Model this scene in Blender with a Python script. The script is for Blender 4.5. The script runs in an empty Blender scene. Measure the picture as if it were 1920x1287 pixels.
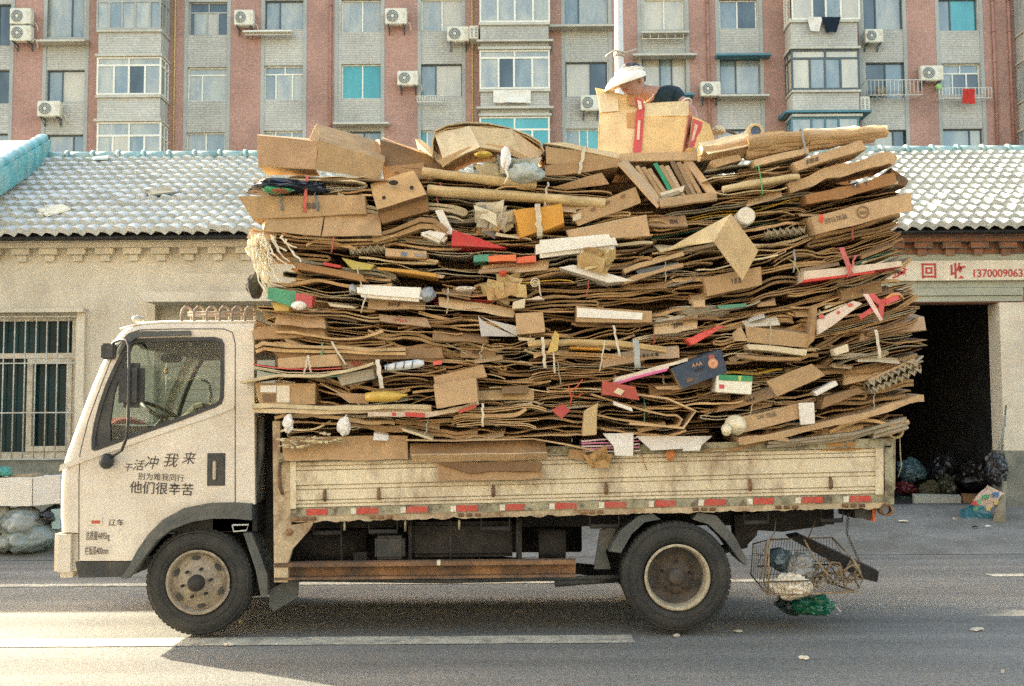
import bpy, bmesh, math, random
from mathutils import Vector, Matrix, noise
from mathutils.geometry import tessellate_polygon

S = bpy.context.scene
COL = S.collection
R = math.radians

# ---------------------------------------------------------------- camera, sky, sun, exposure
F = 2000.0                       # focal length in photo pixels (1920 wide)
CAM_H = 1.55
cam = bpy.data.objects.new('camera', bpy.data.cameras.new('camera'))
COL.objects.link(cam)
cam.data.sensor_width = 36
cam.data.lens = F / 1920 * 36
cam.data.clip_end = 500
cam.data.clip_start = 0.05
PITCH = math.atan(137.5 / F)
cam.matrix_world = Matrix.Translation((0, 0, CAM_H)) @ Matrix.Rotation(math.pi/2 + PITCH, 4, 'X') @ Matrix.Rotation(R(-0.4), 4, 'Z')
S.camera = cam
CAMR = cam.matrix_world.to_3x3()
CAMR = Matrix.Rotation(math.pi/2 + PITCH, 3, 'X') @ Matrix.Rotation(R(-0.4), 3, 'Z')

w = bpy.data.worlds.new('World'); S.world = w; w.use_nodes = True
nt = w.node_tree
sky = nt.nodes.new('ShaderNodeTexSky'); sky.sky_type = 'NISHITA'; sky.sun_disc = False
SUN = Vector((-2.06, 1.27, 1.0)).normalized()      # towards the sun: low, behind the truck on the left
sky.sun_elevation = math.asin(SUN.z)
sky.sun_rotation = math.atan2(SUN.x, SUN.y)
sky.dust_density = 2.5; sky.air_density = 1.0; sky.ozone_density = 1.0
wb = nt.nodes.new('ShaderNodeVectorMath'); wb.operation = 'MULTIPLY'; wb.inputs[1].default_value = (1.18, 1.01, .82)   # film balance of the sky light
nt.links.new(sky.outputs[0], wb.inputs[0]); nt.links.new(wb.outputs[0], nt.nodes['Background'].inputs[0])
nt.nodes['Background'].inputs[1].default_value = 0.12
sl = bpy.data.lights.new('sun', 'SUN'); sl.energy = 3.4; sl.angle = R(0.5); sl.color = (1.0, 0.88, 0.68)
so = bpy.data.objects.new('sun', sl); COL.objects.link(so); so.location = (-20, 12, 20)
so.rotation_euler = SUN.to_track_quat('Z', 'Y').to_euler()
S.view_settings.view_transform = 'Standard'; S.view_settings.look = 'None'
S.view_settings.gamma = 1; S.view_settings.exposure = 2.85
S.render.engine = 'CYCLES'
S.cycles.use_denoising = False      # the photograph is on grainy film
S.cycles.sample_clamp_indirect = 3; S.cycles.max_bounces = 6; S.cycles.transparent_max_bounces = 8

# ---------------------------------------------------------------- helpers
def P(px, py, Y):
    """the point at distance Y in front of the camera that stands at photo position px, py"""
    d = CAMR @ Vector(((px - 960) / F, -(py - 643.5) / F, -1.0))
    t = Y / d.y
    return Vector((d.x * t, Y, CAM_H + d.z * t))
def G(px, py):
    """the point of the ground at photo position px, py"""
    d = CAMR @ Vector(((px - 960) / F, -(py - 643.5) / F, -1.0))
    t = -CAM_H / d.z
    return Vector((d.x * t, d.y * t, 0))
def nz(x, y=0.0, z=0.0): return noise.noise(Vector((x, y, z)))
def nv(v): return noise.noise_vector(v)

class MB:
    def __init__(s): s.v = []; s.f = []; s.c = []; s.m = []; s.smooth = []
    def add(s, vs, fs, col=(1, 1, 1), mi=0, sm=False):
        b = len(s.v); s.v += [tuple(v) for v in vs]
        many = isinstance(col, list)
        for i, f in enumerate(fs):
            s.f.append(tuple(b + k for k in f)); s.c.append(col[i] if many else col); s.m.append(mi); s.smooth.append(sm)
        return b
    def box(s, a, b, col=(1, 1, 1), mi=0):
        x0, y0, z0 = a; x1, y1, z1 = b
        if x0 > x1: x0, x1 = x1, x0
        if y0 > y1: y0, y1 = y1, y0
        if z0 > z1: z0, z1 = z1, z0
        s.add([(x0,y0,z0),(x1,y0,z0),(x1,y1,z0),(x0,y1,z0),(x0,y0,z1),(x1,y0,z1),(x1,y1,z1),(x0,y1,z1)],
              [(0,3,2,1),(4,5,6,7),(0,1,5,4),(1,2,6,5),(2,3,7,6),(3,0,4,7)], col, mi)
    def bbox(s, a, b, r=0.01, col=(1, 1, 1), mi=0):
        """a box with bevelled edges"""
        bm = bmesh.new(); bmesh.ops.create_cube(bm, size=1)
        c = [(a[i] + b[i]) / 2 for i in range(3)]; d = [abs(b[i] - a[i]) for i in range(3)]
        for v in bm.verts: v.co = Vector([c[i] + v.co[i] * d[i] for i in range(3)])
        bmesh.ops.bevel(bm, geom=bm.edges[:], offset=min(r, min(d) * .45), segments=2, affect='EDGES')
        s.bm(bm, col, mi)
    def bm(s, bm, col=(1, 1, 1), mi=0, sm=False, mat=None):
        bm.verts.index_update()
        s.add([(mat @ v.co) if mat else v.co for v in bm.verts], [[v.index for v in f.verts] for f in bm.faces], col, mi, sm)
        bm.free()
    def prism(s, outer, holes, y0, y1, col=(1, 1, 1), mi=0, warp=None):
        """polygon in the x-z plane (with holes) given thickness along y"""
        loops = [list(outer)] + [list(h) for h in holes]
        flat = [p for l in loops for p in l]; n = len(flat)
        tris = tessellate_polygon([[Vector((p[0], p[1], 0)) for p in l] for l in loops])
        vs = [(p[0], y0, p[1]) for p in flat] + [(p[0], y1, p[1]) for p in flat]
        if warp: vs = [warp(v) for v in vs]
        fs = []
        for t in tris:
            a, b, c = [flat[k] for k in t]
            cr = (b[0]-a[0])*(c[1]-a[1]) - (b[1]-a[1])*(c[0]-a[0])
            t = tuple(t) if cr > 0 else tuple(reversed(t))
            fs.append(t); fs.append(tuple(k + n for k in reversed(t)))
        o = 0
        for l in loops:
            k = len(l)
            for i in range(k):
                j = (i + 1) % k
                fs.append((o + i, o + n + i, o + n + j, o + j))
            o += k
        s.add(vs, fs, col, mi)
    def tube(s, pts, r, n=8, col=(1, 1, 1), mi=0, flat=1.0, sm=True, caps=True, crump=0.0):
        pts = [Vector(p) for p in pts]; k = len(pts)
        rs = r if isinstance(r, (list, tuple)) else [r] * k
        ref = Vector((0, 0, 1)); vs = []
        prev = None
        for i, p in enumerate(pts):
            t = (pts[min(i+1, k-1)] - pts[max(i-1, 0)])
            t = t.normalized() if t.length > 1e-9 else Vector((1, 0, 0))
            if prev is None:
                u = ref if abs(t.dot(ref)) < .9 else Vector((0, 1, 0))
                u = (u - t * u.dot(t)).normalized()
            else:
                u = prev - t * prev.dot(t)
                u = u.normalized() if u.length > 1e-6 else ref
            prev = u; w_ = t.cross(u)
            for j in range(n):
                a = 2 * math.pi * j / n
                q = p + (w_ * math.cos(a) + u * math.sin(a) * flat) * rs[i]
                if crump: q = q + nv(Vector((q.x*9, q.y*9, q.z*9)))*crump + nv(Vector((q.x*2.5, math.sin(a)*2, q.z*2)))*crump
                vs.append(q)
        fs = []
        for i in range(k - 1):
            for j in range(n):
                a = i*n + j; b = i*n + (j+1) % n
                fs.append((a, b, b + n, a + n))
        s.add(vs, fs, col, mi, sm)
        if caps:
            b0 = len(s.v) - len(vs)
            s.f.append(tuple(b0 + j for j in reversed(range(n)))); s.c.append(col if not isinstance(col, list) else col[0]); s.m.append(mi); s.smooth.append(False)
            s.f.append(tuple(b0 + (k-1)*n + j for j in range(n))); s.c.append(col if not isinstance(col, list) else col[0]); s.m.append(mi); s.smooth.append(False)
    def lathe(s, prof, c, n=32, col=(1, 1, 1), mi=0, sm=True):
        """profile (radius, y offset) turned about the y axis through c"""
        vs = []; fs = []
        for (r, y) in prof:
            for j in range(n):
                a = 2*math.pi*j/n
                vs.append((c[0] + r*math.cos(a), c[1] + y, c[2] + r*math.sin(a)))
        for i in range(len(prof) - 1):
            for j in range(n):
                a = i*n + j; b = i*n + (j+1) % n
                fs.append((a, b, b + n, a + n))
        s.add(vs, fs, col, mi, sm)
    def lump(s, c, rad, seed=0, amp=.25, freq=2.2, sub=3, col=(1, 1, 1), mi=0, sm=False, cut=None):
        bm = bmesh.new(); bmesh.ops.create_icosphere(bm, subdivisions=sub, radius=1)
        c = Vector(c)
        for v in bm.verts:
            d = v.co.copy()
            q = d + nv(d*1.3 + Vector((seed, 0, 0)))*.35
            k = 1 + amp*.9*nz(q.x*freq*.6 + seed, q.y*freq*.6, q.z*freq*.6) + amp*.30*(1 - 3*abs(nz(q.x*freq*1.3, q.y*freq*1.3 + seed, q.z*freq*1.3)))
            v.co = Vector((d.x*rad[0]*k, d.y*rad[1]*k, d.z*rad[2]*k))
            if cut is not None: v.co.z = max(v.co.z, cut)
            v.co += c
        s.bm(bm, col, mi, sm)
    def build(s, name, mats, parent=None, label=None):
        me = bpy.data.meshes.new(name)
        me.from_pydata(s.v, [], s.f)
        if not isinstance(mats, (list, tuple)): mats = [mats]
        for m in mats: me.materials.append(m)
        me.polygons.foreach_set('material_index', s.m)
        me.polygons.foreach_set('use_smooth', s.smooth)
        a = me.attributes.new('tint', 'FLOAT_COLOR', 'CORNER')
        buf = []
        for f, c in zip(s.f, s.c): buf += [c[0], c[1], c[2], 1.0] * len(f)
        a.data.foreach_set('color', buf)
        me.update()
        o = bpy.data.objects.new(name, me); COL.objects.link(o)
        if parent is not None: o.parent = parent
        if label: o['label'] = label
        return o

def empty(name, loc=(0, 0, 0)):
    o = bpy.data.objects.new(name, None); COL.objects.link(o); o.location = loc
    o.empty_display_size = .1
    return o
def tag(o, label=None, cat=None, group=None, kind=None):
    if label: o['label'] = label
    if cat: o['category'] = cat
    if group: o['group'] = group
    if kind: o['kind'] = kind
    return o
def reparent(o, p):
    """parent o to p without moving it (p is only translated)"""
    o.parent = p; o.matrix_parent_inverse = Matrix.Translation(-Vector(p.location))
    return o

# ---------------------------------------------------------------- materials
def mat(name, col=(.5, .5, .5), rough=.7, metal=0.0, tint=False, mott=.25, mscale=3.0, fine=.12, fscale=60.0,
        bump=.2, bscale=40.0, dirt=None, dirt_amt=0.0, dirt_scale=2.0, spec=.5, coat=0.0, trans=0.0, dirt_pow=(.45, .62), stretch=(1, 1, 1), emit=None):
    m = bpy.data.materials.new(name); m.use_nodes = True
    nt = m.node_tree; N = nt.nodes; L = nt.links; B = N['Principled BSDF']
    tc = N.new('ShaderNodeTexCoord'); mp = N.new('ShaderNodeMapping'); L.new(tc.outputs['Object'], mp.inputs[0])
    mp.inputs['Scale'].default_value = stretch
    if tint:
        a = N.new('ShaderNodeAttribute'); a.attribute_name = 'tint'; src = a.outputs['Color']
    else:
        rgb = N.new('ShaderNodeRGB'); rgb.outputs[0].default_value = (*col, 1); src = rgb.outputs[0]
    def noi(scale, det=4, rgh=.6):
        n = N.new('ShaderNodeTexNoise'); n.inputs['Scale'].default_value = scale
        n.inputs['Detail'].default_value = det; n.inputs['Roughness'].default_value = rgh
        L.new(mp.outputs[0], n.inputs['Vector']); return n
    def mulval(src, n, amt, lo=.3, hi=.7):
        r = N.new('ShaderNodeMapRange'); r.inputs[1].default_value = lo; r.inputs[2].default_value = hi
        r.inputs[3].default_value = 1 - amt; r.inputs[4].default_value = 1 + amt
        L.new(n.outputs[0], r.inputs[0])
        x = N.new('ShaderNodeVectorMath'); x.operation = 'SCALE'
        L.new(src, x.inputs[0]); L.new(r.outputs[0], x.inputs['Scale']); return x.outputs[0]
    src = mulval(src, noi(mscale), mott)
    if fine: src = mulval(src, noi(fscale, 2), fine)
    if dirt is not None:
        n = noi(dirt_scale, 8, .7)
        r = N.new('ShaderNodeMapRange'); r.inputs[1].default_value = dirt_pow[0]; r.inputs[2].default_value = dirt_pow[1]
        r.inputs[3].default_value = 0; r.inputs[4].default_value = dirt_amt
        L.new(n.outputs[0], r.inputs[0])
        mx = N.new('ShaderNodeMix'); mx.data_type = 'RGBA'
        L.new(r.outputs[0], mx.inputs[0]); L.new(src, mx.inputs[6]); mx.inputs[7].default_value = (*dirt, 1)
        src = mx.outputs[2]
    L.new(src, B.inputs['Base Color'])
    B.inputs['Roughness'].default_value = rough; B.inputs['Metallic'].default_value = metal
    B.inputs['Specular IOR Level'].default_value = spec
    B.inputs['Coat Weight'].default_value = coat
    if trans: B.inputs['Transmission Weight'].default_value = trans
    if bump:
        n = noi(bscale, 4); b = N.new('ShaderNodeBump'); b.inputs['Strength'].default_value = bump; b.inputs['Distance'].default_value = .01
        L.new(n.outputs[0], b.inputs['Height']); L.new(b.outputs[0], B.inputs['Normal'])
    return m

def brick_mat(name, c1, c2, mortar, bw, bh, ms=.012, rough=.85, axis='XZ', bias=0.0):
    m = mat(name, c1, rough, mott=.18, mscale=.5, fine=.12, fscale=8, bump=0)
    nt = m.node_tree; N = nt.nodes; L = nt.links; B = N['Principled BSDF']
    tc = N.new('ShaderNodeTexCoord'); sx = N.new('ShaderNodeSeparateXYZ'); cb = N.new('ShaderNodeCombineXYZ')
    L.new(tc.outputs['Object'], sx.inputs[0])
    ad = N.new('ShaderNodeMath'); ad.operation = 'ADD'; L.new(sx.outputs[0], ad.inputs[0]); L.new(sx.outputs[1], ad.inputs[1])
    L.new(ad.outputs[0], cb.inputs[0]); L.new(sx.outputs[2], cb.inputs[1])
    br = N.new('ShaderNodeTexBrick'); L.new(cb.outputs[0], br.inputs['Vector'])
    br.inputs['Color1'].default_value = (*c1, 1); br.inputs['Color2'].default_value = (*c2, 1); br.inputs['Mortar'].default_value = (*mortar, 1)
    br.inputs['Scale'].default_value = 1; br.inputs['Brick Width'].default_value = bw; br.inputs['Row Height'].default_value = bh
    br.inputs['Mortar Size'].default_value = ms; br.inputs['Bias'].default_value = bias
    sc = [n for n in N if n.type == 'VECT_MATH'][0]
    L.new(br.outputs[0], sc.inputs[0])
    b = N.new('ShaderNodeBump'); b.inputs['Strength'].default_value = .4; b.inputs['Distance'].default_value = .01; b.invert = True
    L.new(br.outputs['Fac'], b.inputs['Height']); L.new(b.outputs[0], B.inputs['Normal'])
    return m

M = {}
M['card'] = mat('cardboard', tint=True, rough=.85, mott=.2, mscale=5, fine=.1, fscale=90, bump=.25, bscale=30, spec=.25,
                dirt=(.15, .10, .055), dirt_amt=.4, dirt_scale=4, dirt_pow=(.52, .72))
M['paper'] = mat('printed_paper', tint=True, rough=.6, mott=.08, mscale=8, fine=.06, fscale=120, bump=.15, bscale=30, spec=.4,
                 dirt=(.2, .14, .08), dirt_amt=.3, dirt_scale=6, dirt_pow=(.5, .7))
M['foam'] = mat('foam', tint=True, rough=.8, mott=.06, mscale=8, fine=.08, fscale=160, bump=.25, bscale=90, spec=.3,
                dirt=(.3, .25, .17), dirt_amt=.3, dirt_scale=8, dirt_pow=(.55, .72))
M['plastic'] = mat('plastic_film', tint=True, rough=.3, mott=.15, mscale=9, fine=.05, bump=.5, bscale=25, spec=.6)
M['cloth'] = mat('cloth', tint=True, rough=.95, mott=.15, mscale=20, fine=.1, fscale=200, bump=.3, bscale=120, spec=.1)
M['wire'] = mat('wire_metal', tint=True, rough=.55, metal=.4, mott=.3, mscale=20, bump=.2, bscale=80,
                dirt=(.14, .06, .025), dirt_amt=.6, dirt_scale=15, dirt_pow=(.45, .6))
# ---------------------------------------------------------------- ground, road, markings
def asphalt():
    m = mat('asphalt', (.185, .19, .172), rough=.93, mott=.16, mscale=.35, fine=.22, fscale=30, bump=.6, bscale=130, spec=.25,
            dirt=(.25, .225, .19), dirt_amt=.7, dirt_scale=.55, dirt_pow=(.4, .75))
    nt = m.node_tree; N = nt.nodes; L = nt.links; B = N['Principled BSDF']
    # speckle of stones and tyre-worn streaks along the road
    tc = N.new('ShaderNodeTexCoord')
    vo = N.new('ShaderNodeTexVoronoi'); vo.inputs['Scale'].default_value = 95; L.new(tc.outputs['Object'], vo.inputs['Vector'])
    src = B.inputs['Base Color'].links[0].from_socket
    r = N.new('ShaderNodeMapRange'); r.inputs[1].default_value = 0; r.inputs[2].default_value = .6; r.inputs[3].default_value = 1.45; r.inputs[4].default_value = .7
    L.new(vo.outputs['Distance'], r.inputs[0])
    x = N.new('ShaderNodeVectorMath'); x.operation = 'SCALE'; L.new(src, x.inputs[0]); L.new(r.outputs[0], x.inputs['Scale'])
    mp = N.new('ShaderNodeMapping'); mp.inputs['Scale'].default_value = (.12, 2.2, 1); L.new(tc.outputs['Object'], mp.inputs[0])
    n2 = N.new('ShaderNodeTexNoise'); n2.inputs['Scale'].default_value = 1.3; n2.inputs['Detail'].default_value = 5; L.new(mp.outputs[0], n2.inputs['Vector'])
    r2 = N.new('ShaderNodeMapRange'); r2.inputs[1].default_value = .35; r2.inputs[2].default_value = .7; r2.inputs[3].default_value = .82; r2.inputs[4].default_value = 1.2
    L.new(n2.outputs[0], r2.inputs[0])
    y = N.new('ShaderNodeVectorMath'); y.operation = 'SCALE'; L.new(x.outputs[0], y.inputs[0]); L.new(r2.outputs[0], y.inputs['Scale'])
    L.new(y.outputs[0], B.inputs['Base Color'])
    return m
M['asphalt'] = asphalt()
def grid(x0, x1, y0, y1, z, name, m, nx=1, ny=1):
    b = MB(); vs = [(x0 + (x1-x0)*i/nx, y0 + (y1-y0)*j/ny, z) for j in range(ny+1) for i in range(nx+1)]
    fs = [(j*(nx+1)+i, j*(nx+1)+i+1, (j+1)*(nx+1)+i+1, (j+1)*(nx+1)+i) for j in range(ny) for i in range(nx)]
    b.add(vs, fs); return b.build(name, m)
M['soil'] = mat('packed_soil', (.12, .11, .09), rough=.95, mott=.3, mscale=.5, fine=.2, fscale=20, bump=.4, bscale=30)
tag(grid(-150, 150, -60, 250, -.008, 'ground', M['soil']), kind='structure')
tag(grid(-60, 60, -6, 11.9, -.004, 'road', M['asphalt']), kind='structure')
M['concrete'] = mat('old_concrete', (.19, .19, .17), rough=.92, mott=.22, mscale=.8, fine=.18, fscale=35, bump=.5, bscale=70,
                    dirt=(.12, .112, .09), dirt_amt=.7, dirt_scale=1.2)
_b = MB(); SL = .155; _b.add([(-60, 11.9, 0), (60, 11.9, 0), (60, 14.1, .34), (-60, 14.1, .34), (-60, 14.36, .342), (60, 14.36, .342)], [(0, 1, 2, 3), (3, 2, 5, 4)])
tag(_b.build('pavement', M['concrete']), kind='structure')
# painted lines, worn away in flecks
def paint_mat():
    m = mat('road_paint', (.50, .47, .36), rough=.85, mott=.15, mscale=2, fine=.2, fscale=40, bump=.3, bscale=100, spec=.3,
            dirt=(.2, .19, .165), dirt_amt=.9, dirt_scale=7, dirt_pow=(.46, .66))
    return m
M['paint'] = paint_mat()
def line(px0, px1, py0, py1, name, lift=.004):
    a = G(px0, py0); b_ = G(px1, py1)
    b = MB(); n = 60
    ya = [];
    for i in range(n + 1):
        t = i / n; x = a.x + (b_.x - a.x) * t
        e0 = .012*nz(x*9, 3.1); e1 = .012*nz(x*9, 9.7)
        ya.append((x, e0, e1))
    return ya
def mark(x0, x1, yc, wd, lift=.001):
    b = MB(); n = max(2, int((x1-x0)*12)); vs = []
    for i in range(n+1):
        x = x0 + (x1-x0)*i/n
        vs += [(x, yc - wd/2 + .012*nz(x*7, 1.3), lift), (x, yc + wd/2 + .012*nz(x*7, 5.3), lift)]
    fs = [(2*i, 2*i+2, 2*i+3, 2*i+1) for i in range(n)]
    b.add(vs, fs); return tag(b.build('road_marking', M['paint']), kind='structure')
mark(-5.6, .83, 7.55, .26)
mark(3.9, 9.5, 7.55, .26) if False else None
mark(-12, 2.6, 10.13, .16)
mark(4.55, 14, 10.35, .17)

# ---------------------------------------------------------------- long single-storey shop house with tiled roof
YW = 14.1
PX = lambda px, y=600, Y=YW: P(px, y, Y).x
PZ = lambda py, x=960, Y=YW: P(x, py, Y).z
M['plaster'] = mat('cream_plaster', (.54, .50, .39), rough=.92, mott=.13, mscale=1.1, fine=.07, fscale=60, bump=.3, bscale=35, spec=.2,
                   dirt=(.33, .29, .21), dirt_amt=.75, dirt_scale=1.6, dirt_pow=(.48, .75), stretch=(1, 1, .45))
M['plaster_light'] = mat('pale_plaster', (.58, .53, .41), rough=.92, mott=.1, mscale=1.3, fine=.06, fscale=60, bump=.2, bscale=35, spec=.2,
                   dirt=(.4, .34, .25), dirt_amt=.4, dirt_scale=3)
M['dado'] = mat('grey_dado', (.15, .16, .13), rough=.9, mott=.3, mscale=2, fine=.15, fscale=40, bump=.4, bscale=30, dirt=(.3, .29, .22), dirt_amt=.5, dirt_scale=2.5)
M['red_brick'] = brick_mat('rough_red_brick', (.30, .13, .065), (.20, .09, .05), (.16, .13, .10), .25, .068, .01, bias=-.1)
M['rolldoor'] = mat('shutter_metal', (.34, .33, .26), rough=.6, metal=.2, mott=.15, mscale=2, bump=.1)
M['darkroom'] = mat('shade_black_wall', (.03, .03, .028), rough=.95, mott=.4, mscale=2, bump=.3)  # near-black colour paints in the darkness of the unlit store
M['glass_dark'] = mat('window_glass_dark', (.004, .022, .024), rough=.08, mott=.5, mscale=1.5, fine=0, bump=.02, bscale=3, spec=.15)
M['frame_pale'] = mat('pale_window_frame', (.5, .47, .36), rough=.6, mott=.15, mscale=6, bump=.1, dirt=(.3, .24, .15), dirt_amt=.5, dirt_scale=9)
M['bars'] = mat('painted_bars', (.42, .44, .38), rough=.5, mott=.2, mscale=10, bump=.1, dirt=(.2, .12, .06), dirt_amt=.5, dirt_scale=18)

house = empty('tiled_shop_house', (0, YW, 0))
tag(house, 'long low shop house, cream plastered wall, pale tiled roof, behind the truck', 'building')
def hb(mb, name, m, label=None):
    return reparent(mb.build(name, m, label=label), house)
zE = PZ(452, 200)                    # top of the wall under the eaves
xSplit = PX(1450)
# cream wall with window and shutter openings
wx0, wx1, wz0, wz1 = -9.0, PX(140, 720), PZ(858, 70), PZ(592, 70)
dx0, dx1, dz1 = PX(290, 620), PX(640, 620), PZ(568, 290)
b = MB()
b.prism([(-14, 0.0), (xSplit, 0.0), (xSplit, zE), (-14, zE)], [[(wx0, wz0), (wx1, wz0), (wx1, wz1), (wx0, wz1)], [(dx0, .02), (dx1, .02), (dx1, dz1), (dx0, dz1)]], YW, YW + .26)
hb(b, 'wall', M['plaster'])
b = MB(); b.prism([(-14, .0), (PX(150), .0), (PX(150), wz0 - .03), (-14, wz0 - .03)], [], YW - .012, YW - .001); hb(b, 'dado', M['dado'])
# recess patch and canopy slab above the rolling shutter
b = MB(); b.box((PX(256, 530), YW - .012, PZ(549, 300)), (PX(700, 530), YW - .002, PZ(514, 300))); hb(b, 'plaster_patch', M['plaster_light'])
b = MB()
cx0, cx1, cz0, cz1 = PX(258, 556, 13.6), PX(720, 556, 13.6), PZ(566, 300, 13.6), PZ(548, 300, 13.6)
b.prism([(cx0, cz1), (cx0 + .1, cz0), (cx1, cz0), (cx1, cz1)], [], YW - .5, YW - .001)
hb(b, 'canopy_slab', M['plaster'])
b = MB(); n = 40
for i in range(n):
    z0 = .02 + (dz1 - .02) * i / n; z1 = .02 + (dz1 - .02) * (i + 1) / n
    b.prism([(dx0, z0), (dx1, z0), (dx1, z1), (dx0, z1)], [], YW + .12 + (.0 if i % 2 else .012), YW + .15)
sh = hb(b, 'roller_shutter', M['rolldoor'])
# barred window
b = MB()
def fr(mb, x0, x1, z0, z1, wd, y0, y1, col=(1, 1, 1), mi=0):
    mb.prism([(x0, z0), (x1, z0), (x1, z1), (x0, z1)], [[(x0+wd, z0+wd), (x1-wd, z0+wd), (x1-wd, z1-wd), (x0+wd, z1-wd)]], y0, y1, col, mi)
fr(b, wx0, wx1, wz0, wz1, .07, YW + .06, YW + .14)
zm = PZ(667, 70); b.box((wx0, YW + .055, zm - .035), (wx1, YW + .135, zm + .035))
fx0, fx1 = PX(47, 760), PX(131, 760)
fr(b, fx0, fx1, wz0 + .075, zm - .04, .07, YW + .04, YW + .13)
for px in (-40, -130): x = PX(px, 760); b.box((x - .03, YW + .05, wz0), (x + .03, YW + .13, wz1))
win = hb(b, 'window', M['frame_pale'])
b = MB(); b.box((wx0 + .05, YW + .15, wz0 + .05), (wx1 - .05, YW + .16, wz1 - .05)); o = b.build('pane', M['glass_dark']); reparent(o, house); o.parent = win; o.matrix_parent_inverse = Matrix.Identity(4); o.location = (0, 0, 0)
b = MB()
for k in range(-8, 7):
    x = PX(5 + 20.2 * k, 720, YW - .06); b.tube([(x, YW - .06, wz0 - .02), (x, YW - .06, wz1 + .02)], .009, 6)
for z in (wz0 - .02, (wz0 + wz1)/2 - .35, (wz0+wz1)/2 + .3, wz1 - .02):
    b.box((wx0, YW - .07, z - .008), (wx1 + .03, YW - .052, z + .008))
o = b.build('window_bars', M['bars']); o.parent = win
b = MB(); b.box((wx0, YW - .14, wz1 + .03), (wx1 + .14, YW - .001, wz1 + .085)); b.box((wx1 + .03, YW-.06, wz0 - .4), (wx1 + .14, YW - .003, wz1 + .03)); hb(b, 'window_surround', M['plaster'])

# right part: rough brick, lintel band, doorway into the dark store
ox0, ox1, oz1 = PX(1452), PX(1881, 760), PZ(568, 1800)
b = MB()
b.prism([(xSplit, oz1), (ox1, oz1), (ox1, 0.0), (9.6, 0.0), (9.6, zE), (xSplit, zE)],
        [], YW + .01, YW + .27)
hb(b, 'brick_wall', M['red_brick'])
zb0, zb1 = PZ(543, 1800), PZ(478, 1800)
b = MB()
b.box((xSplit - .3, YW - .03, PZ(566, 1800)), (PX(1917), YW + .2, PZ(556, 1800))); b.box((xSplit - .3, YW - .05, PZ(555, 1800)), (PX(1917), YW + .2, PZ(541, 1800)))
b.box((xSplit - .3, YW - .02, PZ(540, 1800)), (PX(1960), YW + .2, zb1))
hb(b, 'lintel_band', mat('lintel_plaster', (.34, .35, .26), rough=.85, mott=.2, mscale=1.5, fine=.1, bump=.3, dirt=(.2, .21, .16), dirt_amt=.5, dirt_scale=3))
# pillar right of the doorway
b = MB()
pz = PZ(845, 1900)
b.prism([(ox1 - .03, .9), (ox1 + 2, .9), (ox1 + 2, oz1 - .004), (ox1 - .02, oz1 - .004)], [], YW - .04, YW + .3)
hb(b, 'plastered_pier', M['plaster_light'])
b = MB(); b.box((ox1 - .04, YW - .09, 0), (ox1 + 2, YW + .31, pz)); hb(b, 'pier_base', M['dado'])
# corbelled eaves: a brick course stepping out over dentils
def eaves(x0, x1, m, name):
    b = MB(); x = x0; z467, z478, z490 = PZ(467, 300), PZ(478, 300), PZ(490, 300)
    b.box((x0, YW - .13, z467 + .004), (x1, YW - .001, z467 + .075))
    b.box((x0, YW - .17, z467 + .079), (x1, YW - .001, z467 + .14))
    b.box((x0, YW - .21, z467 + .144), (x1, YW - .001, z467 + .215))
    i = 0
    while x < x1 - .24:
        j = .012 * nz(x * 31)
        b.box((x + j, YW - .11 + j, z478), (x + .235, YW - .001, z467)); b.box((x + .055, YW - .055 + j, z490), (x + .175 + j, YW - .001, z478 - .003))
        x += .372
    hb(b, name, m)
eaves(-9.6, xSplit - .01, M['plaster'], 'eaves_cornice')
eaves(xSplit + .01, 9.5, M['red_brick'], 'brick_eaves_cornice')
# store interior
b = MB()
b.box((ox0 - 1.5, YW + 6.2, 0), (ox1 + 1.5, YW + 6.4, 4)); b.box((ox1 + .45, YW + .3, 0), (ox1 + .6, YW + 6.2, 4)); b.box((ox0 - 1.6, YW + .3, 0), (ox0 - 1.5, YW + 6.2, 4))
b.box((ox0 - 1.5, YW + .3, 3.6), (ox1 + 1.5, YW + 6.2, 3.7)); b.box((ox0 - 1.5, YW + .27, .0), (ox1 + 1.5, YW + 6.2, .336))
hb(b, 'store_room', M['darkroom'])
# back wall closes the house, so that it stands as a whole
b = MB(); b.box((-14, YW + 6.5, 0), (9.6, YW + 6.7, zE)); b.box((-14.0, YW + .27, 0), (-13.8, YW + 6.5, zE)); b.box((9.4, YW + .27, 0), (9.6, YW + 6.5, zE)); hb(b, 'rear_wall', M['plaster'])

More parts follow.
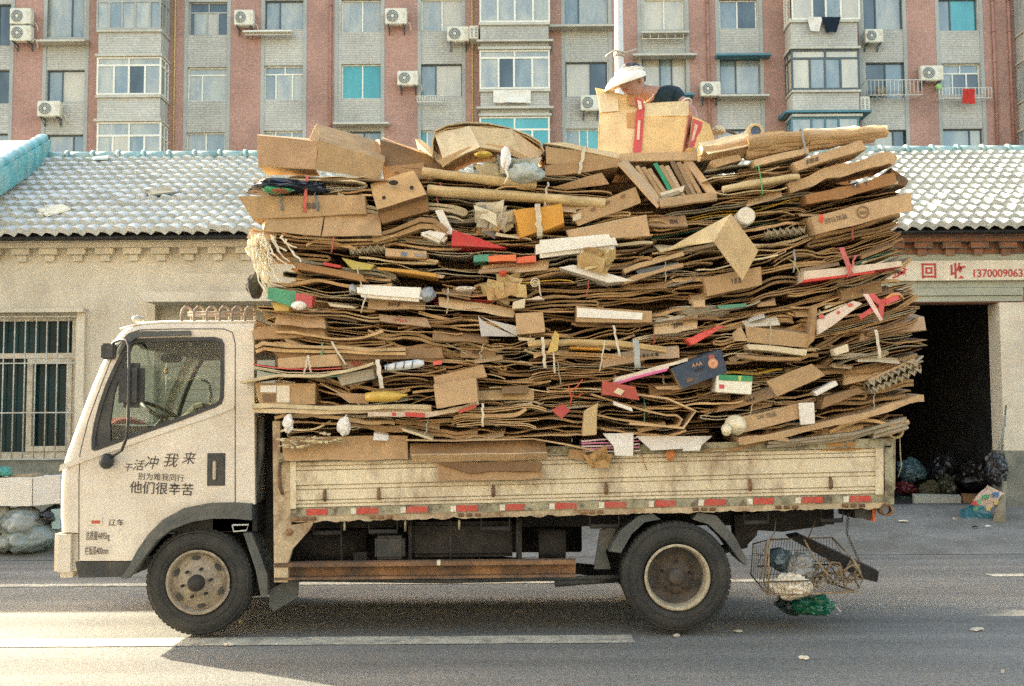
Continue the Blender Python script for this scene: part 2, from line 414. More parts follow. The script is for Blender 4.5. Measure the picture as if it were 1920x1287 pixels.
# roof of wavy glazed tiles
def tile_mat():
    m = mat('roof_tile', (.46, .47, .42), rough=.55, mott=.14, mscale=1.0, fine=.2, fscale=18, bump=.25, bscale=40, spec=.35,
            dirt=(.24, .30, .28), dirt_amt=.5, dirt_scale=2.2, dirt_pow=(.45, .72))
    return m
M['tile'] = tile_mat()
M['teal'] = mat('teal_glazed_tile', (.07, .30, .31), rough=.4, mott=.3, mscale=4, fine=.15, bump=.3, spec=.5, dirt=(.3, .38, .34), dirt_amt=.6, dirt_scale=3)
YE = YW - .42; zE0 = P(960, 430, YE).z
YR = YW + 3.3; zR = P(960, 291, YR).z
def roof_field(x0, x1, name, m):
    b = MB(); per = .178; sub = 6; rows = 14
    nx = int((x1 - x0) / per * sub); vs = []; fs = []
    slope = Vector((0, YR - YE, zR - zE0)); L_ = slope.length; u = slope.normalized(); n = Vector((0, -u.z, u.y))
    for r in range(rows):
        base = len(vs)
        # each row: a lip (thick edge) and a tile surface running up under the next row
        for k, (t, h) in enumerate(((0, -.02), (0, .058), (1.12, .0))):
            for i in range(nx + 1):
                x = x0 + (x1 - x0) * i / nx
                ph = (x / per) % 1.0
                wv = .024 * (math.sin(2 * math.pi * ph) + .35 * math.sin(4 * math.pi * ph + .8))
                jit = .012 * nz(math.floor(x / per) * 3.7, r * 5.3) + .03*nz(x*.35, r*.3)
                s = (r + t) * L_ / rows
                if k < 2: s += .018 * nz(math.floor(x / per) * 9.1, r * 2.3)
                p = Vector((x, YE, zE0)) + u * s + n * (h + wv + jit + (.02 if nz(math.floor(x / per) * 1.7, r * 7.9) > .42 else 0))
                vs.append(p)
        for k in range(2):
            for i in range(nx):
                a = base + k*(nx+1) + i
                fs.append((a, a + 1, a + nx + 2, a + nx + 1))
    b.add(vs, fs); return hb(b, name, m)
roof = roof_field(-9.3, 9.7, 'tiled_roof', M['tile'])
b = MB()
b.prism([(YE + .02, zE0 - .07), (YR + 3.2, zE0 - .07), (YR, zR - .06)], [], -13.9, 9.6, warp=lambda v: (v[1], v[0], v[2]))
hb(b, 'roof_deck', M['darkroom'])
def roof_pt(px, py, h):
    t = (430 - py)/(430 - 291); y = YE + (YR-YE)*t; return Vector((P(px, py, y).x, y - h*.45, zE0 + (zR-zE0)*t + h))
for (q, c) in (([(72, 402), (118, 397), (134, 402), (90, 412)], (.62, .58, .42)), ([(275, 370), (318, 366), (330, 374), (282, 379)], (.16, .16, .12)), ([(176, 300), (206, 299), (204, 303), (178, 304)], (.40, .45, .40))):
    b = MB(); v_ = [roof_pt(x, y, .075) for x, y in q]; v_ += [p - Vector((0, .01, .03)) for p in v_]; v_[1].z += .02
    b.add(v_, [(0, 3, 2, 1), (4, 5, 6, 7), (0, 1, 5, 4), (1, 2, 6, 5), (2, 3, 7, 6), (3, 0, 4, 7)], c); hb(b, 'loose_tile', M['card'])
# ridge of half-round caps
b = MB(); x = -9.0
while x < 9.7:
    b.tube([(x, YR, zR + .02), (x + .40, YR, zR + .02)], [.085, .08], 10); b.tube([(x - .02, YR, zR + .02), (x + .03, YR, zR + .025)], .104, 10)
    x += .42
hb(b, 'ridge_caps', mat('ridge_tile', (.20, .34, .33), rough=.45, mott=.3, mscale=3, bump=.2, dirt=(.5, .5, .42), dirt_amt=.6, dirt_scale=4))

# neighbour at the far left: gable slope with a teal verge, standing a little forward
nb = empty('neighbour_house', (-9, 13, 0)); tag(nb, 'neighbouring roof edge with teal glazed verge at far left', 'building')
def nbp(mb, name, m): return reparent(mb.build(name, m), nb)
a0 = P(82, 263, YR + .1); a1 = P(-40, 265, YR + .1); c0 = P(-60, 345, YE - .2); c1 = P(-420, 345, YE - .2)
b = MB(); th = Vector((0, 0, -.1))
b.add([a0, a1, c1, c0, a0 + th, a1 + th, c1 + th, c0 + th], [(0, 1, 2, 3), (7, 6, 5, 4), (0, 3, 7, 4), (3, 2, 6, 7), (2, 1, 5, 6), (1, 0, 4, 5)])
nbp(b, 'roof_slope', M['tile'])
b = MB()
vd = (c0 - a0)
pr = [a0 + vd * (i / 24) for i in range(25)]
b.tube([p + Vector((0, 0, .03)) for p in pr], [.075 + .02 * (i % 2) for i in range(25)], 8)
th2 = Vector((0, 0, -.36)); o2 = Vector((.12, 0, 0))
b.add([a0 + o2, c0 + o2, c0 + th2 + o2, a0 + th2 + o2, a0, c0, c0 + th2, a0 + th2], [(0, 3, 2, 1), (4, 5, 6, 7), (0, 1, 5, 4), (2, 3, 7, 6), (0, 4, 7, 3), (1, 2, 6, 5)])
nbp(b, 'verge', M['teal'])
b = MB(); b.box((-16, 13.7, 0), (-14.3, YR + 2, 3.6)); nbp(b, 'wall', M['plaster'])

# shop banner over the doorway
sign = MB(); s0 = P(1660, 541, YW - .06); 
bx0, bx1, bz0, bz1 = PX(1560), PX(1975), PZ(526.5, 1800, YW - .06), PZ(489, 1800, YW - .06)
sign.bbox((bx0, YW - .075, bz0), (bx1, YW - .05, bz1), .004)
sg = sign.build('shop_sign', mat('sign_vinyl', (.62, .56, .42), rough=.5, mott=.08, mscale=3, bump=.1, dirt=(.4, .34, .24), dirt_amt=.4, dirt_scale=4))
tag(sg, 'long cream shop sign with red characters and phone number above dark doorway', 'sign')
M['red_ink'] = mat('red_lettering', (.42, .03, .02), rough=.6, mott=.12, bump=0)
M['black_ink'] = mat('dark_lettering', (.035, .03, .028), rough=.6, mott=.2, mscale=30, bump=0)
def text(body, px, py, Y, size, m, parent, rot=0.0, off=0.0, sx=1.0, align='CENTER', shear=0.0, name='lettering'):
    c = bpy.data.curves.new(name, 'FONT'); c.body = body; c.size = 1; c.align_x = align; c.align_y = 'CENTER'; c.offset = off; c.extrude = .004; c.shear = shear
    c.resolution_u = 3
    c.materials.append(m)
    o = bpy.data.objects.new(name, c); COL.objects.link(o)
    p = P(px, py, Y); s = size * Y / F
    o.location = p; o.rotation_euler = (math.pi/2, -R(rot) , 0); o.scale = (s * sx, s, s)
    o.parent = parent
    if parent is not None and parent.type == 'EMPTY': o.matrix_parent_inverse = Matrix.Translation(-Vector(parent.location))
    return o
for ch, px in (('资', 1687), ('回', 1742), ('收', 1796)): text(ch, px, 510, YW - .08, 31, M['red_ink'], sg, off=.018)
text('13700090633', 1822, 513.5, YW - .08, 21, M['red_ink'], sg, off=.012, sx=.93, align='LEFT')
# ---------------------------------------------------------------- apartment block behind
YA = 46.5
M['flat_red'] = brick_mat('small_red_tile', (.34, .185, .14), (.31, .165, .125), (.35, .25, .2), .24, .075, .008)  # this and the grey tile are lightened to stand in for haze
M['flat_grey'] = brick_mat('grey_wall_tile', (.41, .40, .34), (.38, .37, .32), (.29, .295, .26), 1.2, .105, .014)
M['flat_trim'] = mat('grey_render', (.31, .32, .29), rough=.9, mott=.15, mscale=.5, bump=.1)
M['white_pvc'] = mat('white_window_frame', (.66, .65, .55), rough=.5, mott=.08, bump=0, dirt=(.4, .37, .28), dirt_amt=.4, dirt_scale=3)
M['dark_frame'] = mat('dark_window_frame', (.05, .075, .085), rough=.5, mott=.2, bump=0)
M['awning'] = mat('tin_awning', (.45, .44, .36), rough=.6, mott=.15, mscale=1, bump=.1, dirt=(.2, .15, .1), dirt_amt=.4, dirt_scale=2)
M['awning_teal'] = mat('teal_awning', (.05, .16, .2), rough=.6, mott=.2, mscale=1, bump=.1)
def pane_mat(name, c1, c2, scale, rough=.12):  # pale tones paint curtains and sky reflection into the glass colour
    m = mat(name, c1, rough, mott=.12, mscale=.6, fine=0, bump=.03, bscale=1.5, spec=.8, dirt=c2, dirt_amt=.9, dirt_scale=scale, dirt_pow=(.42, .6), stretch=(1, 1, .35))
    return m
M['p_pale'] = pane_mat('curtain_reflection_glass', (.34, .35, .29), (.20, .24, .25), 1.6)
M['p_cream'] = pane_mat('cream_curtained_glass', (.46, .42, .31), (.34, .33, .27), 1.1)
M['p_grey'] = pane_mat('grey_glass', (.13, .19, .21), (.25, .28, .26), 1.3)
M['p_dark'] = pane_mat('dark_glass', (.012, .03, .035), (.06, .09, .10), .9)
M['p_teal'] = pane_mat('teal_glass', (.015, .23, .25), (.06, .33, .33), .5)
M['pipe_yellow'] = mat('yellow_gas_pipe', (.45, .33, .11), rough=.6, mott=.2, bump=0)
M['pipe_red'] = mat('red_drain_pipe', (.30, .15, .11), rough=.7, mott=.2, bump=0)

flats = empty('apartment_block', (0, YA, 0))
tag(flats, 'red and grey tiled apartment block with many windows behind the shop houses', 'building')
def fb(mb, name, m, label=None): return reparent(mb.build(name, m, label=label), flats)
def RX(px, py=140, Y=YA): return P(px, py, Y).x
def RZ(py, px=960, Y=YA): return P(px, py, Y).z
ZB, ZT = 0.0, 23.5
b = MB(); b.box((-26, YA + .31, ZB), (26, YA + 11, ZT)); fb(b, 'wall', M['flat_red'])
b = MB(); b.box((-26.2, YA - .3, ZT), (26.2, YA + 11.2, ZT + .5)); fb(b, 'roof', M['flat_trim'])
# style: (pane materials left..right), frame, split fractions, transom fraction or None
W_ = {}
def window(x0, y0, x1, y1, panes=('p_pale', 'p_pale'), frame='white_pvc', splits=(.5,), transom=None, Y=YA + .14, yref=None, fw=.055, extra=None, parent=None, sill=None):
    """a recessed window with its frame; panes are its sub-parts"""
    ym = (y0 + y1) / 2; xm = (x0 + x1) / 2
    X0, X1 = RX(x0, ym, Y), RX(x1, ym, Y); Z0, Z1 = RZ(y1, xm, Y), RZ(y0, xm, Y)
    b = MB()
    fr(b, X0, X1, Z0, Z1, fw, Y, Y + .07)
    zt = Z1 - (Z1 - Z0) * transom if transom else Z1 - fw
    if transom: b.box((X0 + fw, Y + .002, zt - fw*.6), (X1 - fw, Y + .068, zt + fw*.6))
    cuts = [X0 + fw] + [X0 + (X1 - X0) * s for s in splits] + [X1 - fw]
    for c in cuts[1:-1]: b.box((c - fw*.55, Y - .004, Z0 + fw), (c + fw*.55, Y + .066, zt - (fw*.6 if transom else 0)))
    if transom and len(splits) > 1: c = (X0 + X1) / 2; b.box((c - fw*.5, Y - .004, zt + fw*.6), (c + fw*.5, Y + .066, Z1 - fw))
    wn = fb(b, 'window', M[frame])
    pb = MB(); mats = sorted(set(panes))
    for i in range(len(cuts) - 1):
        mi = mats.index(panes[i % len(panes)])
        dy = .03 + .012 * ((i + 1) % 2)
        pb.add([(cuts[i], Y + dy, Z0 + fw*.8), (cuts[i+1], Y + dy, Z0 + fw*.8), (cuts[i+1], Y + dy, zt), (cuts[i], Y + dy, zt)], [(0, 1, 2, 3)], (1, 1, 1), mi)
    if transom: pb.add([(cuts[0], Y + .05, zt), (cuts[-1], Y + .05, zt), (cuts[-1], Y + .05, Z1 - fw*.5), (cuts[0], Y + .05, Z1 - fw*.5)], [(0, 1, 2, 3)], (1, 1, 1), mats.index(panes[0]))
    po = pb.build('pane', [M[k] for k in mats]); po.parent = wn
    return X0, X1, Z0, Z1
# columns of grey panels, with their window openings (photo pixels)
HOLE = {}
cols = [
 (-60, 25, [(-40, 10, 24, 88, ('p_grey', 'p_dark'), 'dark_frame', (.6,), None), (-40, 133, 21, 196, ('p_grey', 'p_dark'), 'dark_frame', (.55,), None), (-40, 252, 18, 300, ('p_grey',), 'dark_frame', (.55,), None)]),
 (80, 166, [(90, 133, 164, 194, ('p_grey', 'p_cream'), 'dark_frame', (.37,), None), (90, 254, 160, 312, ('p_pale', 'p_grey'), 'dark_frame', (.68,), None), (84, -18, 160, 72, ('p_pale', 'p_grey'), 'dark_frame', (.68,), None)]),
 (345, 432, [(356, 6, 428, 68, ('p_dark', 'p_pale', 'p_cream'), 'flat_trim', (.14, .45, .74), .3), (353, 128, 427, 191, ('p_pale', 'p_pale'), 'white_pvc', (.36,), .22), (350, 250, 423, 310, ('p_pale', 'p_grey'), 'white_pvc', (.5,), None)]),
 (489, 575, [(498, 3, 574, 57, ('p_grey', 'p_pale'), 'dark_frame', (.36,), None), (496, 125, 573, 189, ('p_grey', 'p_pale', 'p_pale'), 'white_pvc', (.28, .68), .24), (494, 247, 570, 305, ('p_pale', 'p_grey'), 'white_pvc', (.3, .7), None)]),
 (627, 721, [(641, 2, 719, 63, ('p_pale', 'p_pale'), 'white_pvc', (.5,), None), (641, 122, 719, 187, ('p_teal', 'p_teal'), 'white_pvc', (.5,), None), (635, 248, 722, 305, ('p_pale', 'p_grey'), 'dark_frame', (.55,), None)]),
 (783, 873, [(790, 0, 868, 60, ('p_pale', 'p_cream'), 'white_pvc', (.5,), None), (788, 122, 867, 184, ('p_grey', 'p_cream'), 'dark_frame', (.37,), None), (787, 246, 866, 305, ('p_teal', 'p_grey'), 'white_pvc', (.18, .4), None)]),
 (1053, 1148, [(1055, -20, 1142, 47, ('p_grey', 'p_pale'), 'dark_frame', (.34,), None), (1060, 118, 1138, 184, ('p_cream', 'p_dark'), 'dark_frame', (.6,), None), (1060, 243, 1140, 305, ('p_grey', 'p_teal', 'p_teal'), 'white_pvc', (.33, .52), None)]),
 (1196, 1293, [(1208, 0, 1281, 58, ('p_cream', 'p_cream'), 'white_pvc', (.5,), None), (1203, 108, 1294, 176, ('p_cream', 'p_grey', 'p_cream'), 'dark_frame', (.38, .62), None), (1203, 246, 1290, 305, ('p_grey', 'p_dark'), 'dark_frame', (.5,), None)]),
 (1343, 1432, [(1348, 2, 1418, 56, ('p_grey', 'p_dark'), 'white_pvc', (.48,), None), (1349, 112, 1434, 178, ('p_grey', 'p_pale'), 'dark_frame', (.36,), None), (1345, 244, 1430, 305, ('p_pale', 'p_grey'), 'dark_frame', (.5,), None)]),
 (1612, 1702, [(1617, -10, 1690, 58, ('p_dark', 'p_pale'), 'dark_frame', (.33,), None), (1622, 119, 1698, 186, ('p_dark', 'p_grey'), 'dark_frame', (.5,), None), (1638, 245, 1700, 310, ('p_cream', 'p_dark'), 'dark_frame', (.6,), None)]),
 (1757, 1846, [(1758, 0, 1830, 60, ('p_grey', 'p_teal'), 'dark_frame', (.32,), None), (1764, 121, 1836, 180, ('p_grey', 'p_dark', 'p_dark'), 'white_pvc', (.3, .66), .3), (1766, 243, 1841, 310, ('p_grey', 'p_pale'), 'dark_frame', (.7,), None)]),
]
panel_x = []
for (a, c, wins) in cols:
    X0, X1 = RX(a), RX(c); holes = []
    for wv in wins:
        x0, y0, x1, y1 = wv[:4]
        X, X_, Z0, Z1 = window(x0, y0, x1, y1, wv[4], wv[5], wv[6], wv[7])
        # the opening lies in the panel's plane, just outside the frame
        X, X_ = max(X, X0 + .02), min(X_, X1 - .02)
        holes.append([(X, Z0), (X_, Z0), (X_, Z1), (X, Z1)])
    for k in range(1, 5):     # lower storeys, hidden behind the shop houses
        z = RZ(310) - 2.86 * k + .3
        if z > .8: pass
    b = MB(); b.prism([(X0, ZB), (X1, ZB), (X1, ZT), (X0, ZT)], holes, YA, YA + .3); fb(b, 'grey_wall_strip', M['flat_grey'])
    b = MB()
    for (p, q) in ((X0 - .0, X0 + .16), (X1 - .16, X1)): b.box((p, YA - .035, ZB), (q, YA - .002, ZT))
    fb(b, 'wall_trim', M['flat_trim'])
    panel_x.append((X0, X1))
# red pilasters between
edges = [-26] + [v for p in panel_x for v in p] + [26]
b = MB()
for i in range(0, len(edges), 2):
    if edges[i+1] - edges[i] > .05: b.box((edges[i] + .002, YA - .02, ZB), (edges[i+1] - .002, YA + .305, ZT))
fb(b, 'red_wall_strip', M['flat_red'])

# projecting glazed balconies
def bay(x0, x1, rows, dep=1.15, side_fr='white_pvc'):
    Yb = YA - dep; X0, X1 = RX(x0, 140, Yb), RX(x1, 140, Yb)
    zs = []
    for (y0, y1, panes, frm, splits, tr) in rows: zs.append((RZ(y1, (x0+x1)/2, Yb), RZ(y0, (x0+x1)/2, Yb)))
    zs2 = sorted(zs); b = MB(); zlo = 6.0
    for (z0, z1) in zs2:
        b.box((X0 + .04, Yb + .04, zlo), (X1 - .04, YA - .04, z0 - .03)); zlo = z1 + .1
    b.box((X0 + .04, Yb + .04, zlo), (X1 - .04, YA - .04, ZT - .5))
    root = fb(b, 'enclosed_balcony', M['flat_grey'])
    b = MB()
    for (z0, z1) in zs2:
        b.box((X0 - .02, Yb - .06, z0 - .13), (X1 + .02, YA - .04, z0 - .03)); b.box((X0 - .05, Yb - .1, z1 + .01), (X1 + .05, YA - .04, z1 + .12))
    o = b.build('balcony_slab', M['awning']); o.parent = root
    b = MB()
    for (z0, z1) in zs2: b.box((X0 + .12, Yb + .5, z0 - .03), (X1 - .12, Yb + .55, z1 + .02))
    o = b.build('room_wall', M['p_cream']); o.parent = root
    for (row, (z0, z1)) in zip(rows, zs):
        y0, y1, panes, frm, splits, tr = row
        window(x0, y0, x1, y1, panes, frm, splits, tr, Y=Yb, fw=.075)
        # side lights
        b = MB(); pb = MB()
        for xs in (X0, X1 - .07):
            b.box((xs, Yb + .08, z0), (xs + .07, YA - .04, z0 + .09)); b.box((xs, Yb + .08, z1 - .09), (xs + .07, YA - .04, z1))
            if tr: zt = z1 - (z1 - z0) * tr; b.box((xs, Yb + .08, zt - .04), (xs + .07, YA - .04, zt + .04))
            for yy in (Yb + .08 + (YA - Yb)*.45, YA - .14): b.box((xs + .003, yy, z0 + .09), (xs + .067, yy + .08, z1 - .09))
            pb.add([(xs + .035, Yb + .08, z0), (xs + .035, YA - .04, z0), (xs + .035, YA - .04, z1), (xs + .035, Yb + .08, z1)], [(0, 1, 2, 3)])
        sd = fb(b, 'side_window', M[frm]); o = pb.build('pane', M[panes[0]]); o.parent = sd
bay(181, 302, [(-25, 55, ('p_pale', 'p_grey', 'p_pale', 'p_pale', 'p_grey'), 'flat_trim', (.2, .4, .6, .83), .35), (107, 178, ('p_pale', 'p_grey', 'p_dark', 'p_pale'), 'white_pvc', (.27, .5, .75), .22), (229, 300, ('p_pale', 'p_cream', 'p_grey', 'p_pale'), 'white_pvc', (.25, .5, .74), .36)])
bay(899, 1031, [(-30, 42, ('p_pale', 'p_pale', 'p_pale', 'p_pale'), 'white_pvc', (.26, .5, .76), None), (94, 167, ('p_pale', 'p_dark', 'p_grey', 'p_pale'), 'white_pvc', (.27, .49, .75), .2), (219, 300, ('p_teal', 'p_pale', 'p_teal', 'p_teal'), 'white_pvc', (.27, .5, .75), .3)])
bay(1484, 1612, [(-40, 37, ('p_cream', 'p_dark', 'p_grey', 'p_cream'), 'white_pvc', (.3, .5, .72), None), (93, 168, ('p_cream', 'p_grey', 'p_grey', 'p_cream'), 'dark_frame', (.27, .49, .72), .22), (220, 300, ('p_pale', 'p_grey', 'p_grey', 'p_pale'), 'awning_teal', (.3, .5, .7), None)])
bay(1928, 2060, [(-30, 50, ('p_pale', 'p_grey'), 'flat_trim', (.3, .5, .72), None), (110, 178, ('p_pale', 'p_grey'), 'flat_trim', (.3, .5, .72), None), (238, 300, ('p_pale', 'p_grey'), 'flat_trim', (.3, .5, .72), None)])
# projecting window boxes and awnings
def awn(x0, x1, y, m='awning', dep=.55, th=.1):
    b = MB(); X0, X1, Z = RX(x0, y, YA - .3), RX(x1, y, YA - .3), RZ(y, (x0+x1)/2, YA - .3)
    b.prism([(YA - dep, Z - th), (YA - .04, Z - th), (YA - .04, Z + th), (YA - dep, Z - th*.1)], [], X0, X1, warp=lambda v: (v[1], v[0], v[2]))
    fb(b, 'awning', M[m])
for (x0, x1, y, m) in ((74, 164, 78, 'awning'), (1030, 1150, 50, 'awning'), (1185, 1305, 104, 'awning'), (1343, 1444, 104, 'awning_teal'), (1345, 1440, 180, 'awning'), (1198, 1300, 178, 'awning_teal'),
                       (627, 730, 232, 'awning'), (1462, 1620, 219, 'awning_teal'), (895, 1036, 89, 'awning'), (895, 1036, 212, 'awning'), (1202, 1290, 62, 'awning')):
    awn(x0, x1, y, m, dep=(1.35 if x0 in (1462, 895) else .6))
# pipes
def pipe(px, m, r=.05, y0=-60, y1=300):
    b = MB(); X = RX(px); b.tube([(X, YA - .09, RZ(y1)), (X, YA - .09, RZ(y0))], r, 8)
    for k in range(6): z = RZ(y1) + 1.4*k; b.tube([(X, YA - .09, z), (X, YA - .09, z + .07)], r*1.35, 8)
    fb(b, 'pipe', M[m])
pipe(328, 'pipe_yellow', .035); pipe(886, 'pipe_yellow', .03); pipe(620, 'pipe_red', .06); pipe(1328, 'pipe_red', .06); pipe(1864, 'pipe_red', .07); pipe(1894, 'pipe_red', .07)
# racks under windows
def rack(x0, x1, y0, y1, dep=.5, bars=9):
    b = MB(); ym = (y0+y1)/2; X0, X1 = RX(x0, ym, YA - .3), RX(x1, ym, YA - .3); Z0, Z1 = RZ(y1, x0, YA - .3), RZ(y0, x0, YA - .3)
    for z in (Z0, Z1):
        b.tube([(X0, YA - .02, z), (X0, YA - dep, z), (X1, YA - dep, z), (X1, YA - .02, z)], .018, 5)
    for i in range(bars + 1):
        x = X0 + (X1 - X0) * i / bars; b.tube([(x, YA - dep, Z0), (x, YA - dep, Z1)], .012, 5); b.tube([(x, YA - dep, Z0), (x, YA - .02, Z0)], .012, 5)
    fb(b, 'window_rack', M['white_pvc'])
rack(783, 832, 183, 194, bars=10); rack(1758, 1856, 168, 187, bars=16); rack(1620, 1722, 156, 184, bars=14, dep=.7); rack(462, 548, 60, 68, bars=12, dep=.45); rack(1203, 1280, 62, 76, bars=5)
b = MB()
X0, X1 = RX(460), RX(552); z = RZ(64, 505, YA - .3); b.box((X0, YA - .6, z), (X1, YA - .1, z + .05)); fb(b, 'shelf', M['white_pvc'])

# air conditioners: one built with its parts, the others are copies
M['ac_white'] = mat('enamelled_casing', (.60, .58, .47), rough=.5, mott=.08, mscale=2, bump=0, dirt=(.35, .28, .18), dirt_amt=.45, dirt_scale=5)
M['ac_dark'] = mat('fan_recess', (.06, .09, .1), rough=.6, mott=.1, bump=0)
ac0 = empty('air_conditioner')
b = MB(); b.bbox((-.46, -.34, 0), (.46, 0, .66), .03)
for k in range(7): b.box((.24, -.347, .1 + .07*k), (.42, -.341, .13 + .07*k))
b.build('casing', M['ac_white'], ac0)
b = MB(); b.lathe([(.0, -.352), (.245, -.352), (.26, -.34)], (-.14, 0, .33), 20); gr = b.build('fan_recess', M['ac_dark'], ac0)
b = MB()
for r in (.06, .13, .19, .25): b.lathe([(r - .008, -.36), (r + .008, -.36)], (-.14, 0, .33), 20)
for k in range(8):
    a = math.pi*k/4; b.tube([(-.14 + .05*math.cos(a), -.358, .33 + .05*math.sin(a)), (-.14 + .25*math.cos(a), -.358, .33 + .25*math.sin(a))], .006, 4)
b.lathe([(0, -.365), (.055, -.365)], (-.14, 0, .33), 12)
b.build('fan_grille', M['ac_white'], ac0)
b = MB()
for x in (-.32, .32): b.box((x - .02, -.38, -.05), (x + .02, .18, -.005)); b.box((x - .02, .14, -.3), (x + .02, .18, -.05)); b.tube([(x, .15, -.28), (x, -.3, -.05)], .015, 5)
b.build('bracket', M['dark_frame'], ac0)
b = MB(); b.tube([(.46, -.1, .15), (.56, -.05, .1), (.6, .02, -.05), (.58, .1, -.2)], .02, 6); b.build('hose', M['ac_white'], ac0)
acs = [
 (24, 64, 20, 50, 'upper of two stacked white air conditioners at the far left edge'),
 (24, 64, 52, 81, 'lower of two stacked white air conditioners at the far left edge'),
 (75, 118, 193, 222, 'white air conditioner above the teal verge of the left roof'),
 (442, 478, 23, 52, 'white air conditioner above a white shelf on a red wall strip'),
 (723, 764, 20, 50, 'white air conditioner with pale grille, highest between the white sliding windows'),
 (839, 880, 54, 82, 'white air conditioner on long bracket beside the yellow pipe'),
 (746, 785, 137, 164, 'white air conditioner with dark fan beside the small window rack'),
 (1088, 1126, 182, 211, 'white air conditioner nearest the raised box, under a half dark window'),
 (1312, 1349, 157, 184, 'white air conditioner just right of the man in the dark shirt'),
 (1618, 1652, 59, 84, 'white air conditioner right of the hanging dark laundry'),
 (1722, 1764, 127, 155, 'large white air conditioner beside the rack with red cloth'),
]
def copy_thing(src, parts=True):
    r = src.copy(); COL.objects.link(r)
    for ch in list(src.children):
        c = ch.copy(); COL.objects.link(c); c.parent = r
    return r
for i, (x0, x1, y0, y1, lab) in enumerate(acs):
    o = ac0 if i == 0 else copy_thing(ac0)
    Y = YA - .25; X0, X1 = RX(x0, (y0+y1)/2, Y), RX(x1, (y0+y1)/2, Y); Z0, Z1 = RZ(y1, (x0+x1)/2, Y), RZ(y0, (x0+x1)/2, Y)
    o.location = ((X0+X1)/2, YA - .22, Z0); o.scale = ((X1-X0)/.92, 1, (Z1-Z0)/.66)
    tag(o, lab, 'air conditioner', 'outdoor air conditioners on the flats')
# two units seen end-on
for (x0, x1, y0, y1, lab) in ((880, 897, 47, 73, 'narrow white air conditioner seen end on beside the middle balcony'), (1613, 1631, 180, 207, 'slim white box with black vent slots below the right glazed balcony')):
    t = empty('air_conditioner', (RX((x0+x1)/2, (y0+y1)/2, YA - .8), YA - .8, RZ(y1, x0, YA - .8))); wd = RX(x1, 60, YA-.8) - RX(x0, 60, YA-.8); h = (y1-y0)/F*(YA-.8)
    b = MB(); b.bbox((-wd/2, 0, 0), (wd/2, .75, h), .02); b.build('casing', M['ac_white'], t)
    b = MB()
    for k in range(7):
        for s in (-1, 1): b.box((s*wd*.22 - wd*.12, -.004, h*.12 + h*.11*k), (s*wd*.22 + wd*.12, 0.0, h*.17 + h*.11*k))
    b.build('vent_slots', M['ac_dark'], t)
    tag(t, lab, 'air conditioner', 'outdoor air conditioners on the flats')

# laundry
def drape(x0, x1, y0, y1, Y, col, seed, name, lab, frays=0, taper=0.0, m='cloth'):
    b = MB(); n = 14; k = 8; vs = []
    for j in range(k + 1):
        for i in range(n + 1):
            u = i/n; v = j/k; uu = .5 + (u - .5) * (1 - taper * v)
            p = P(x0 + (x1-x0)*uu, y0 + (y1-y0)*(v + .12*nz(u*4 + seed, 1.0)*v), Y)
            p.y += .05 * nz(u*5 + seed, v*1.5) * (1 + v)
            vs.append(p)
    vs += [v + Vector((0, .015, 0)) for v in vs]; o = (n+1)*(k+1)
    fs = []
    for j in range(k):
        for i in range(n):
            a = j*(n+1)+i; fs.append((a, a+n+1, a+n+2, a+1)); fs.append((a+o, a+1+o, a+n+2+o, a+n+1+o))
    b.add(vs, fs, col, 0, True)
    return tag(b.build(name, M[m]), lab, 'laundry')
drape(925, 995, 169, 193, YA - 1.32, (.62, .60, .52), 3, 'lace_towel', 'white lacy cloth hanging below the middle glazed balcony')
drape(1514, 1542, 32, 59, YA - 1.35, (.6, .57, .5), 5, 'white_shirt', 'white garment hung beside a black one under the right balcony', taper=.4)
drape(1540, 1577, 32, 61, YA - 1.36, (.012, .02, .03), 8, 'black_shirt', 'black garment hung beside a white one under the right balcony', taper=.5)
drape(1805, 1828, 167, 195, YA - .56, (.40, .04, .03), 9, 'red_cloth', 'red cloth draped over a white window rack at right')
for (px, py, r, c, lab) in ((1760, 163, .14, (.25, .42, .12), 'pale green ball hanging at left end of the window rack'), (1652, 172, .25, (.16, .15, .1), 'dull bundle stored on the caged rack between balcony and red strip')):
    b = MB(); b.lump(P(px, py, YA - .45), (r, r*.8, r), seed=px, amp=.2, col=c); tag(b.build('stored_ball' if px > 1700 else 'stored_bundle', M['plastic']), lab, 'bundle')

# unseen row of flats added across the street for its light: it shuts out the low sky and throws sunlit fill back
M['opposite'] = mat('fill_block_render', (.30, .285, .265), rough=.9, mott=.15, mscale=.3, bump=.1)
of = empty('unseen_fill_block', (0, -17, 0)); tag(of, 'unseen beige apartment block added behind the viewer for bounced light', 'building')
b = MB(); b.box((-45, -28, 0), (45, -17, 17)); reparent(b.build('wall', M['opposite']), of)
b = MB(); b.box((-45.3, -28.3, 17.0), (45.3, -16.7, 17.5)); reparent(b.build('roof', M['flat_trim']), of)
for k in range(14):
    for j in range(5):
        b = MB(); x = -42 + k*6.2; z = 1.2 + j*3.1; fr(b, x, x + 1.9, z, z + 1.6, .07, -17.0, -16.94); wn_ = reparent(b.build('window', M['white_pvc']), of)
        b = MB(); b.box((x + .07, -16.995, z + .07), (x + 1.83, -16.98, z + 1.53)); b.build('pane', M['p_dark']).parent = wn_

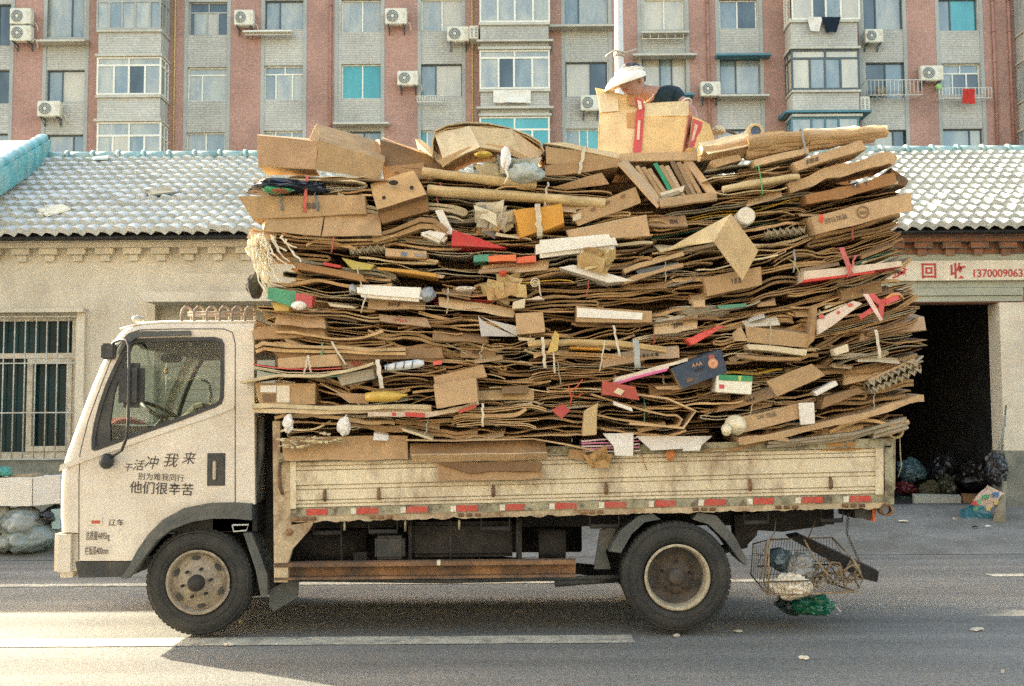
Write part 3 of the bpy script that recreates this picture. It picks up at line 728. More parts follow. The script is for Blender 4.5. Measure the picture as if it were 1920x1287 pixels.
# lamp post behind the truck
lp = P(1161, 100, 12.6); b = MB()
b.tube([(lp.x, 12.6, 0), (lp.x, 12.6, 3.0), (lp.x, 12.6, 9.2)], [.075, .06, .042], 14)
post = empty('lamp_post', (lp.x, 12.6, 0)); tag(post, 'slim pale metal lamp post rising behind the man on the load', 'lamp post')
reparent(b.build('pole', mat('galvanised_pole', (.55, .55, .50), rough=.5, metal=.1, mott=.1, bump=.05)), post)
b = MB(); z = P(1161, 104, 12.6).z; b.tube([(lp.x - .17, 12.55, z - .03), (lp.x - .06, 12.54, z + .04), (lp.x + .07, 12.54, z + .01), (lp.x + .2, 12.56, z + .06)], .012, 6); b.tube([(lp.x, 12.6, z - .02), (lp.x, 12.6, z + .03)], .066, 12)
reparent(b.build('bracket', M['awning']), post)
b = MB(); b.tube([(lp.x, 12.6, 0), (lp.x, 12.6, .12)], .12, 12); reparent(b.build('base', M['awning']), post)
b = MB(); b.bbox((lp.x - .1, 11.2, 9.15), (lp.x + .1, 12.7, 9.27), .04); reparent(b.build('lamp_head', M['awning']), post)
# ---------------------------------------------------------------- the truck
YT = 7.63            # plane of the truck's near side
YFAR = YT + 1.86
truck = empty('flatbed_truck', (0, YT, 0))
tag(truck, 'dusty white cargo truck loaded high with waste cardboard, dark characters on its door', 'truck')
def tb(mb, name, m, label=None): return reparent(mb.build(name, m, label=label), truck)
def sub(mb, name, m, parent, label=None):
    o = mb.build(name, m, label=label); o.parent = parent; return o
T = lambda px, py, Y=YT: (lambda p: (p.x, p.z))(P(px, py, Y))
M['truck'] = mat('dusty_white_paint', (.58, .535, .44), rough=.45, mott=.09, mscale=2.2, fine=.07, fscale=90, bump=.05, bscale=60, spec=.5,
                 dirt=(.36, .30, .21), dirt_amt=.6, dirt_scale=3.2, dirt_pow=(.44, .75), coat=.2)
M['bed'] = mat('dirty_bed_paint', (.58, .51, .35), rough=.65, mott=.1, mscale=3, fine=.1, fscale=70, bump=.15, bscale=50,
               dirt=(.19, .12, .06), dirt_amt=.9, dirt_scale=4.5, dirt_pow=(.49, .72), stretch=(1, 1, .5))
M['rail'] = mat('worn_rail_paint', (.30, .28, .18), rough=.8, mott=.25, mscale=6, fine=.15, fscale=60, bump=.4, bscale=50,
                dirt=(.07, .05, .03), dirt_amt=.85, dirt_scale=9, dirt_pow=(.48, .62))
M['rust'] = mat('rusty_steel', (.22, .12, .055), rough=.85, mott=.35, mscale=5, fine=.2, bump=.5, bscale=50, dirt=(.05, .04, .035), dirt_amt=.8, dirt_scale=4, dirt_pow=(.42, .62))
M['rust_post'] = mat('rust_stained_post', (.42, .34, .21), rough=.75, mott=.2, mscale=4, bump=.3, bscale=40, dirt=(.16, .08, .035), dirt_amt=.8, dirt_scale=5, dirt_pow=(.48, .66))
M['black'] = mat('black_plastic', (.018, .022, .024), rough=.55, mott=.25, mscale=8, bump=.15, bscale=80, dirt=(.08, .075, .06), dirt_amt=.5, dirt_scale=6)
M['grey_plastic'] = mat('grey_fender_plastic', (.055, .065, .062), rough=.6, mott=.2, mscale=6, bump=.15, bscale=80, dirt=(.13, .12, .095), dirt_amt=.6, dirt_scale=5)
M['chassis'] = mat('grimy_chassis', (.014, .013, .012), rough=.85, mott=.4, mscale=6, bump=.4, bscale=40, dirt=(.045, .04, .032), dirt_amt=.6, dirt_scale=5)
M['tyre'] = mat('tyre_rubber', (.022, .024, .022), rough=.85, mott=.2, mscale=8, bump=.3, bscale=60, dirt=(.06, .056, .044), dirt_amt=.7, dirt_scale=5, dirt_pow=(.4, .7))
M['rim'] = mat('dusty_rim', (.30, .26, .185), rough=.75, mott=.25, mscale=14, bump=.3, bscale=60, dirt=(.12, .09, .06), dirt_amt=.7, dirt_scale=16, dirt_pow=(.45, .65))
M['rim_dark'] = mat('grimy_rim', (.06, .054, .045), rough=.8, mott=.3, mscale=14, bump=.3, bscale=60, dirt=(.12, .09, .06), dirt_amt=.6, dirt_scale=12)
M['rim_edge'] = mat('rim_lip', (.42, .37, .25), rough=.65, mott=.2, mscale=20, bump=.2, dirt=(.2, .14, .08), dirt_amt=.5, dirt_scale=18)
M['reflector'] = mat('red_reflector', (.42, .045, .03), rough=.35, mott=.15, mscale=18, bump=.1, bscale=120, dirt=(.3, .16, .1), dirt_amt=.4, dirt_scale=14)
M['reflector_white'] = mat('white_reflector', (.58, .54, .42), rough=.4, mott=.15, mscale=20, bump=0)
M['lining'] = mat('cab_lining', (.11, .105, .09), rough=.9, mott=.2, mscale=5, bump=.2)
M['glass'] = mat('cab_glass', (.9, .93, .92), rough=.02, mott=0, fine=0, bump=0, trans=0)
def glass():
    m = bpy.data.materials.new('cab_glass'); m.use_nodes = True; N = m.node_tree.nodes; L = m.node_tree.links
    N.remove(N['Principled BSDF']); o = N['Material Output']
    t = N.new('ShaderNodeBsdfTransparent'); t.inputs[0].default_value = (.74, .79, .76, 1); g = N.new('ShaderNodeBsdfGlossy'); g.inputs['Roughness'].default_value = .03
    fz = N.new('ShaderNodeFresnel'); fz.inputs[0].default_value = 1.4; mx = N.new('ShaderNodeMixShader')
    L.new(fz.outputs[0], mx.inputs[0]); L.new(t.outputs[0], mx.inputs[1]); L.new(g.outputs[0], mx.inputs[2]); L.new(mx.outputs[0], o.inputs[0])
    return m
M['glass'] = glass()

# cab outline, from the foot of the door round the nose and roof to the back corner
prof = [(110, 1000), (108, 960), (109, 905), (114, 868), (124, 838), (140, 795), (157, 750), (174, 708), (190, 672), (206, 642), (224, 620), (246, 607), (275, 601), (330, 599), (400, 599), (476, 599)]
prof = [T(*p) for p in prof]
def smooth_line(pts, n=3):
    out = []
    for i in range(len(pts) - 1):
        p0 = pts[max(i-1, 0)]; p1 = pts[i]; p2 = pts[i+1]; p3 = pts[min(i+2, len(pts)-1)]
        for k in range(n):
            t = k / n
            out.append(tuple(.5*((2*p1[j]) + (-p0[j]+p2[j])*t + (2*p0[j]-5*p1[j]+4*p2[j]-p3[j])*t*t + (-p0[j]+3*p1[j]-3*p2[j]+p3[j])*t**3) for j in range(2)))
    out.append(pts[-1]); return out
prof = smooth_line(prof, 3)
def inset(pts, r):
    out = []
    for i, p in enumerate(pts):
        a = pts[max(i-1, 0)]; b_ = pts[min(i+1, len(pts)-1)]
        d = Vector((b_[0]-a[0], b_[1]-a[1])).normalized(); n = Vector((d.y, -d.x))   # to the right of travel: into the cab
        out.append((p[0] + n.x*r, p[1] + n.y*r))
    return out
RR = .075
# the shell: nose, windscreen opening and roof, with rounded side edges
stations = []
for k in range(6):
    a = math.pi/2 * k / 5
    stations.append((RR * (1 - math.sin(a)), YT + RR * (1 - math.cos(a))))      # inset, y
stations += [(0.0, (YT + YFAR)/2)]
stations += [(s[0], YFAR - (s[1] - YT)) for s in reversed(stations[:6])]
ws0 = min(range(len(prof)), key=lambda i: (prof[i][0]-T(140, 795)[0])**2 + (prof[i][1]-T(140, 795)[1])**2)
ws1 = min(range(len(prof)), key=lambda i: (prof[i][0]-T(215, 632)[0])**2 + (prof[i][1]-T(215, 632)[1])**2)
lines = [inset(prof, s[0]) for s in stations]
b = MB(); g = MB(); np_ = len(prof); ns = len(stations)
vs = [(lines[j][i][0], stations[j][1], lines[j][i][1]) for j in range(ns) for i in range(np_)]
fs = []; gf = []
for j in range(ns - 1):
    for i in range(np_ - 1):
        a = j*np_ + i; f = (a, a + np_, a + np_ + 1, a + 1)
        if ws0 <= i < ws1 and 4 <= j < ns - 5: gf.append(f)
        else: fs.append(f)
b.add(vs, fs, (1, 1, 1), 0, True)
# inner skin
ivs = [(inset(prof, .05)[i][0], y, inset(prof, .05)[i][1]) for y in (YT + .05, YFAR - .05) for i in range(np_)]
b.add(ivs, [(i, i+1, i+1+np_, i+np_) for i in range(np_ - 1) if not (ws0 <= i < ws1)], (1, 1, 1), 1)
cab = tb(b, 'cab', [M['truck'], M['lining']])
g.add(vs, gf, (1, 1, 1), 0, True); tb(g, 'windscreen', M['glass'])
# near side: door panel with window opening, cut along the shell's inset edge
inn = inset(prof, RR)
xb, _ = T(476, 700)
arch = [(478, 946), (440, 944), (395, 947), (350, 957), (312, 978), (283, 1003), (262, 1030), (243, 1060), (240, 1052)]
foot = [T(478, 946), T(440, 944), T(395, 947), T(352, 956), T(314, 976), T(285, 1001), T(262, 1030), T(250, 1052), T(148, 1052), T(148, 1000)]
wino = [(172, 843), (172, 822), (176, 795), (185, 760), (197, 725), (210, 695), (224, 667), (236, 648), (247, 638), (262, 635), (330, 633), (402, 632), (416, 636), (421, 646), (421, 700), (420, 745), (416, 757), (405, 764), (340, 789), (260, 817), (190, 842), (178, 846)]
wl = [T(*p) for p in wino]
outer = list(inn) + foot
b = MB()
b.prism(outer, [wl], YT, YT + .045)
door = tb(b, 'door', M['truck'])
reparent(door, truck)
# far side with the same openings
b = MB(); wf = [T(*p) for p in wino]; b.prism(outer, [wf], YFAR - .045, YFAR); tb(b, 'far_door', M['truck'])
# window seals and glass
def loft_frame(mb, loop, wd, y0, y1):
    n = len(loop); cx = sum(p[0] for p in loop)/n; cz = sum(p[1] for p in loop)/n
    ins = []
    for i in range(n):
        a = loop[i-1]; c = loop[(i+1) % n]; d = Vector((c[0]-a[0], c[1]-a[1])).normalized(); nn = Vector((-d.y, d.x))
        if nn.dot(Vector((cx - loop[i][0], cz - loop[i][1]))) < 0: nn = -nn
        ins.append((loop[i][0] + nn.x*wd, loop[i][1] + nn.y*wd))
    mb.prism(loop, [ins], y0, y1); return ins
def seal(side):
    b = MB(); y = YT if side == 0 else YFAR
    ins = loft_frame(b, [T(*p) for p in wino], .028, y - .006, y + (.04 if side == 0 else .006))
    return b, ins
b, ins = seal(0)
# dark front quarter pillar in the window opening and top shade strip
b.prism([T(174, 842), T(178, 795), T(199, 722), T(228, 662), T(247, 638), T(252, 638), T(229, 690), T(213, 740), T(206, 790), T(207, 834)], [], YT + .004, YT + .03)
sub(b, 'window_seal', M['black'], door)
b = MB(); b.prism([T(243, 626), T(262, 622), T(358, 621), T(360, 629), T(300, 631), T(262, 632), T(238, 647), T(228, 664), T(222, 664), T(232, 643)], [], YT - .03, YT + .001); sub(b, 'rain_visor', M['grey_plastic'], door)
b = MB(); b.prism(ins, [], YT + .016, YT + .019); sub(b, 'side_glass', M['glass'], door)
b, ins2 = seal(1); sub(b, 'far_window_seal', M['black'], bpy.data.objects['far_door'])
# door seams
def seam(pts, Y, r=.0035, par=door, name='door_seam'):
    b = MB(); b.tube([(T(*p)[0], Y, T(*p)[1]) for p in pts], r, 5, flat=1); sub(b, name, M['black'], par)
seam([(148, 1050), (148, 900), (150, 850), (165, 790), (183, 740), (206, 680), (222, 648), (240, 626), (262, 619), (330, 617), (420, 617), (436, 624), (441, 645), (441, 800), (441, 943)], YT + .0)
b = MB()                                  # waist crease
b.prism([T(114, 872), T(150, 858), T(280, 812), T(420, 766), T(440, 760), T(440, 766), T(420, 774), T(280, 822), T(150, 869), T(112, 884)], [], YT - .012, YT + .002); sub(b, 'waist_line', M['truck'], door)
b = MB(); b.tube([(T(x, y)[0], YT + .02, T(x, y)[1]) for x, y in ((224, 617), (252, 609), (300, 605), (400, 604), (476, 604))], .008, 6); tb(b, 'roof_gutter', M['truck'])
# handle
b = MB(); hx0, hz1 = T(389, 850); hx1, hz0 = T(422, 911)
b.bbox((hx0, YT - .006, hz0), (hx1, YT + .002, hz1), .02); hd = sub(b, 'door_handle', M['black'], door)
b = MB(); x, z = T(403, 880); b.bbox((x - .012, YT - .022, z - .075), (x + .012, YT - .006, z + .06), .006); sub(b, 'handle_lever', mat('worn_metal', (.35, .33, .27), rough=.35, metal=.7, bump=.1), door)
# back panel and cab floor, dashboard, seats
b = MB(); zf = T(300, 940)[1]
b.box((T(476, 700)[0] - .05, YT + .02, T(300, 946)[1]), (T(476, 700)[0], YFAR - .02, T(300, 745)[1]))
b.box((T(476, 700)[0] - .05, YT + .02, T(300, 640)[1]), (T(476, 700)[0], YFAR - .02, T(300, 602)[1]))
for y in (YT + .02, (YT + YFAR)/2 - .04, YFAR - .1): b.box((T(476, 700)[0] - .048, y, T(300, 745)[1]), (T(476, 700)[0] - .002, y + .08, T(300, 640)[1]))
tb(b, 'cab_rear_panel', M['truck'])
b = MB(); b.box((T(150, 900)[0], YT + .06, T(200, 1000)[1]), (T(470, 900)[0], YFAR - .06, T(200, 950)[1]))
tb(b, 'cab_floor', M['chassis'])
b = MB(); b.prism([T(140, 900), T(250, 900), T(262, 838), T(240, 800), T(205, 796), T(180, 805), T(158, 840)], [], YT + .07, YFAR - .07); tb(b, 'dashboard', M['black'])
M['seat'] = mat('seat_fabric', (.12, .115, .10), rough=.95, mott=.2, mscale=8, bump=.3)
for (y0, y1) in ((YT + .16, YT + .66), (YT + .72, YFAR - .14)):
    b = MB(); b.bbox((T(330, 850)[0], y0, T(300, 880)[1]), (T(440, 850)[0], y1, T(300, 838)[1]), .05); st = tb(b, 'seat', M['seat'])
    b = MB(); b.bbox((T(425, 850)[0], y0, T(300, 860)[1]), (T(462, 850)[0], y1, T(300, 748)[1]), .05); sub(b, 'seat_back', M['seat'], st)
# clutter on the dash, coloured cloth over the seat
b = MB(); b.lump(P(232, 798, YT + .6), (.14, .2, .06), 4, .3, col=(.22, .05, .04)); tb(b, 'dash_cloth', M['cloth'])
b = MB(); b.lump(P(395, 782, YT + .45), (.22, .22, .1), 9, .35, col=(.16, .14, .10)); tb(b, 'jacket', M['cloth'])
# steering wheel
b = MB(); c = P(312, 800, YT + .42); pts = []
for k in range(25):
    a = 2*math.pi*k/24; pts.append(c + Vector((math.cos(a)*.17, math.sin(a)*.2, math.cos(a)*-.10 + .08)))
b.tube(pts, .014, 8, caps=False); b.tube([c + Vector((0, 0, .08)), c + Vector((-.25, 0, -.2))], .02, 8)
for s in (-1, 1): b.tube([c + Vector((0, 0, .08)), c + Vector((0, .19*s, .08))], .011, 6)
tb(b, 'steering_wheel', mat('wheel_leather', (.14, .12, .09), rough=.6, bump=.1))
b = MB(); c = P(322, 672, YT + .95); b.bbox((c.x - .085, c.y - .02, c.z - .035), (c.x + .085, c.y + .02, c.z + .035), .015); b.tube([c, c + Vector((-.06, 0, .12))], .01, 6); rv = tb(b, 'rear_view_mirror', M['black'])
b = MB(); b.tube([P(312, 680, YT + .95), P(312, 692, YT + .95)], .002, 4); b.lump(P(312, 696, YT + .95), (.016, .016, .03), 2, .1, col=(.5, .33, .18)); b.tube([P(312, 703, YT + .95), P(311, 740, YT + .95)], .004, 5); sub(b, 'hanging_charm', M['cloth'], rv)
b = MB()
b.tube([P(222, 705, YT + .1), P(216, 712, YT + .1), P(214, 735, YT + .1), P(206, 765, YT + .1), P(200, 772, YT+.1)], .012, 7)
b.tube([P(378, 712, YFAR - .1), P(392, 718, YFAR - .1), P(396, 740, YFAR - .1), P(392, 762, YFAR - .1)], .012, 7); tb(b, 'grab_handle', M['lining'])
# roof lining sag and belt
b = MB(); b.bbox((T(248, 640)[0], YT + .09, T(300, 652)[1]), (T(470, 640)[0], YFAR - .08, T(300, 622)[1]), .02); tb(b, 'headliner', M['lining'])
# mirrors
mr = MB(); c0_, c1_ = P(224, 765, YT - .14), P(272, 681, YT - .14)
mr.bbox((c0_.x, YT - .2, c0_.z), (c1_.x, YT - .1, c1_.z), .035)
mir = tb(mr, 'side_mirror', M['black'])
b = MB(); b.tube([P(204, 655, YT + .02), P(214, 642, YT - .05), P(226, 637, YT - .1), P(238, 638, YT - .15), P(242, 650, YT - .17), P(242, 700, YT - .21), P(240, 790, YT - .21), P(238, 820, YT - .19), P(228, 845, YT - .12), P(205, 860, YT - .03)], .011, 8); sub(b, 'mirror_arm', M['black'], mir)
b = MB(); b.bbox(tuple(P(202, 663, YT + .02) - Vector((.03, .06, .045))), tuple(P(215, 650, YT + .02) + Vector((.02, 0, .02))), .012); sub(b, 'mirror_bracket', M['black'], mir)
b = MB(); b.lump(P(200, 865, YT - .05), (.052, .055, .056), 3, .05, sm=True); tb(b, 'blind_spot_mirror', M['black'])
b = MB(); b.lump(P(259, 599, YT + .3), (.045, .05, .03), 3, .05, sm=True); tb(b, 'roof_marker_lamp', mat('clear_lamp', (.3, .3, .27), rough=.3, bump=0))
# bumper
b = MB(); p0, p1 = P(97, 1085, YT), P(146, 990, YT)
b.bbox((p0.x, YT - .01, p0.z), (p1.x, YFAR + .01, p1.z), .045); tb(b, 'bumper', M['truck'])
b = MB(); b.box((T(146, 1000)[0], YT + .05, T(160, 1050)[1]), (T(152, 1000)[0], YFAR - .05, T(160, 995)[1]))
b.prism([T(140, 1054), T(252, 1054), T(240, 1082), T(146, 1084)], [], YT + .01, YFAR - .01); tb(b, 'lower_sill', M['black'])
b = MB(); b.box((T(112, 960)[0] + .03, YT + .2, T(112, 985)[1]), (T(112, 960)[0] + .06, YFAR - .2, T(112, 900)[1])); tb(b, 'grille', M['black'])
for yy in (YT + .06, YFAR - .36):
    b = MB(); q = P(108, 960, YT); b.bbox((q.x - .012, yy, q.z - .08), (q.x + .05, yy + .3, q.z + .1), .02); tb(b, 'headlight', mat('headlight_lens', (.5, .5, .46), rough=.15, bump=0))
# wheel arch lip (grey plastic), dark inner well
def ring_arc(mb, outer_pts, inner_pts, y0, y1):
    o_ = [T(*p) for p in outer_pts]; i_ = [T(*p) for p in inner_pts]
    mb.prism(o_ + list(reversed(i_)), [], y0, y1)
ao = [(474, 944), (440, 942), (395, 943), (348, 952), (308, 974), (282, 1000), (261, 1030), (244, 1062), (230, 1084)]
ai = [(474, 975), (440, 972), (400, 972), (362, 978), (325, 992), (298, 1012), (276, 1040), (256, 1068), (240, 1085)]
b = MB(); ring_arc(b, ao, ai, YT - .035, YT + .06); fd = tb(b, 'front_fender', M['grey_plastic'])
b = MB(); b.prism([T(x, y) for x, y in ((455, 1000), (470, 1000), (486, 1040), (500, 1080), (500, 1118), (488, 1120), (478, 1070))], [], YT + .02, YT + .3); sub(b, 'mud_flap_bracket', M['grey_plastic'], fd)
b = MB(); b.prism([T(500, 1110), T(555, 1082), T(552, 1125), T(507, 1152), T(498, 1140)], [], YT + .1, YT + .13); sub(b, 'mud_flap', M['grey_plastic'], fd)
b = MB()                                   # entry step bracket
b.tube([P(436, 985, YT - .03), P(438, 997, YT - .03), P(462, 995, YT - .03), P(466, 984, YT - .03), P(436, 985, YT - .03)], .006, 6); tb(b, 'step_bracket', mat('bright_wire', (.4, .4, .36), rough=.5, metal=.4))
b = MB(); b.box((T(300, 1000)[0], YT + .34, T(300, 1060)[1]), (T(500, 1000)[0], YFAR - .34, T(300, 950)[1]))
b.box((T(395, 960)[0], YT + .06, T(300, 1000)[1]), (T(478, 960)[0], YT + .3, T(300, 948)[1]))
tb(b, 'engine_cover', M['chassis'])

# wheels
def wheel(px, py, Y, r, kind, parent=truck, wd=.2, hub=True):
    c = P(px, py, Y); base = empty('wheel', (0, 0, 0)); base.parent = truck; base.matrix_parent_inverse = Matrix.Translation(-Vector(truck.location)); base.location = c
    tr = MB(); k = r
    tr.lathe([(k*.60, .03), (k*.63, .008), (k*.70, -.006), (k*.80, -.012), (k*.90, -.006), (k*.955, .012), (k*.985, .03), (k*.995, .05), (k, .075), (k, wd - .075), (k*.985, wd - .03), (k*.9, wd + .01), (k*.62, wd - .01), (k*.6, .03)], (0, 0, 0), 72)
    # tread blocks round the shoulder
    for i in range(60):
        a = 2*math.pi*i/60
        for (ya, yb) in ((.03, .07), (.085, wd - .085), (wd - .07, wd - .03)):
            da = .035; R0, R1 = k*.985, k*1.006
            q = [(R_*math.cos(t), y, R_*math.sin(t)) for R_ in (R0, R1) for t in (a - da, a + da) for y in (ya, yb)]
            tr.add(q, [(4, 5, 7, 6), (0, 4, 6, 2), (1, 3, 7, 5), (0, 1, 5, 4), (2, 6, 7, 3)])
    for rr in (.72, .93): tr.lathe([(k*rr, -.012), (k*(rr+.012), -.017), (k*(rr+.024), -.010)], (0, 0, 0), 72)
    ty = tr.build('tyre', M['tyre'], base)
    rm = MB(); hr = k*.57
    nh = 6 if kind == 'front' else 5
    if kind == 'front':
        disc = [(hr*1.06, -.004), (hr*.99, -.012), (hr*.96, .01), (hr*.90, .04), (hr*.70, .022), (hr*.55, .005), (hr*.42, .0), (hr*.38, -.02)]
    else:
        disc = [(hr*1.06, -.004), (hr*.99, -.014), (hr*.95, .02), (hr*.90, .09), (hr*.72, .11), (hr*.60, .115), (hr*.52, .085), (hr*.40, .08)]
    lip = disc[:4]; face = disc[3:]
    lp_ = MB(); lp_.lathe(lip, (0, 0, 0), 56)
    ro = lp_.build('rim', M['rim'] if kind == 'front' else M['rim_edge'], base)
    fc = MB(); fc.lathe(face + [(0.0, face[-1][1])], (0, 0, 0), 56); do = fc.build('wheel_disc', M['rim'] if kind == 'front' else M['rim_dark'], base)
    hb_ = MB()
    for i in range(nh):
        a = 2*math.pi*(i + (.62 if kind == 'front' else .75))/nh; rr = hr*.79; yy = .024 if kind == 'front' else .098
        n = 14; vs = [(math.cos(a)*rr + math.cos(t)*math.cos(a)*hr*.075 - math.sin(t)*math.sin(a)*hr*.15, yy, math.sin(a)*rr + math.cos(t)*math.sin(a)*hr*.075 + math.sin(t)*math.cos(a)*hr*.15) for t in [2*math.pi*j/n for j in range(n)]]
        hb_.add(vs + [(v[0], v[1] - .006, v[2]) for v in vs], [tuple(range(n, 2*n))] + [(j, (j+1) % n, n + (j+1) % n, n + j) for j in range(n)])
    hb_.build('hand_hole', M['black'], base)
    hu = MB()
    y0 = disc[-1][1]
    hu.lathe([(hr*.27, y0 + .002), (hr*.26, y0 - .05), (hr*.22, y0 - .07), (0, y0 - .075)], (0, 0, 0), 24)
    hu.build('hub', M['chassis'] if kind == 'front' else M['rim_dark'], base)
    lg = MB()
    for i in range(6 if kind == 'front' else 5):
        a = 2*math.pi*(i+.2)/(6 if kind == 'front' else 5); lg.tube([(math.cos(a)*hr*.47, y0 + .01, math.sin(a)*hr*.47), (math.cos(a)*hr*.47, y0 - .03, math.sin(a)*hr*.47)], hr*.05, 6)
    lg.build('wheel_nut', M['chassis'], base)
    return base
wheel(371, 1092, YT + .02, 98.5/262, 'front')
wheel(1270, 1083, YT + .0, 101/262, 'rear')
def plain_wheel(px, py, Y, r):
    c = P(px, py, YT); b = MB(); b.lathe([(r*.5, .03), (r*.8, 0), (r*.97, .02), (r, .06), (r, .15), (r*.97, .2), (r*.5, .2)], (c.x, Y, c.z), 40); b.lathe([(0, .1), (r*.55, .1)], (c.x, Y, c.z), 24); tb(b, 'far_wheel', M['tyre'])
plain_wheel(371, 1092, YFAR - .24, 98.5/262); plain_wheel(1270, 1083, YT + .235, 100/262); plain_wheel(1270, 1083, YFAR - .24, 100/262); plain_wheel(1270, 1083, YFAR - .47, 100/262)

# exhaust stack / intake between cab and bed
b = MB(); b.tube([P(489, 785, YT + .12), P(489, 850, YT + .12), P(485, 875, YT + .12), P(481, 900, YT + .12), P(481, 942, YT + .12)], .03, 8); tb(b, 'air_intake', M['grey_plastic'])
b = MB(); b.box((T(482, 800)[0], YT + .3, T(490, 1110)[1]), (T(512, 800)[0], YFAR - .3, T(490, 770)[1])); tb(b, 'cab_gap_guard', M['chassis'])
# roof hoops
M['hoop'] = mat('dull_hoop_steel', (.20, .165, .13), rough=.8, mott=.3, mscale=12, bump=.2)
ro = None
for k, px in enumerate((341, 364.5, 388, 412, 436, 460)):
    b = MB(); c = P(px, 614, YT + .05)
    pts = [c, P(px - 1, 590, YT + .05), P(px + 1, 581, YT + .06), P(px + 6, 576, YT + .1), P(px + 12, 576, YT + .22), P(px + 16, 579, YT + .5), P(px + 17, 583, YT + 1.0), P(px + 18, 592, YT + 1.3), P(px + 18, 606, YT + 1.32)]
    b.tube(pts, .010, 7)
    tb(b, 'roof_hoop', M['hoop'])
b = MB(); b.tube([P(352, 587, YT + .5), P(480, 585, YT + .5)], .010, 7); b.tube([P(352, 592, YT + .9), P(480, 591, YT + .9)], .010, 7); tb(b, 'roof_bar', M['hoop'])

# cargo bed: everything follows the slight rake seen in the photograph
def B(px, dy): return T(px, 952 - (px - 545) * .0243 + dy)       # dy: photo pixels below the panel's foot
bx0_, bx1_ = 545, 1655
def strip(x0, x1, d0, d1, y0, y1, name, m, top0=None):
    b = MB(); b.prism([B(x0, d1), B(x1, d1), B(x1, d0), B(x0, d0)], [], y0, y1); return b
# side board pressed from horizontal ribs
b = MB()
ribs = [(-84, -78, .0), (-76, -70, .0), (-68, -42, .004), (-40, -34, -.004), (-32, -14, .004), (-12, -7, .0), (-5, 0, .0)]
b.prism([B(bx0_, 0), B(bx1_, 0), B(bx1_, -86), B(bx0_, -86)], [], YT + .012, YT + .045)
for (d0, d1, o_) in ribs:
    n = 60
    b.prism([B(bx0_ + 3, d1), B(bx1_ - 3, d1), B(bx1_ - 3, d0), B(bx0_ + 3, d0)], [], YT - .006 - o_, YT + .012)
board = tb(b, 'side_board', M['bed'])
for px in (610, 711, 925, 1136, 1405, 1556):
    b = MB(); x, z = B(px, -22); b.bbox((x - .009, YT - .03, z - .045), (x + .009, YT - .004, z + .045), .004); b.tube([(x, YT - .03, z + .02), (x, YT - .03, z - .035)], .014, 6); sub(b, 'latch', M['rust'], board)
for (x0, x1) in ((545, 556), (1640, 1655)):
    b = MB(); b.prism([B(x0, 2), B(x1, 2), B(x1, -86), B(x0, -86)], [], YT - .02, YT - .007); sub(b, 'end_cap', M['bed'], board)
b = MB(); b.prism([B(525, -86), B(1668, -86), B(1668, -103), B(525, -103)], [], YT - .015, YT + .05)
b.prism([B(525, -86), B(1668, -86), B(1668, -89), B(525, -89)], [], YT - .03, YT - .016); tb(b, 'top_rail', M['rail'])
b = MB(); b.prism([B(545, 17), B(1672, 17), B(1672, 1), B(545, 1)], [], YT - .004, YT + .06); lowr = tb(b, 'bottom_rail', M['rail'])
# ragged rusty lip
b = MB(); vs = []; n = 220
for i in range(n + 1):
    px = 545 + (1670 - 545) * i / n; x, z = B(px, 17); e = .014 + .014 * nz(px*.05) + .008*nz(px*.3); x2, z2 = B(px, 24)
    vs += [(x, YT + .0, z), (x, YT + .0, z2 - e), (x, YT + .03, z), (x, YT + .03, z2 - e)]
fs = []
for i in range(n):
    a = 4*i; fs += [(a, a+1, a+5, a+4), (a+2, a+6, a+7, a+3), (a+1, a+3, a+7, a+5)]
b.add(vs, fs); tb(b, 'rusty_lip', M['rust_post'])
reds = [575, 669, 762, 856, 948, 1041, 1134, 1227, 1320, 1412, 1502, 1592]
for i, px in enumerate(reds):
    b = MB(); d = 3 if i < 6 else 2.5; wdt = 40 if i != 4 else 36
    tear = 3 if i in (4, 9) else 0
    b.prism([B(px, 15), B(px + wdt - tear, 15), B(px + wdt, 4), B(px + (2 if i % 3 else 0), 3)], [], YT - .009, YT - .005); sub(b, 'reflector', M['reflector'], lowr)
    b = MB(); b.prism([B(px - 11, 15), B(px - 1, 15), B(px - 1, 4), B(px - 11, 4)], [], YT - .008, YT - .005)
    if i: sub(b, 'reflector', M['reflector_white'], lowr, label='white reflector tape')
# hinge lugs below
for px in (572, 715, 880, 1110, 1320, 1475, 1600):
    b = MB(); x, z = B(px, 22)
    for s in (-.06, 0, .06): b.tube([(x + s - .02, YT + .0, z), (x + s + .02, YT + .0, z)], .014, 7)
    tb(b, 'hinge', M['rust'])
# bed floor, far board, headboard, tail board
b = MB(); b.prism([B(530, 8), B(1668, 8), B(1668, -2), B(530, -2)], [], YT + .061, YFAR - .05); tb(b, 'bed_floor', M['chassis'])
b = MB(); b.prism([B(530, 14), B(1668, 14), B(1668, -100), B(530, -100)], [], YFAR - .045, YFAR); tb(b, 'far_side_board', M['bed'])
b = MB(); x, z = B(1660, 14); x2, z2 = B(1660, -100); b.box((x, YT + .06, z), (x + .04, YFAR - .06, z2)); tb(b, 'tail_board', M['bed'])
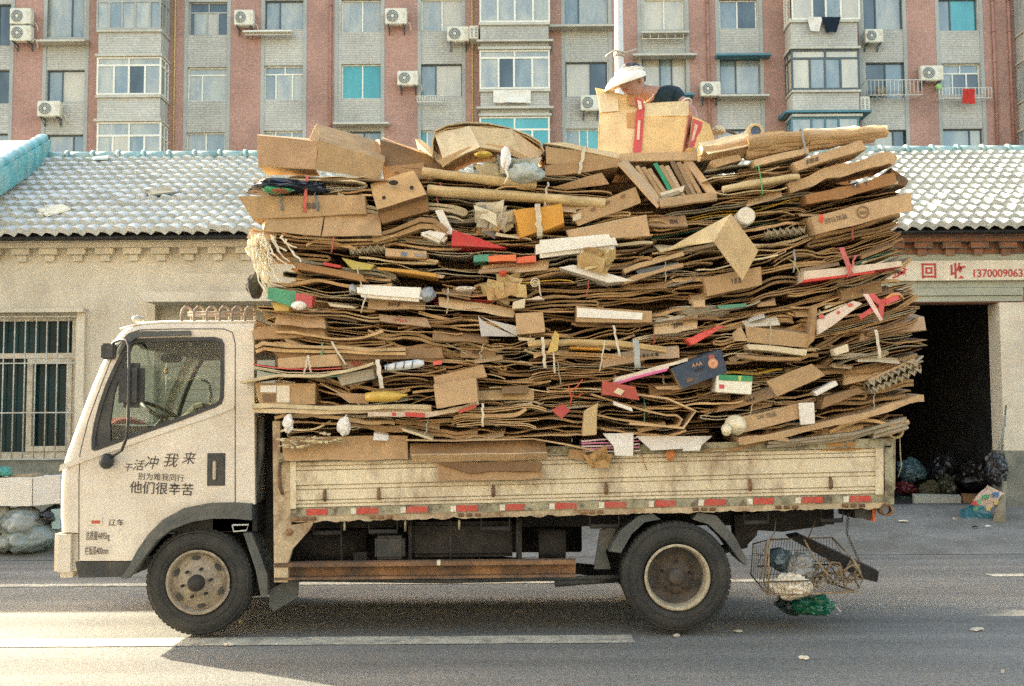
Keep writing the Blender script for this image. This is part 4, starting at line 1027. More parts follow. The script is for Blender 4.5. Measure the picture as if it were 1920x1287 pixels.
# front corner post with torn skirt
b = MB()
b.prism([T(511, 790), T(525, 790), T(525, 848), T(546, 862), T(546, 985), T(588, 978), T(580, 994), (lambda p: p)(T(566, 1010)), T(548, 1030), T(540, 1056), T(540, 1092), T(514, 1092)], [], YT + .0, YT + .05)
post_ = tb(b, 'corner_post', M['rust_post'])
b = MB(); b.lathe([(0, -.01), (.022, -.012), (.026, 0)], (T(543, 998)[0], YT, T(543, 998)[1]), 12); sub(b, 'bolt', M['rust'], post_)
b = MB(); b.tube([P(526, 862, YT - .01), P(523, 885, YT - .012), P(525, 915, YT - .01), P(531, 928, YT - .005)], .012, 7); sub(b, 'post_hook', M['rust'], post_)
b = MB(); b.prism([T(1656, 835), T(1672, 834), T(1674, 945), T(1658, 946)], [], YT - .03, YT + .05)
b.prism([T(1674, 805), T(1689, 800), T(1688, 920), T(1676, 925)], [], YT + .1, YT + .16)
rp = tb(b, 'rear_post', M['rail'])
b = MB(); b.lathe([(.03, -.02), (.045, -.02), (.045, .08)], (T(1662, 956)[0], YT, T(1662, 956)[1]), 16); sub(b, 'post_socket', M['rust'], rp)
b = MB(); b.tube([P(1687, 822, YT + .05), P(1688, 850, YT + .04), P(1690, 875, YT + .05), P(1684, 895, YT + .06)], .004, 5); sub(b, 'loose_cord', mat('cord', (.35, .3, .2), rough=.8), rp)
b = MB(); x0, z0 = T(1612, 975); x1, z1 = T(1644, 950); b.box((x0, YT + .1, z0), (x1, YT + .5, z1)); tl = tb(b, 'tail_lamp', M['black'])
b = MB(); x, z = T(1647, 980); b.box((x - .012, YT + .08, z), (x + .012, YT + .42, T(1647, 950)[1])); sub(b, 'orange_lens', mat('orange_lens', (.5, .13, .03), rough=.3, bump=0), tl)

# chassis and what hangs below the bed
b = MB()
for y in (YT + .45, YFAR - .53): b.box((T(300, 1000)[0], y, T(300, 1005)[1]), (T(1600, 1000)[0], y + .08, T(300, 965)[1]))
for px in (560, 700, 850, 1000, 1150, 1300, 1450, 1590): b.box((T(px, 1000)[0], YT + .1, T(300, 972)[1] + (px-560)/262*.0243), (T(px, 1000)[0] + .07, YFAR - .1, T(300, 957)[1] + (px-560)/262*.0243))
tb(b, 'chassis_frame', M['chassis'])
b = MB(); b.tube([P(720, 1035, YT + .95), P(1270, 1083, YT + .95)], .045, 12); b.tube([P(1270, 1083, YT + .3), P(1270, 1083, YFAR - .3)], .06, 12); b.lump(P(1270, 1083, YT + .93), (.2, .17, .18), 1, .05, sm=True)
b.tube([P(371, 1092, YT + .3), P(371, 1092, YFAR - .3)], .04, 10)
tb(b, 'axle', M['chassis'])
b = MB(); b.bbox(tuple(P(770, 1046, YT + .2)), tuple(P(968, 978, YT + .2) + Vector((0, .45, 0))), .03); tb(b, 'fuel_tank', M['chassis'])
b = MB(); b.bbox(tuple(P(702, 1050, YT + .12)), tuple(P(758, 1005, YT + .12) + Vector((0, .35, 0))), .02); tb(b, 'battery_box', M['black'])
b = MB(); b.box(tuple(P(968, 1052, YT + .15)), tuple(P(978, 972, YT + .15) + Vector((0, .3, 0)))); b.box(tuple(P(766, 1062, YT + .1)), tuple(P(772, 985, YT + .1) + Vector((0, .03, 0)))); b.box(tuple(P(663, 1055, YT + .2)), tuple(P(688, 1036, YT + .2) + Vector((0, .1, 0)))); tb(b, 'tank_strap', M['chassis'])
b = MB(); b.tube([P(1010, 1020, YT + .3), P(1060, 1020, YT + .3)], .11, 14); tb(b, 'air_tank', M['chassis'])
b = MB(); b.tube([P(540, 1020, YT + .5), P(690, 1020, YT + .5)], .12, 14); tb(b, 'air_tank', M['chassis'])
b = MB(); b.bbox(tuple(P(470, 1040, YFAR - .12)), tuple(P(1090, 918, YFAR - .12) + Vector((0, .06, 0))), .01); tb(b, 'far_shade_board', M['chassis'])  # added board that keeps sun and sky off the road below the bed
b = MB(); b.bbox(tuple(P(560, 1068, YT + .75)), tuple(P(900, 985, YT + .75) + Vector((0, .35, 0))), .04); tb(b, 'gearbox', M['chassis'])
# channel guard rail along the flank
b = MB()
prg = [T(515, 1056), T(1080, 1050), T(1080, 1058), T(515, 1064)]
b.prism(prg, [], YT - .01, YT + .09)
b.prism([T(515, 1064.5), T(1080, 1058.5), T(1080, 1077), T(515, 1083)], [], YT + .05, YT + .09)
b.prism([T(515, 1083.5), T(1080, 1077.5), T(1080, 1082), T(515, 1088)], [], YT - .01, YT + .09)
gr_ = tb(b, 'side_guard', M['rust'])
b = MB(); b.bbox(tuple(P(819, 1061, YT - .02)), tuple(P(826, 1051, YT - .02) + Vector((0, .05, 0))), .004); sub(b, 'guard_clip', M['reflector_white'], gr_)
b = MB(); b.tube([P(530, 1086, YT + .2), P(840, 1090, YT + .2), P(1170, 1082, YT + .2)], .018, 6); b.tube([P(1040, 1094, YT + .3), P(1170, 1084, YT + .3)], .03, 6); tb(b, 'guard_tube', M['grey_plastic'])
for px in (640, 770, 845, 970): 
    b = MB(); b.tube([P(px, 1050, YT + .08), P(px, 975, YT + .1)], .008, 5); tb(b, 'guard_hanger', M['chassis'])
for (a, c) in ((588, 640), (692, 745), (902, 955), (1106, 1160), (1395, 1440), (1540, 1580)):
    b = MB(); o_ = -(a-588)*.0243
    b.tube([P(a, 975 + o_, YT + .06), P(a, 1000 + o_, YT + .06), P(c, 999 + o_, YT + .06), P(c, 974 + o_, YT + .06)], .007, 6); b.tube([P(a, 1000 + o_, YT + .06), P(c, 999 + o_, YT + .06)], .016, 8); tb(b, 'latch_bar', M['chassis'])
for (px, h) in ((646, 995), (760, 997), (861, 993)):
    b = MB(); o_ = 0; b.tube([P(px, 975, YT + .03), P(px, h, YT + .03)], .008, 6); tb(b, 'drain_stub', M['rail'])
# rear mudguard
b = MB()
ring_arc(b, [(1142, 1035), (1165, 995), (1200, 968), (1225, 964)], [(1165, 1038), (1185, 1003), (1210, 980), (1240, 975)], YT + .03, YT + .35)
tb(b, 'rear_mudguard', M['grey_plastic']); b = MB()
ring_arc(b, [(1310, 962), (1345, 968), (1378, 1005), (1402, 1050), (1402, 1060)], [(1300, 975), (1330, 984), (1362, 1015), (1388, 1050), (1400, 1062)], YT + .03, YT + .35)
tb(b, 'rear_mudguard', M['grey_plastic']); b = MB()
b.prism([T(1130, 1000), T(1165, 990), T(1140, 1040), T(1150, 1075), T(1118, 1075)], [], YT + .2, YT + .25)
tb(b, 'rear_mudguard', M['grey_plastic'])
b = MB(); b.prism([T(1395, 975), T(1450, 970), T(1440, 1015), T(1415, 1040), T(1400, 1030)], [], YT + .35, YT + .5); b.prism([T(1440, 965), T(1590, 958), T(1585, 1000), T(1500, 1012), T(1440, 1008)], [], YT + .5, YT + 1.3); tb(b, 'spring_hanger', M['chassis'])
b = MB(); b.tube([P(1180, 1062, YT + .5), P(1270, 1050, YT + .5), P(1400, 1020, YT + .5)], [.03, .05, .03], 6); tb(b, 'leaf_spring', M['chassis'])
b = MB()                                   # tipped plank carried under the tail
v0 = [P(1478, 1008, YT + .5), P(1500, 1004, YT + .5), P(1648, 1072, YT + .35), P(1645, 1092, YT + .35), P(1610, 1084, YT + .36)]
b.add([v for v in v0] + [v + Vector((.03, .22, 0)) for v in v0], [(0, 4, 3, 2, 1), (5, 6, 7, 8, 9), (0, 1, 6, 5), (1, 2, 7, 6), (2, 3, 8, 7), (3, 4, 9, 8), (4, 0, 5, 9)]); tb(b, 'tail_ramp_plank', M['chassis'])
for (a, c_, e) in (((1590, 962), (1588, 1000), (1612, 1055)),):
    b = MB(); pa = [P(*a, YT + .15), P(*c_, YT + .15), P(*e, YT + .15)]
    for s in range(2):
        for k in range(12):
            p = pa[s].lerp(pa[s+1], k/12); q = pa[s].lerp(pa[s+1], (k+1.2)/12); d = Vector((.007, 0, 0)) if k % 2 else Vector((0, .007, 0))
            b.tube([p - d, q - d], .0035, 4, col=(.12, .1, .08)); b.tube([p + d, q + d], .0035, 4, col=(.12, .1, .08))
    tb(b, 'chain', M['wire'])
# lettering
for ch, px, py, sz in (('干', 239, 878, 17), ('活', 259, 874, 21), ('冲', 283, 869, 26), ('我', 319, 865, 28), ('来', 353, 861, 25)): text(ch, px, py, YT - .003, sz, M['black_ink'], door, rot=-4, shear=.2)
text('别为难我同行', 302, 896, YT - .003, 14.5, M['black_ink'], door, rot=-3)
text('他们很辛苦', 303, 918, YT - .003, 24, M['black_ink'], door, rot=-3, off=.006)
text('总质量4495kg', 183, 1006, YT - .003, 18, M['black_ink'], door, sx=.42)
text('栏板高400mm', 181, 1034, YT - .003, 18, M['black_ink'], door, sx=.40)
text('辽车', 218, 981, YT - .003, 13, M['black_ink'], door, off=.004, sx=1.15)
b = MB(); b.prism([T(165, 985), T(192, 985), T(192, 970), T(165, 970)], [], YT - .004, YT - .001); sub(b, 'door_sticker', M['reflector_white'], door)
b = MB(); b.prism([T(172, 982), T(188, 982), T(188, 976), T(172, 976)], [], YT - .006, YT - .0045); sub(b, 'sticker_mark', M['reflector'], door)
for o in truck.children_recursive:
    pass
# ---------------------------------------------------------------- the load of waste cardboard
rnd = random.Random(7)
BR = [(.385, .255, .132), (.325, .208, .105), (.43, .295, .16), (.25, .158, .08), (.365, .245, .125), (.47, .335, .19), (.185, .12, .065), (.31, .21, .12)]
PALE = (.55, .47, .31); WHITE = (.66, .63, .55); GREYB = (.30, .27, .20); DARKB = (.17, .10, .05)
def jit(c, a=.12):
    k = 1 + rnd.uniform(-a, a); return (c[0]*k, c[1]*k*(1 + rnd.uniform(-.04, .04)), c[2]*k*(1 + rnd.uniform(-.08, .08)))
LAND = []      # (px, py, short name): landmarks for the labels of the plain pieces
ITEMS = []
def place(mb, name, m, px, py, Y, label, cat, group=None, short=None):
    """link a piece with its origin on itself"""
    c = P(px, py, Y); mb.v = [(v[0]-c.x, v[1]-c.y, v[2]-c.z) for v in mb.v]
    o = mb.build(name, m); o.location = c
    tag(o, label, cat, group)
    if short: LAND.append((px, py, short))
    return o
def soften(o, w=.004):
    bm = bmesh.new(); bm.from_mesh(o.data); bmesh.ops.remove_doubles(bm, verts=bm.verts, dist=1e-4)
    ed = [e_ for e_ in bm.edges if len(e_.link_faces) == 2 and e_.calc_face_angle(0) > .7]
    try: bmesh.ops.bevel(bm, geom=ed, offset=w, segments=2, affect='EDGES', clamp_overlap=True)
    except Exception: pass
    bm.to_mesh(o.data); bm.free(); return o
def child(mb, name, m, o, label=None):
    c = o.location; mb.v = [(v[0]-c.x, v[1]-c.y, v[2]-c.z) for v in mb.v]
    k = mb.build(name, m, label=label); k.parent = o; return k

def ribbon(mb, pts, th, yf, yb, col, seed, amp=.006, tilt=0.0, fj=.02, ny=2, edge=None):
    """a long sheet: pts are its edge line in x-z, it runs from yf back to yb"""
    n = len(pts); pts = [Vector((p[0], 0, p[1])) for p in pts]; nrm = []
    for i in range(n):
        d = (pts[min(i+1, n-1)] - pts[max(i-1, 0)]); d = d.normalized() if d.length > 1e-8 else Vector((1, 0, 0))
        nrm.append(Vector((-d.z, 0, d.x)))
    vs = []; R_ = ny + 1
    for i in range(n):
        for s in (.5, -.5):
            for j in range(R_):
                t = j/ny; y = yf + (yb - yf)*t
                if j == 0: y += fj*nz(pts[i].x*5 + seed, seed*1.7, pts[i].z*3)
                dz = tilt*(y - yf) + (1-t)**2*amp*2.2*nz(pts[i].x*2.6 + seed*1.3, seed) + amp*2*nz(pts[i].x*4 + seed, y*3, seed)
                p = pts[i] + nrm[i]*th*s*(1 + .5*nz(pts[i].x*7 + seed, seed*2.1)); vs.append(Vector((p.x, y, p.z + dz)))
    fs = []; cols = []
    ek = .72 + .5*((seed*7.31) % 1.0); ec = edge or (col[0]*ek, col[1]*ek*.98, col[2]*ek*.9)
    W2 = 2*R_
    for i in range(n-1):
        a = i*W2
        for j in range(ny):
            fs.append((a+j, a+W2+j, a+W2+j+1, a+j+1)); cols.append(col)
            fs.append((a+R_+j, a+R_+j+1, a+W2+R_+j+1, a+W2+R_+j)); cols.append(col)
        fs.append((a+R_, a+W2+R_, a+W2, a)); cols.append(ec)
        fs.append((a+ny, a+W2+ny, a+W2+R_+ny, a+R_+ny)); cols.append(ec)
    for i, rev in ((0, False), (n-1, True)):
        a = i*W2
        for j in range(ny):
            f = (a+j, a+j+1, a+R_+j+1, a+R_+j); fs.append(tuple(reversed(f)) if rev else f); cols.append(ec)
    mb.add(vs, fs, cols)

def sheets(mb, line, thick, n, yf, yb, cols, seed, spread=.5, fold=.3, amp=.006, endj=.05, tilt=0.0, fill=.62):
    """a pile of n sheets following the line (list of x,z), folded back on themselves here and there"""
    r = random.Random(seed); L_ = len(line)
    xs = [p[0] for p in line]; x0, x1 = xs[0], xs[-1]; length = x1 - x0
    def zl(x):
        t = (x - x0)/length*(L_-1); i = max(0, min(L_-2, int(t))); f = t - i
        return line[i][1]*(1-f) + line[i+1][1]*f
    th = thick/n; i = 0
    while i < n:
        c = cols[r.randrange(len(cols))]; k = 1 + r.uniform(-.16, .16); c = (c[0]*k, c[1]*k, c[2]*k)
        xa = x0 + r.uniform(-.6, 1)*endj; xb = x1 - r.uniform(-.6, 1)*endj
        if r.random() < .22:
            if r.random() < .5: xa += length*r.uniform(.1, .45)
            else: xb -= length*r.uniform(.1, .45)
        nst = max(7, int((xb-xa)/.034)); cl0, cl1 = r.uniform(-1, 1)*.03, r.uniform(-1, 1)*.03; cw = r.uniform(.07, .16); wv = r.uniform(0, 99); wa = th*r.uniform(.2, .8)
        def off(x, lev):
            u = (x - (x0+x1)/2)/(length/2)
            return (lev - (n-1)/2)*th*(1 - spread*.25 + spread*.45*u*u) + wa*nz(x*3.2 + wv, lev*.3)*2.6 + .4*wa*nz(x*11+wv) + .012*nz(x*2.2 + seed, 5.0)
        pl = [(xa + (xb-xa)*k/nst, 0) for k in range(nst+1)]
        pl = [(x, zl(x) + off(x, i) + cl0*max(0, 1 - (x-xa)/cw)**2 + cl1*max(0, 1 - (xb-x)/cw)**2) for x, _ in pl]
        tsh = min(.020, th*fill) * r.choice((.35, .55, .8, 1.1))
        if r.random() < fold and i < n-1 and (xb-xa) > .15:
            # folded over: the second leaf is one level up, joined by a rounded end
            right = r.random() < .5
            p2 = [(x, z + th*(.85 + .25*nz(x*5+wv))) for x, z in pl]
            if right:
                e = pl[-1]; f = p2[-1]; rr = (f[1]-e[1])/2
                arc = [(e[0] + rr*1.3*math.cos(a), (e[1]+f[1])/2 + rr*math.sin(a)) for a in [(-math.pi/2) + math.pi*q/5 for q in range(1, 5)]]
                path = pl + arc + list(reversed(p2))
            else:
                e = pl[0]; f = p2[0]; rr = (f[1]-e[1])/2
                arc = [(e[0] - rr*1.3*math.cos(a), (e[1]+f[1])/2 + rr*math.sin(a)) for a in [(-math.pi/2) + math.pi*q/5 for q in range(1, 5)]]
                path = list(reversed(pl)) + arc + p2
            ribbon(mb, path, tsh, yf + r.uniform(-.01, .06), yb, c, r.uniform(0, 99), amp, tilt, ny=2)
            i += 2
        else:
            ribbon(mb, pl, tsh, yf + r.choice((-.03, -.01, .02, .05, .1, .16)), yb - r.uniform(0, .1), c, r.uniform(0, 99), amp*r.choice((.8, 1.5, 2.4)), tilt + r.uniform(-.05, .05), ny=2, fj=r.choice((.02, .05, .09)))
            i += 1

def hexa(mb, front, back, col, seed=0, amp=.004, n=6, cols=None, freq=5):
    """a crumpled six-faced solid from four front and four back corners (tl, tr, br, bl)"""
    f = [Vector(p) for p in front]; k = [Vector(p) for p in back]
    quads = [(f[0], f[1], f[2], f[3]), (k[1], k[0], k[3], k[2]), (k[0], k[1], f[1], f[0]), (f[3], f[2], k[2], k[3]), (k[0], f[0], f[3], k[3]), (f[1], k[1], k[2], f[2])]
    for qi, (a, b_, c, d) in enumerate(quads):
        cc = cols[qi] if cols and cols[qi] else col
        w1 = max((b_-a).length, (c-d).length); h1 = max((d-a).length, (c-b_).length)
        nu = max(1, min(n*2, int(w1/.05))); nv_ = max(1, min(n, int(h1/.05)))
        vs = []
        for j in range(nv_+1):
            for i in range(nu+1):
                u = i/nu; v = j/nv_
                p = a.lerp(b_, u).lerp(d.lerp(c, u), v)
                q = p*freq + Vector((seed*3.1, seed*1.7, seed))
                p = p + nv(q)*amp*1.6 + nv(q*3.1)*amp*.5
                vs.append(p)
        fs = [(j*(nu+1)+i, (j+1)*(nu+1)+i, (j+1)*(nu+1)+i+1, j*(nu+1)+i+1) for j in range(nv_) for i in range(nu)]
        mb.add(vs, fs, cc)
def cbox(mb, q, Y, dep, col, seed=0, lean=(0, 0), amp=.004, cols=None, Ys=None):
    """box with its front given by photo corners tl, tr, br, bl; lean shifts the back in x and z"""
    Ys = Ys or [Y]*4
    f = [P(q[i][0], q[i][1], Ys[i]) for i in range(4)]
    k = [p + Vector((lean[0], dep, lean[1])) for p in f]
    hexa(mb, f, k, col, seed, amp, cols=cols)
def panel(mb, q, Ys, col, seed=0, th=.006, amp=.004):
    f = [P(q[i][0], q[i][1], Ys[i] if isinstance(Ys, (list, tuple)) else Ys) for i in range(4)]
    nn = (f[1]-f[0]).cross(f[3]-f[0])
    if nn.length < 1e-9: nn = Vector((0, 1, 0))
    nn.normalize()
    if nn.y < 0: nn = -nn
    k = [p + nn*th for p in f]
    hexa(mb, f, k, col, seed, amp)
def crumple(mb, c, rad, seed, cols, n=16, sz=.09):
    """loose crumpled sheets heaped on each other"""
    r = random.Random(seed); c = Vector(c)
    for i in range(n):
        while True:
            d = Vector((r.uniform(-1, 1), r.uniform(-1, .3), r.uniform(-1, 1)))
            if d.length < 1: break
        p = c + Vector((d.x*rad[0], d.y*rad[1], d.z*rad[2])); s_ = sz*r.uniform(.6, 1.5)
        u = Vector((1, r.uniform(-.5, .5), r.uniform(-.6, .6))).normalized(); v = Vector((r.uniform(-.5, .5), r.uniform(-.8, .1), 1)).normalized()
        f = [p - u*s_ + v*s_*.5, p + u*s_ + v*s_*.6, p + u*s_*.9 - v*s_*.5, p - u*s_*.8 - v*s_*.6]
        nn = (f[1]-f[0]).cross(f[3]-f[0]).normalized(); nn = -nn if nn.y < 0 else nn
        hexa(mb, f, [q + nn*.005 for q in f], jit(r.choice(cols), .2), seed + i, .016, n=7, freq=9)
def strap(o, x0, y0, x1, y1, Y, col, wd=5, label=None, name='strap', wob=0.0, back=.12):
    """a tie running over the front of a bundle and back across its top"""
    mb = MB(); a = P(x0, y0, Y); c = P(x1, y1, Y); w_ = wd*.8*Y/F/2; n = 8; wob = wob or .012
    col = tuple(v*.82 for v in col); line = [a + Vector((0, back, .004)), a + Vector((0, .0, .006))] + [a.lerp(c, k/n) + Vector((wob*nz(k*.7, x0), -.006 - .004*math.sin(math.pi*k/n), 0)) for k in range(1, n)] + [c, c + Vector((0, back, 0))]
    vs = []
    for i, p in enumerate(line):
        ww = w_*(1 + .25*nz(i*.9, y0)); vs += [p + Vector((-ww, 0, 0)), p + Vector((ww, 0, 0)), p + Vector((ww, .003, -.001)), p + Vector((-ww, .003, -.001))]
    fs = []
    for i in range(len(line)-1):
        a_ = 4*i
        for k in range(4): fs.append((a_+k, a_+(k+1) % 4, a_+4+(k+1) % 4, a_+4+k))
    mb.add(vs, [tuple(reversed(f)) for f in fs], col); return child(mb, name, M['plastic'], o, label)
def pack(x0, y0, x1, y1, thick, n, Y, label=None, sag=0, dep=.9, cols=None, short=None, seed=None, name='cardboard_bundle', fold=.3, group='tied and flattened cardboard in the load', tilt=.02, spread=.5, endj=.05, cat='cardboard bundle', fill=.62):
    seed = seed if seed is not None else rnd.randrange(9999)
    k = 9; ln = []
    for i in range(k):
        t = i/(k-1); px = x0 + (x1-x0)*t; py = y0 + (y1-y0)*t + sag*4*t*(1-t)
        p = P(px, py, Y); ln.append((p.x, p.z))
    mb = MB(); sheets(mb, ln, thick*Y/F, n, Y, Y + dep, cols or BR, seed, fold=fold, tilt=tilt, spread=spread, endj=endj, fill=fill)
    return place(mb, name, M['card'], (x0+x1)/2, (y0+y1)/2, Y, label, cat, group, short)
Y0 = YT - .02

# ---- named pieces, top of the load
def boxthing(q, Y, dep, col, label, name='cardboard_box', cat='box', short=None, seed=None, lean=(0, 0), amp=.004, cols=None, Ys=None, m='card', group=None):
    mb = MB(); seed = seed if seed is not None else rnd.randrange(999); cbox(mb, q, Y, dep, col, seed, lean, amp, cols, Ys)
    cx = sum(p[0] for p in q)/4; cy = sum(p[1] for p in q)/4
    return soften(place(mb, name, M[m], cx, cy, Y, label, cat, group, short), .022 if m == 'foam' else .003)

# big opened box, upper left corner
mb = MB()
panel(mb, [(482, 254), (597, 266), (592, 318), (484, 312)], [Y0-.03, Y0-.03, Y0-.06, Y0-.06], jit(BR[0]), 1)
panel(mb, [(597, 264), (721, 302), (712, 338), (592, 318)], [Y0-.03, Y0+.02, Y0, Y0-.06], jit(BR[4]), 2)
panel(mb, [(484, 312), (592, 318), (600, 330), (500, 328)], [Y0-.06, Y0-.06, Y0+.12, Y0+.12], jit(BR[0]), 3)
panel(mb, [(594, 233), (602, 266), (597, 268), (580, 260)], [Y0+.1, Y0+.05, Y0-.02, Y0+.0], jit(BR[2]), 4)
panel(mb, [(594, 232), (720, 268), (722, 302), (600, 264)], [Y0+.45, Y0+.45, Y0+.02, Y0], jit(BR[1]), 5)
panel(mb, [(482, 254), (597, 266), (600, 262), (486, 252)], [Y0-.03, Y0-.03, Y0+.5, Y0+.5], jit(BR[1]), 6)
panel(mb, [(594, 236), (660, 252), (660, 322), (592, 316)], [Y0+.5, Y0+.5, Y0+.4, Y0+.4], jit(DARKB), 7)
place(mb, 'opened_box', M['card'], 600, 285, Y0, 'large opened brown box at the upper left corner of the load', 'box', short='large opened corner box')
mb = MB()
panel(mb, [(712, 262), (800, 288), (838, 320), (718, 312)], [Y0+.2, Y0+.2, Y0+.1, Y0+.1], jit(DARKB), 11)
panel(mb, [(705, 262), (712, 262), (718, 312), (690, 300)], [Y0+.5, Y0+.2, Y0+.1, Y0+.3], jit(BR[3]), 12)
panel(mb, [(716, 258), (820, 292), (838, 320), (800, 288)], [Y0+.5, Y0+.5, Y0+.1, Y0+.2], jit(BR[4]), 13)
place(mb, 'opened_box', M['card'], 770, 290, Y0+.15, 'dark brown box lid sloping down right from the large opened corner box', 'box', short='sloping dark box lid')
boxthing([(777, 260), (790, 262), (835, 300), (825, 308)], Y0+.1, .3, PALE, 'narrow pale flap standing left of the curved pale sheet', 'cardboard_flap', 'cardboard', short='narrow upright flap')
boxthing([(716, 312), (795, 305), (800, 335), (720, 340)], Y0+.1, .5, BR[1], 'brown box side tucked above the box with round holes')
# curved pale sheet on top
mb = MB(); pts = [(812, 292), (811, 268), (816, 248), (838, 238), (872, 233), (915, 234), (955, 241), (990, 254), (1012, 268), (1020, 286)]
for lay, (dy, dd) in enumerate(((0, 0), (5, .02))):
    ln = [P(x, y + dy, Y0 + .05) for x, y in pts]
    ribbon(mb, [(p.x, p.z) for p in ln], .008, Y0 + .02 + dd, Y0 + .75, PALE if lay == 0 else BR[2], 3.3 + lay, amp=.004, tilt=.02, ny=3)
place(mb, 'curved_cardboard_sheet', M['card'], 915, 260, Y0, 'wide pale sheet bowed upward like an arch on top of the load', 'cardboard sheet', short='pale arched sheet')
mb = MB(); ln = [P(x, y, Y0-.06) for x, y in ((826, 306), (850, 292), (880, 279), (915, 274), (950, 279), (985, 293), (1003, 306))]
ribbon(mb, [(p.x, p.z) for p in ln], .045, Y0 - .05, Y0 + .6, BR[2], 8, tilt=.10)
for a, c in (((812, 250), (850, 240)), ):
    panel(mb, [(814, 250), (880, 236), (900, 276), (832, 304)], [Y0+.05, Y0+.02, Y0-.08, Y0-.04], PALE, 14)
    panel(mb, [(880, 236), (960, 243), (975, 288), (900, 276)], [Y0+.02, Y0+.03, Y0-.05, Y0-.08], (.47, .37, .21), 15)
    panel(mb, [(960, 243), (1020, 285), (1000, 306), (975, 288)], [Y0+.03, Y0+.05, Y0-.02, Y0-.05], BR[5], 16)
place(mb, 'curved_cardboard_sheet', M['card'], 915, 275, Y0, 'creased pale front skirt hanging under the arched sheet on top', 'cardboard sheet')
# newspapers in a bag with a white knot
mb = MB(); crumple(mb, P(958, 322, Y0+.02), (.22, .14, .065), 5, [(.44, .40, .30), (.38, .33, .22), (.30, .29, .26), (.5, .44, .3), (.42, .28, .13), (.2, .22, .2)], 26, .07); mb.lump(P(985, 325, Y0-.06), (.13, .1, .07), 5, .3, 2, 4, col=(.34, .38, .34), sm=True); bag = place(mb, 'paper_bag', M['plastic'], 958, 322, Y0, 'crumpled bag of newspapers tied with a white knot under the arched sheet', 'bag', short='knotted newspaper bag')
mb = MB(); mb.lump(P(948, 298, Y0-.12), (.035, .035, .085), 2, .3, 3, 3, col=(.68, .66, .6)); child(mb, 'knot', M['plastic'], bag)
mb = MB(); mb.tube([P(948, 318, Y0-.17), P(953, 330, Y0-.2), P(946, 346, Y0-.18)], .008, 6, col=(.62, .56, .42)); child(mb, 'string', M['cloth'], bag)
mb = MB(); mb.lump(P(907, 290, Y0-.08), (.06, .06, .02), 7, .3, col=(.50, .36, .06)); child(mb, 'yellow_paper', M['paper'], bag)
# brown long boxes right of the bag
o = boxthing([(1022, 275), (1160, 292), (1158, 312), (1024, 308)], Y0, .6, BR[4], 'long brown box with light lid beneath the raised box, strapped in white', short='strapped brown box', cols=[None, None, PALE, None, None, None])
boxthing([(1018, 268), (1060, 268), (1162, 288), (1158, 298)], Y0-.01, .5, PALE, 'pale cardboard strip lying over the strapped brown box', 'cardboard_strip', 'cardboard')
strap(o, 1096, 276, 1086, 326, Y0-.03, (.55, .5, .36), 8)
mb = MB(); ln = [P(x, y, Y0) for x, y in ((1022, 322), (1050, 318), (1100, 312), (1150, 308), (1160, 310))]
ribbon(mb, [(p.x, p.z) for p in ln], .075, Y0 - .02, Y0 + .6, BR[1], 21, edge=BR[1]); place(mb, 'cardboard_roll', M['card'], 1090, 318, Y0, 'reddish brown folded carton directly under the strapped brown box', 'cardboard')
mb = MB(); panel(mb, [(1035, 352), (1128, 324), (1142, 345), (1060, 356)], [Y0-.02, Y0-.05, Y0-.05, Y0], BR[1], 22); place(mb, 'cardboard_flap', M['card'], 1095, 345, Y0, 'thin triangular flap with a light edge below the folded reddish carton', 'cardboard')

# long rolls left of centre
def roll(x0, y0, x1, y1, rpx, Y, col, label, flat=.75, name='cardboard_roll', cat='cardboard roll', short=None, n=14, bend=0, m='card', hollow=True):
    mb = MB(); k = 10; s = Y/F; sd = rnd.uniform(0, 99); pts = []; rs = []
    for i in range(k+1):
        t = i/k; p = P(x0 + (x1-x0)*t, y0 + (y1-y0)*t + bend*4*t*(1-t), Y); p.z += .006*nz(t*4 + sd); p.y += .02*nz(t*3 + sd, 4); pts.append(p); rs.append(rpx*s*(1 + .16*nz(t*5 + sd, 2.2)))
    mb.tube(pts, rs, n, col=col, flat=flat, sm=False, crump=.006)
    return place(mb, name, M[m], (x0+x1)/2, (y0+y1)/2, Y, label, cat, None, short)
roll(792, 323, 1005, 347, 13, Y0-.02, (.48, .36, .18), 'long pale folded roll above another, right of the holed box', short='upper pale roll')
roll(802, 356, 1135, 382, 13, Y0-.04, (.45, .34, .17), 'longest pale folded roll, lying below a shorter one near the centre', short='longest pale roll')
# box with round holes
o = boxthing([(694, 345), (776, 319), (800, 365), (707, 393)], Y0-.1, .35, BR[2], 'tilted box with one oval and two round holes, left of centre', short='box with round holes', Ys=[Y0+.02, Y0+.02, Y0-.14, Y0-.14], lean=(0, -.12), cols=[(.42, .27, .12), None, None, DARKB, None, None])  # bottom face gets a darker brown for its shade
mb = MB()
for (x, y, rx, ry) in ((738, 343, 9, 5), (772, 352, 4, 4), (720, 371, 4, 4)):
    vs = []; c = P(x, y, Y0 - .075 + (343 - y)*.0024 - .012)
    for k in range(14):
        a = 2*math.pi*k/14; p = P(x + rx*math.cos(a), y + ry*math.sin(a), c.y - .004 - (math.sin(a)*ry)*.0022); vs.append(p)
    mb.add(vs, [tuple(range(14))], (.03, .02, .012))
child(mb, 'hand_hole', M['card'], o)
boxthing([(707, 394), (800, 366), (804, 396), (716, 420)], Y0-.08, .3, (.20, .115, .05), 'underside of the box with round holes, shade painted into its brown', seed=31)  # lower side of the holed box, shade put into the colour
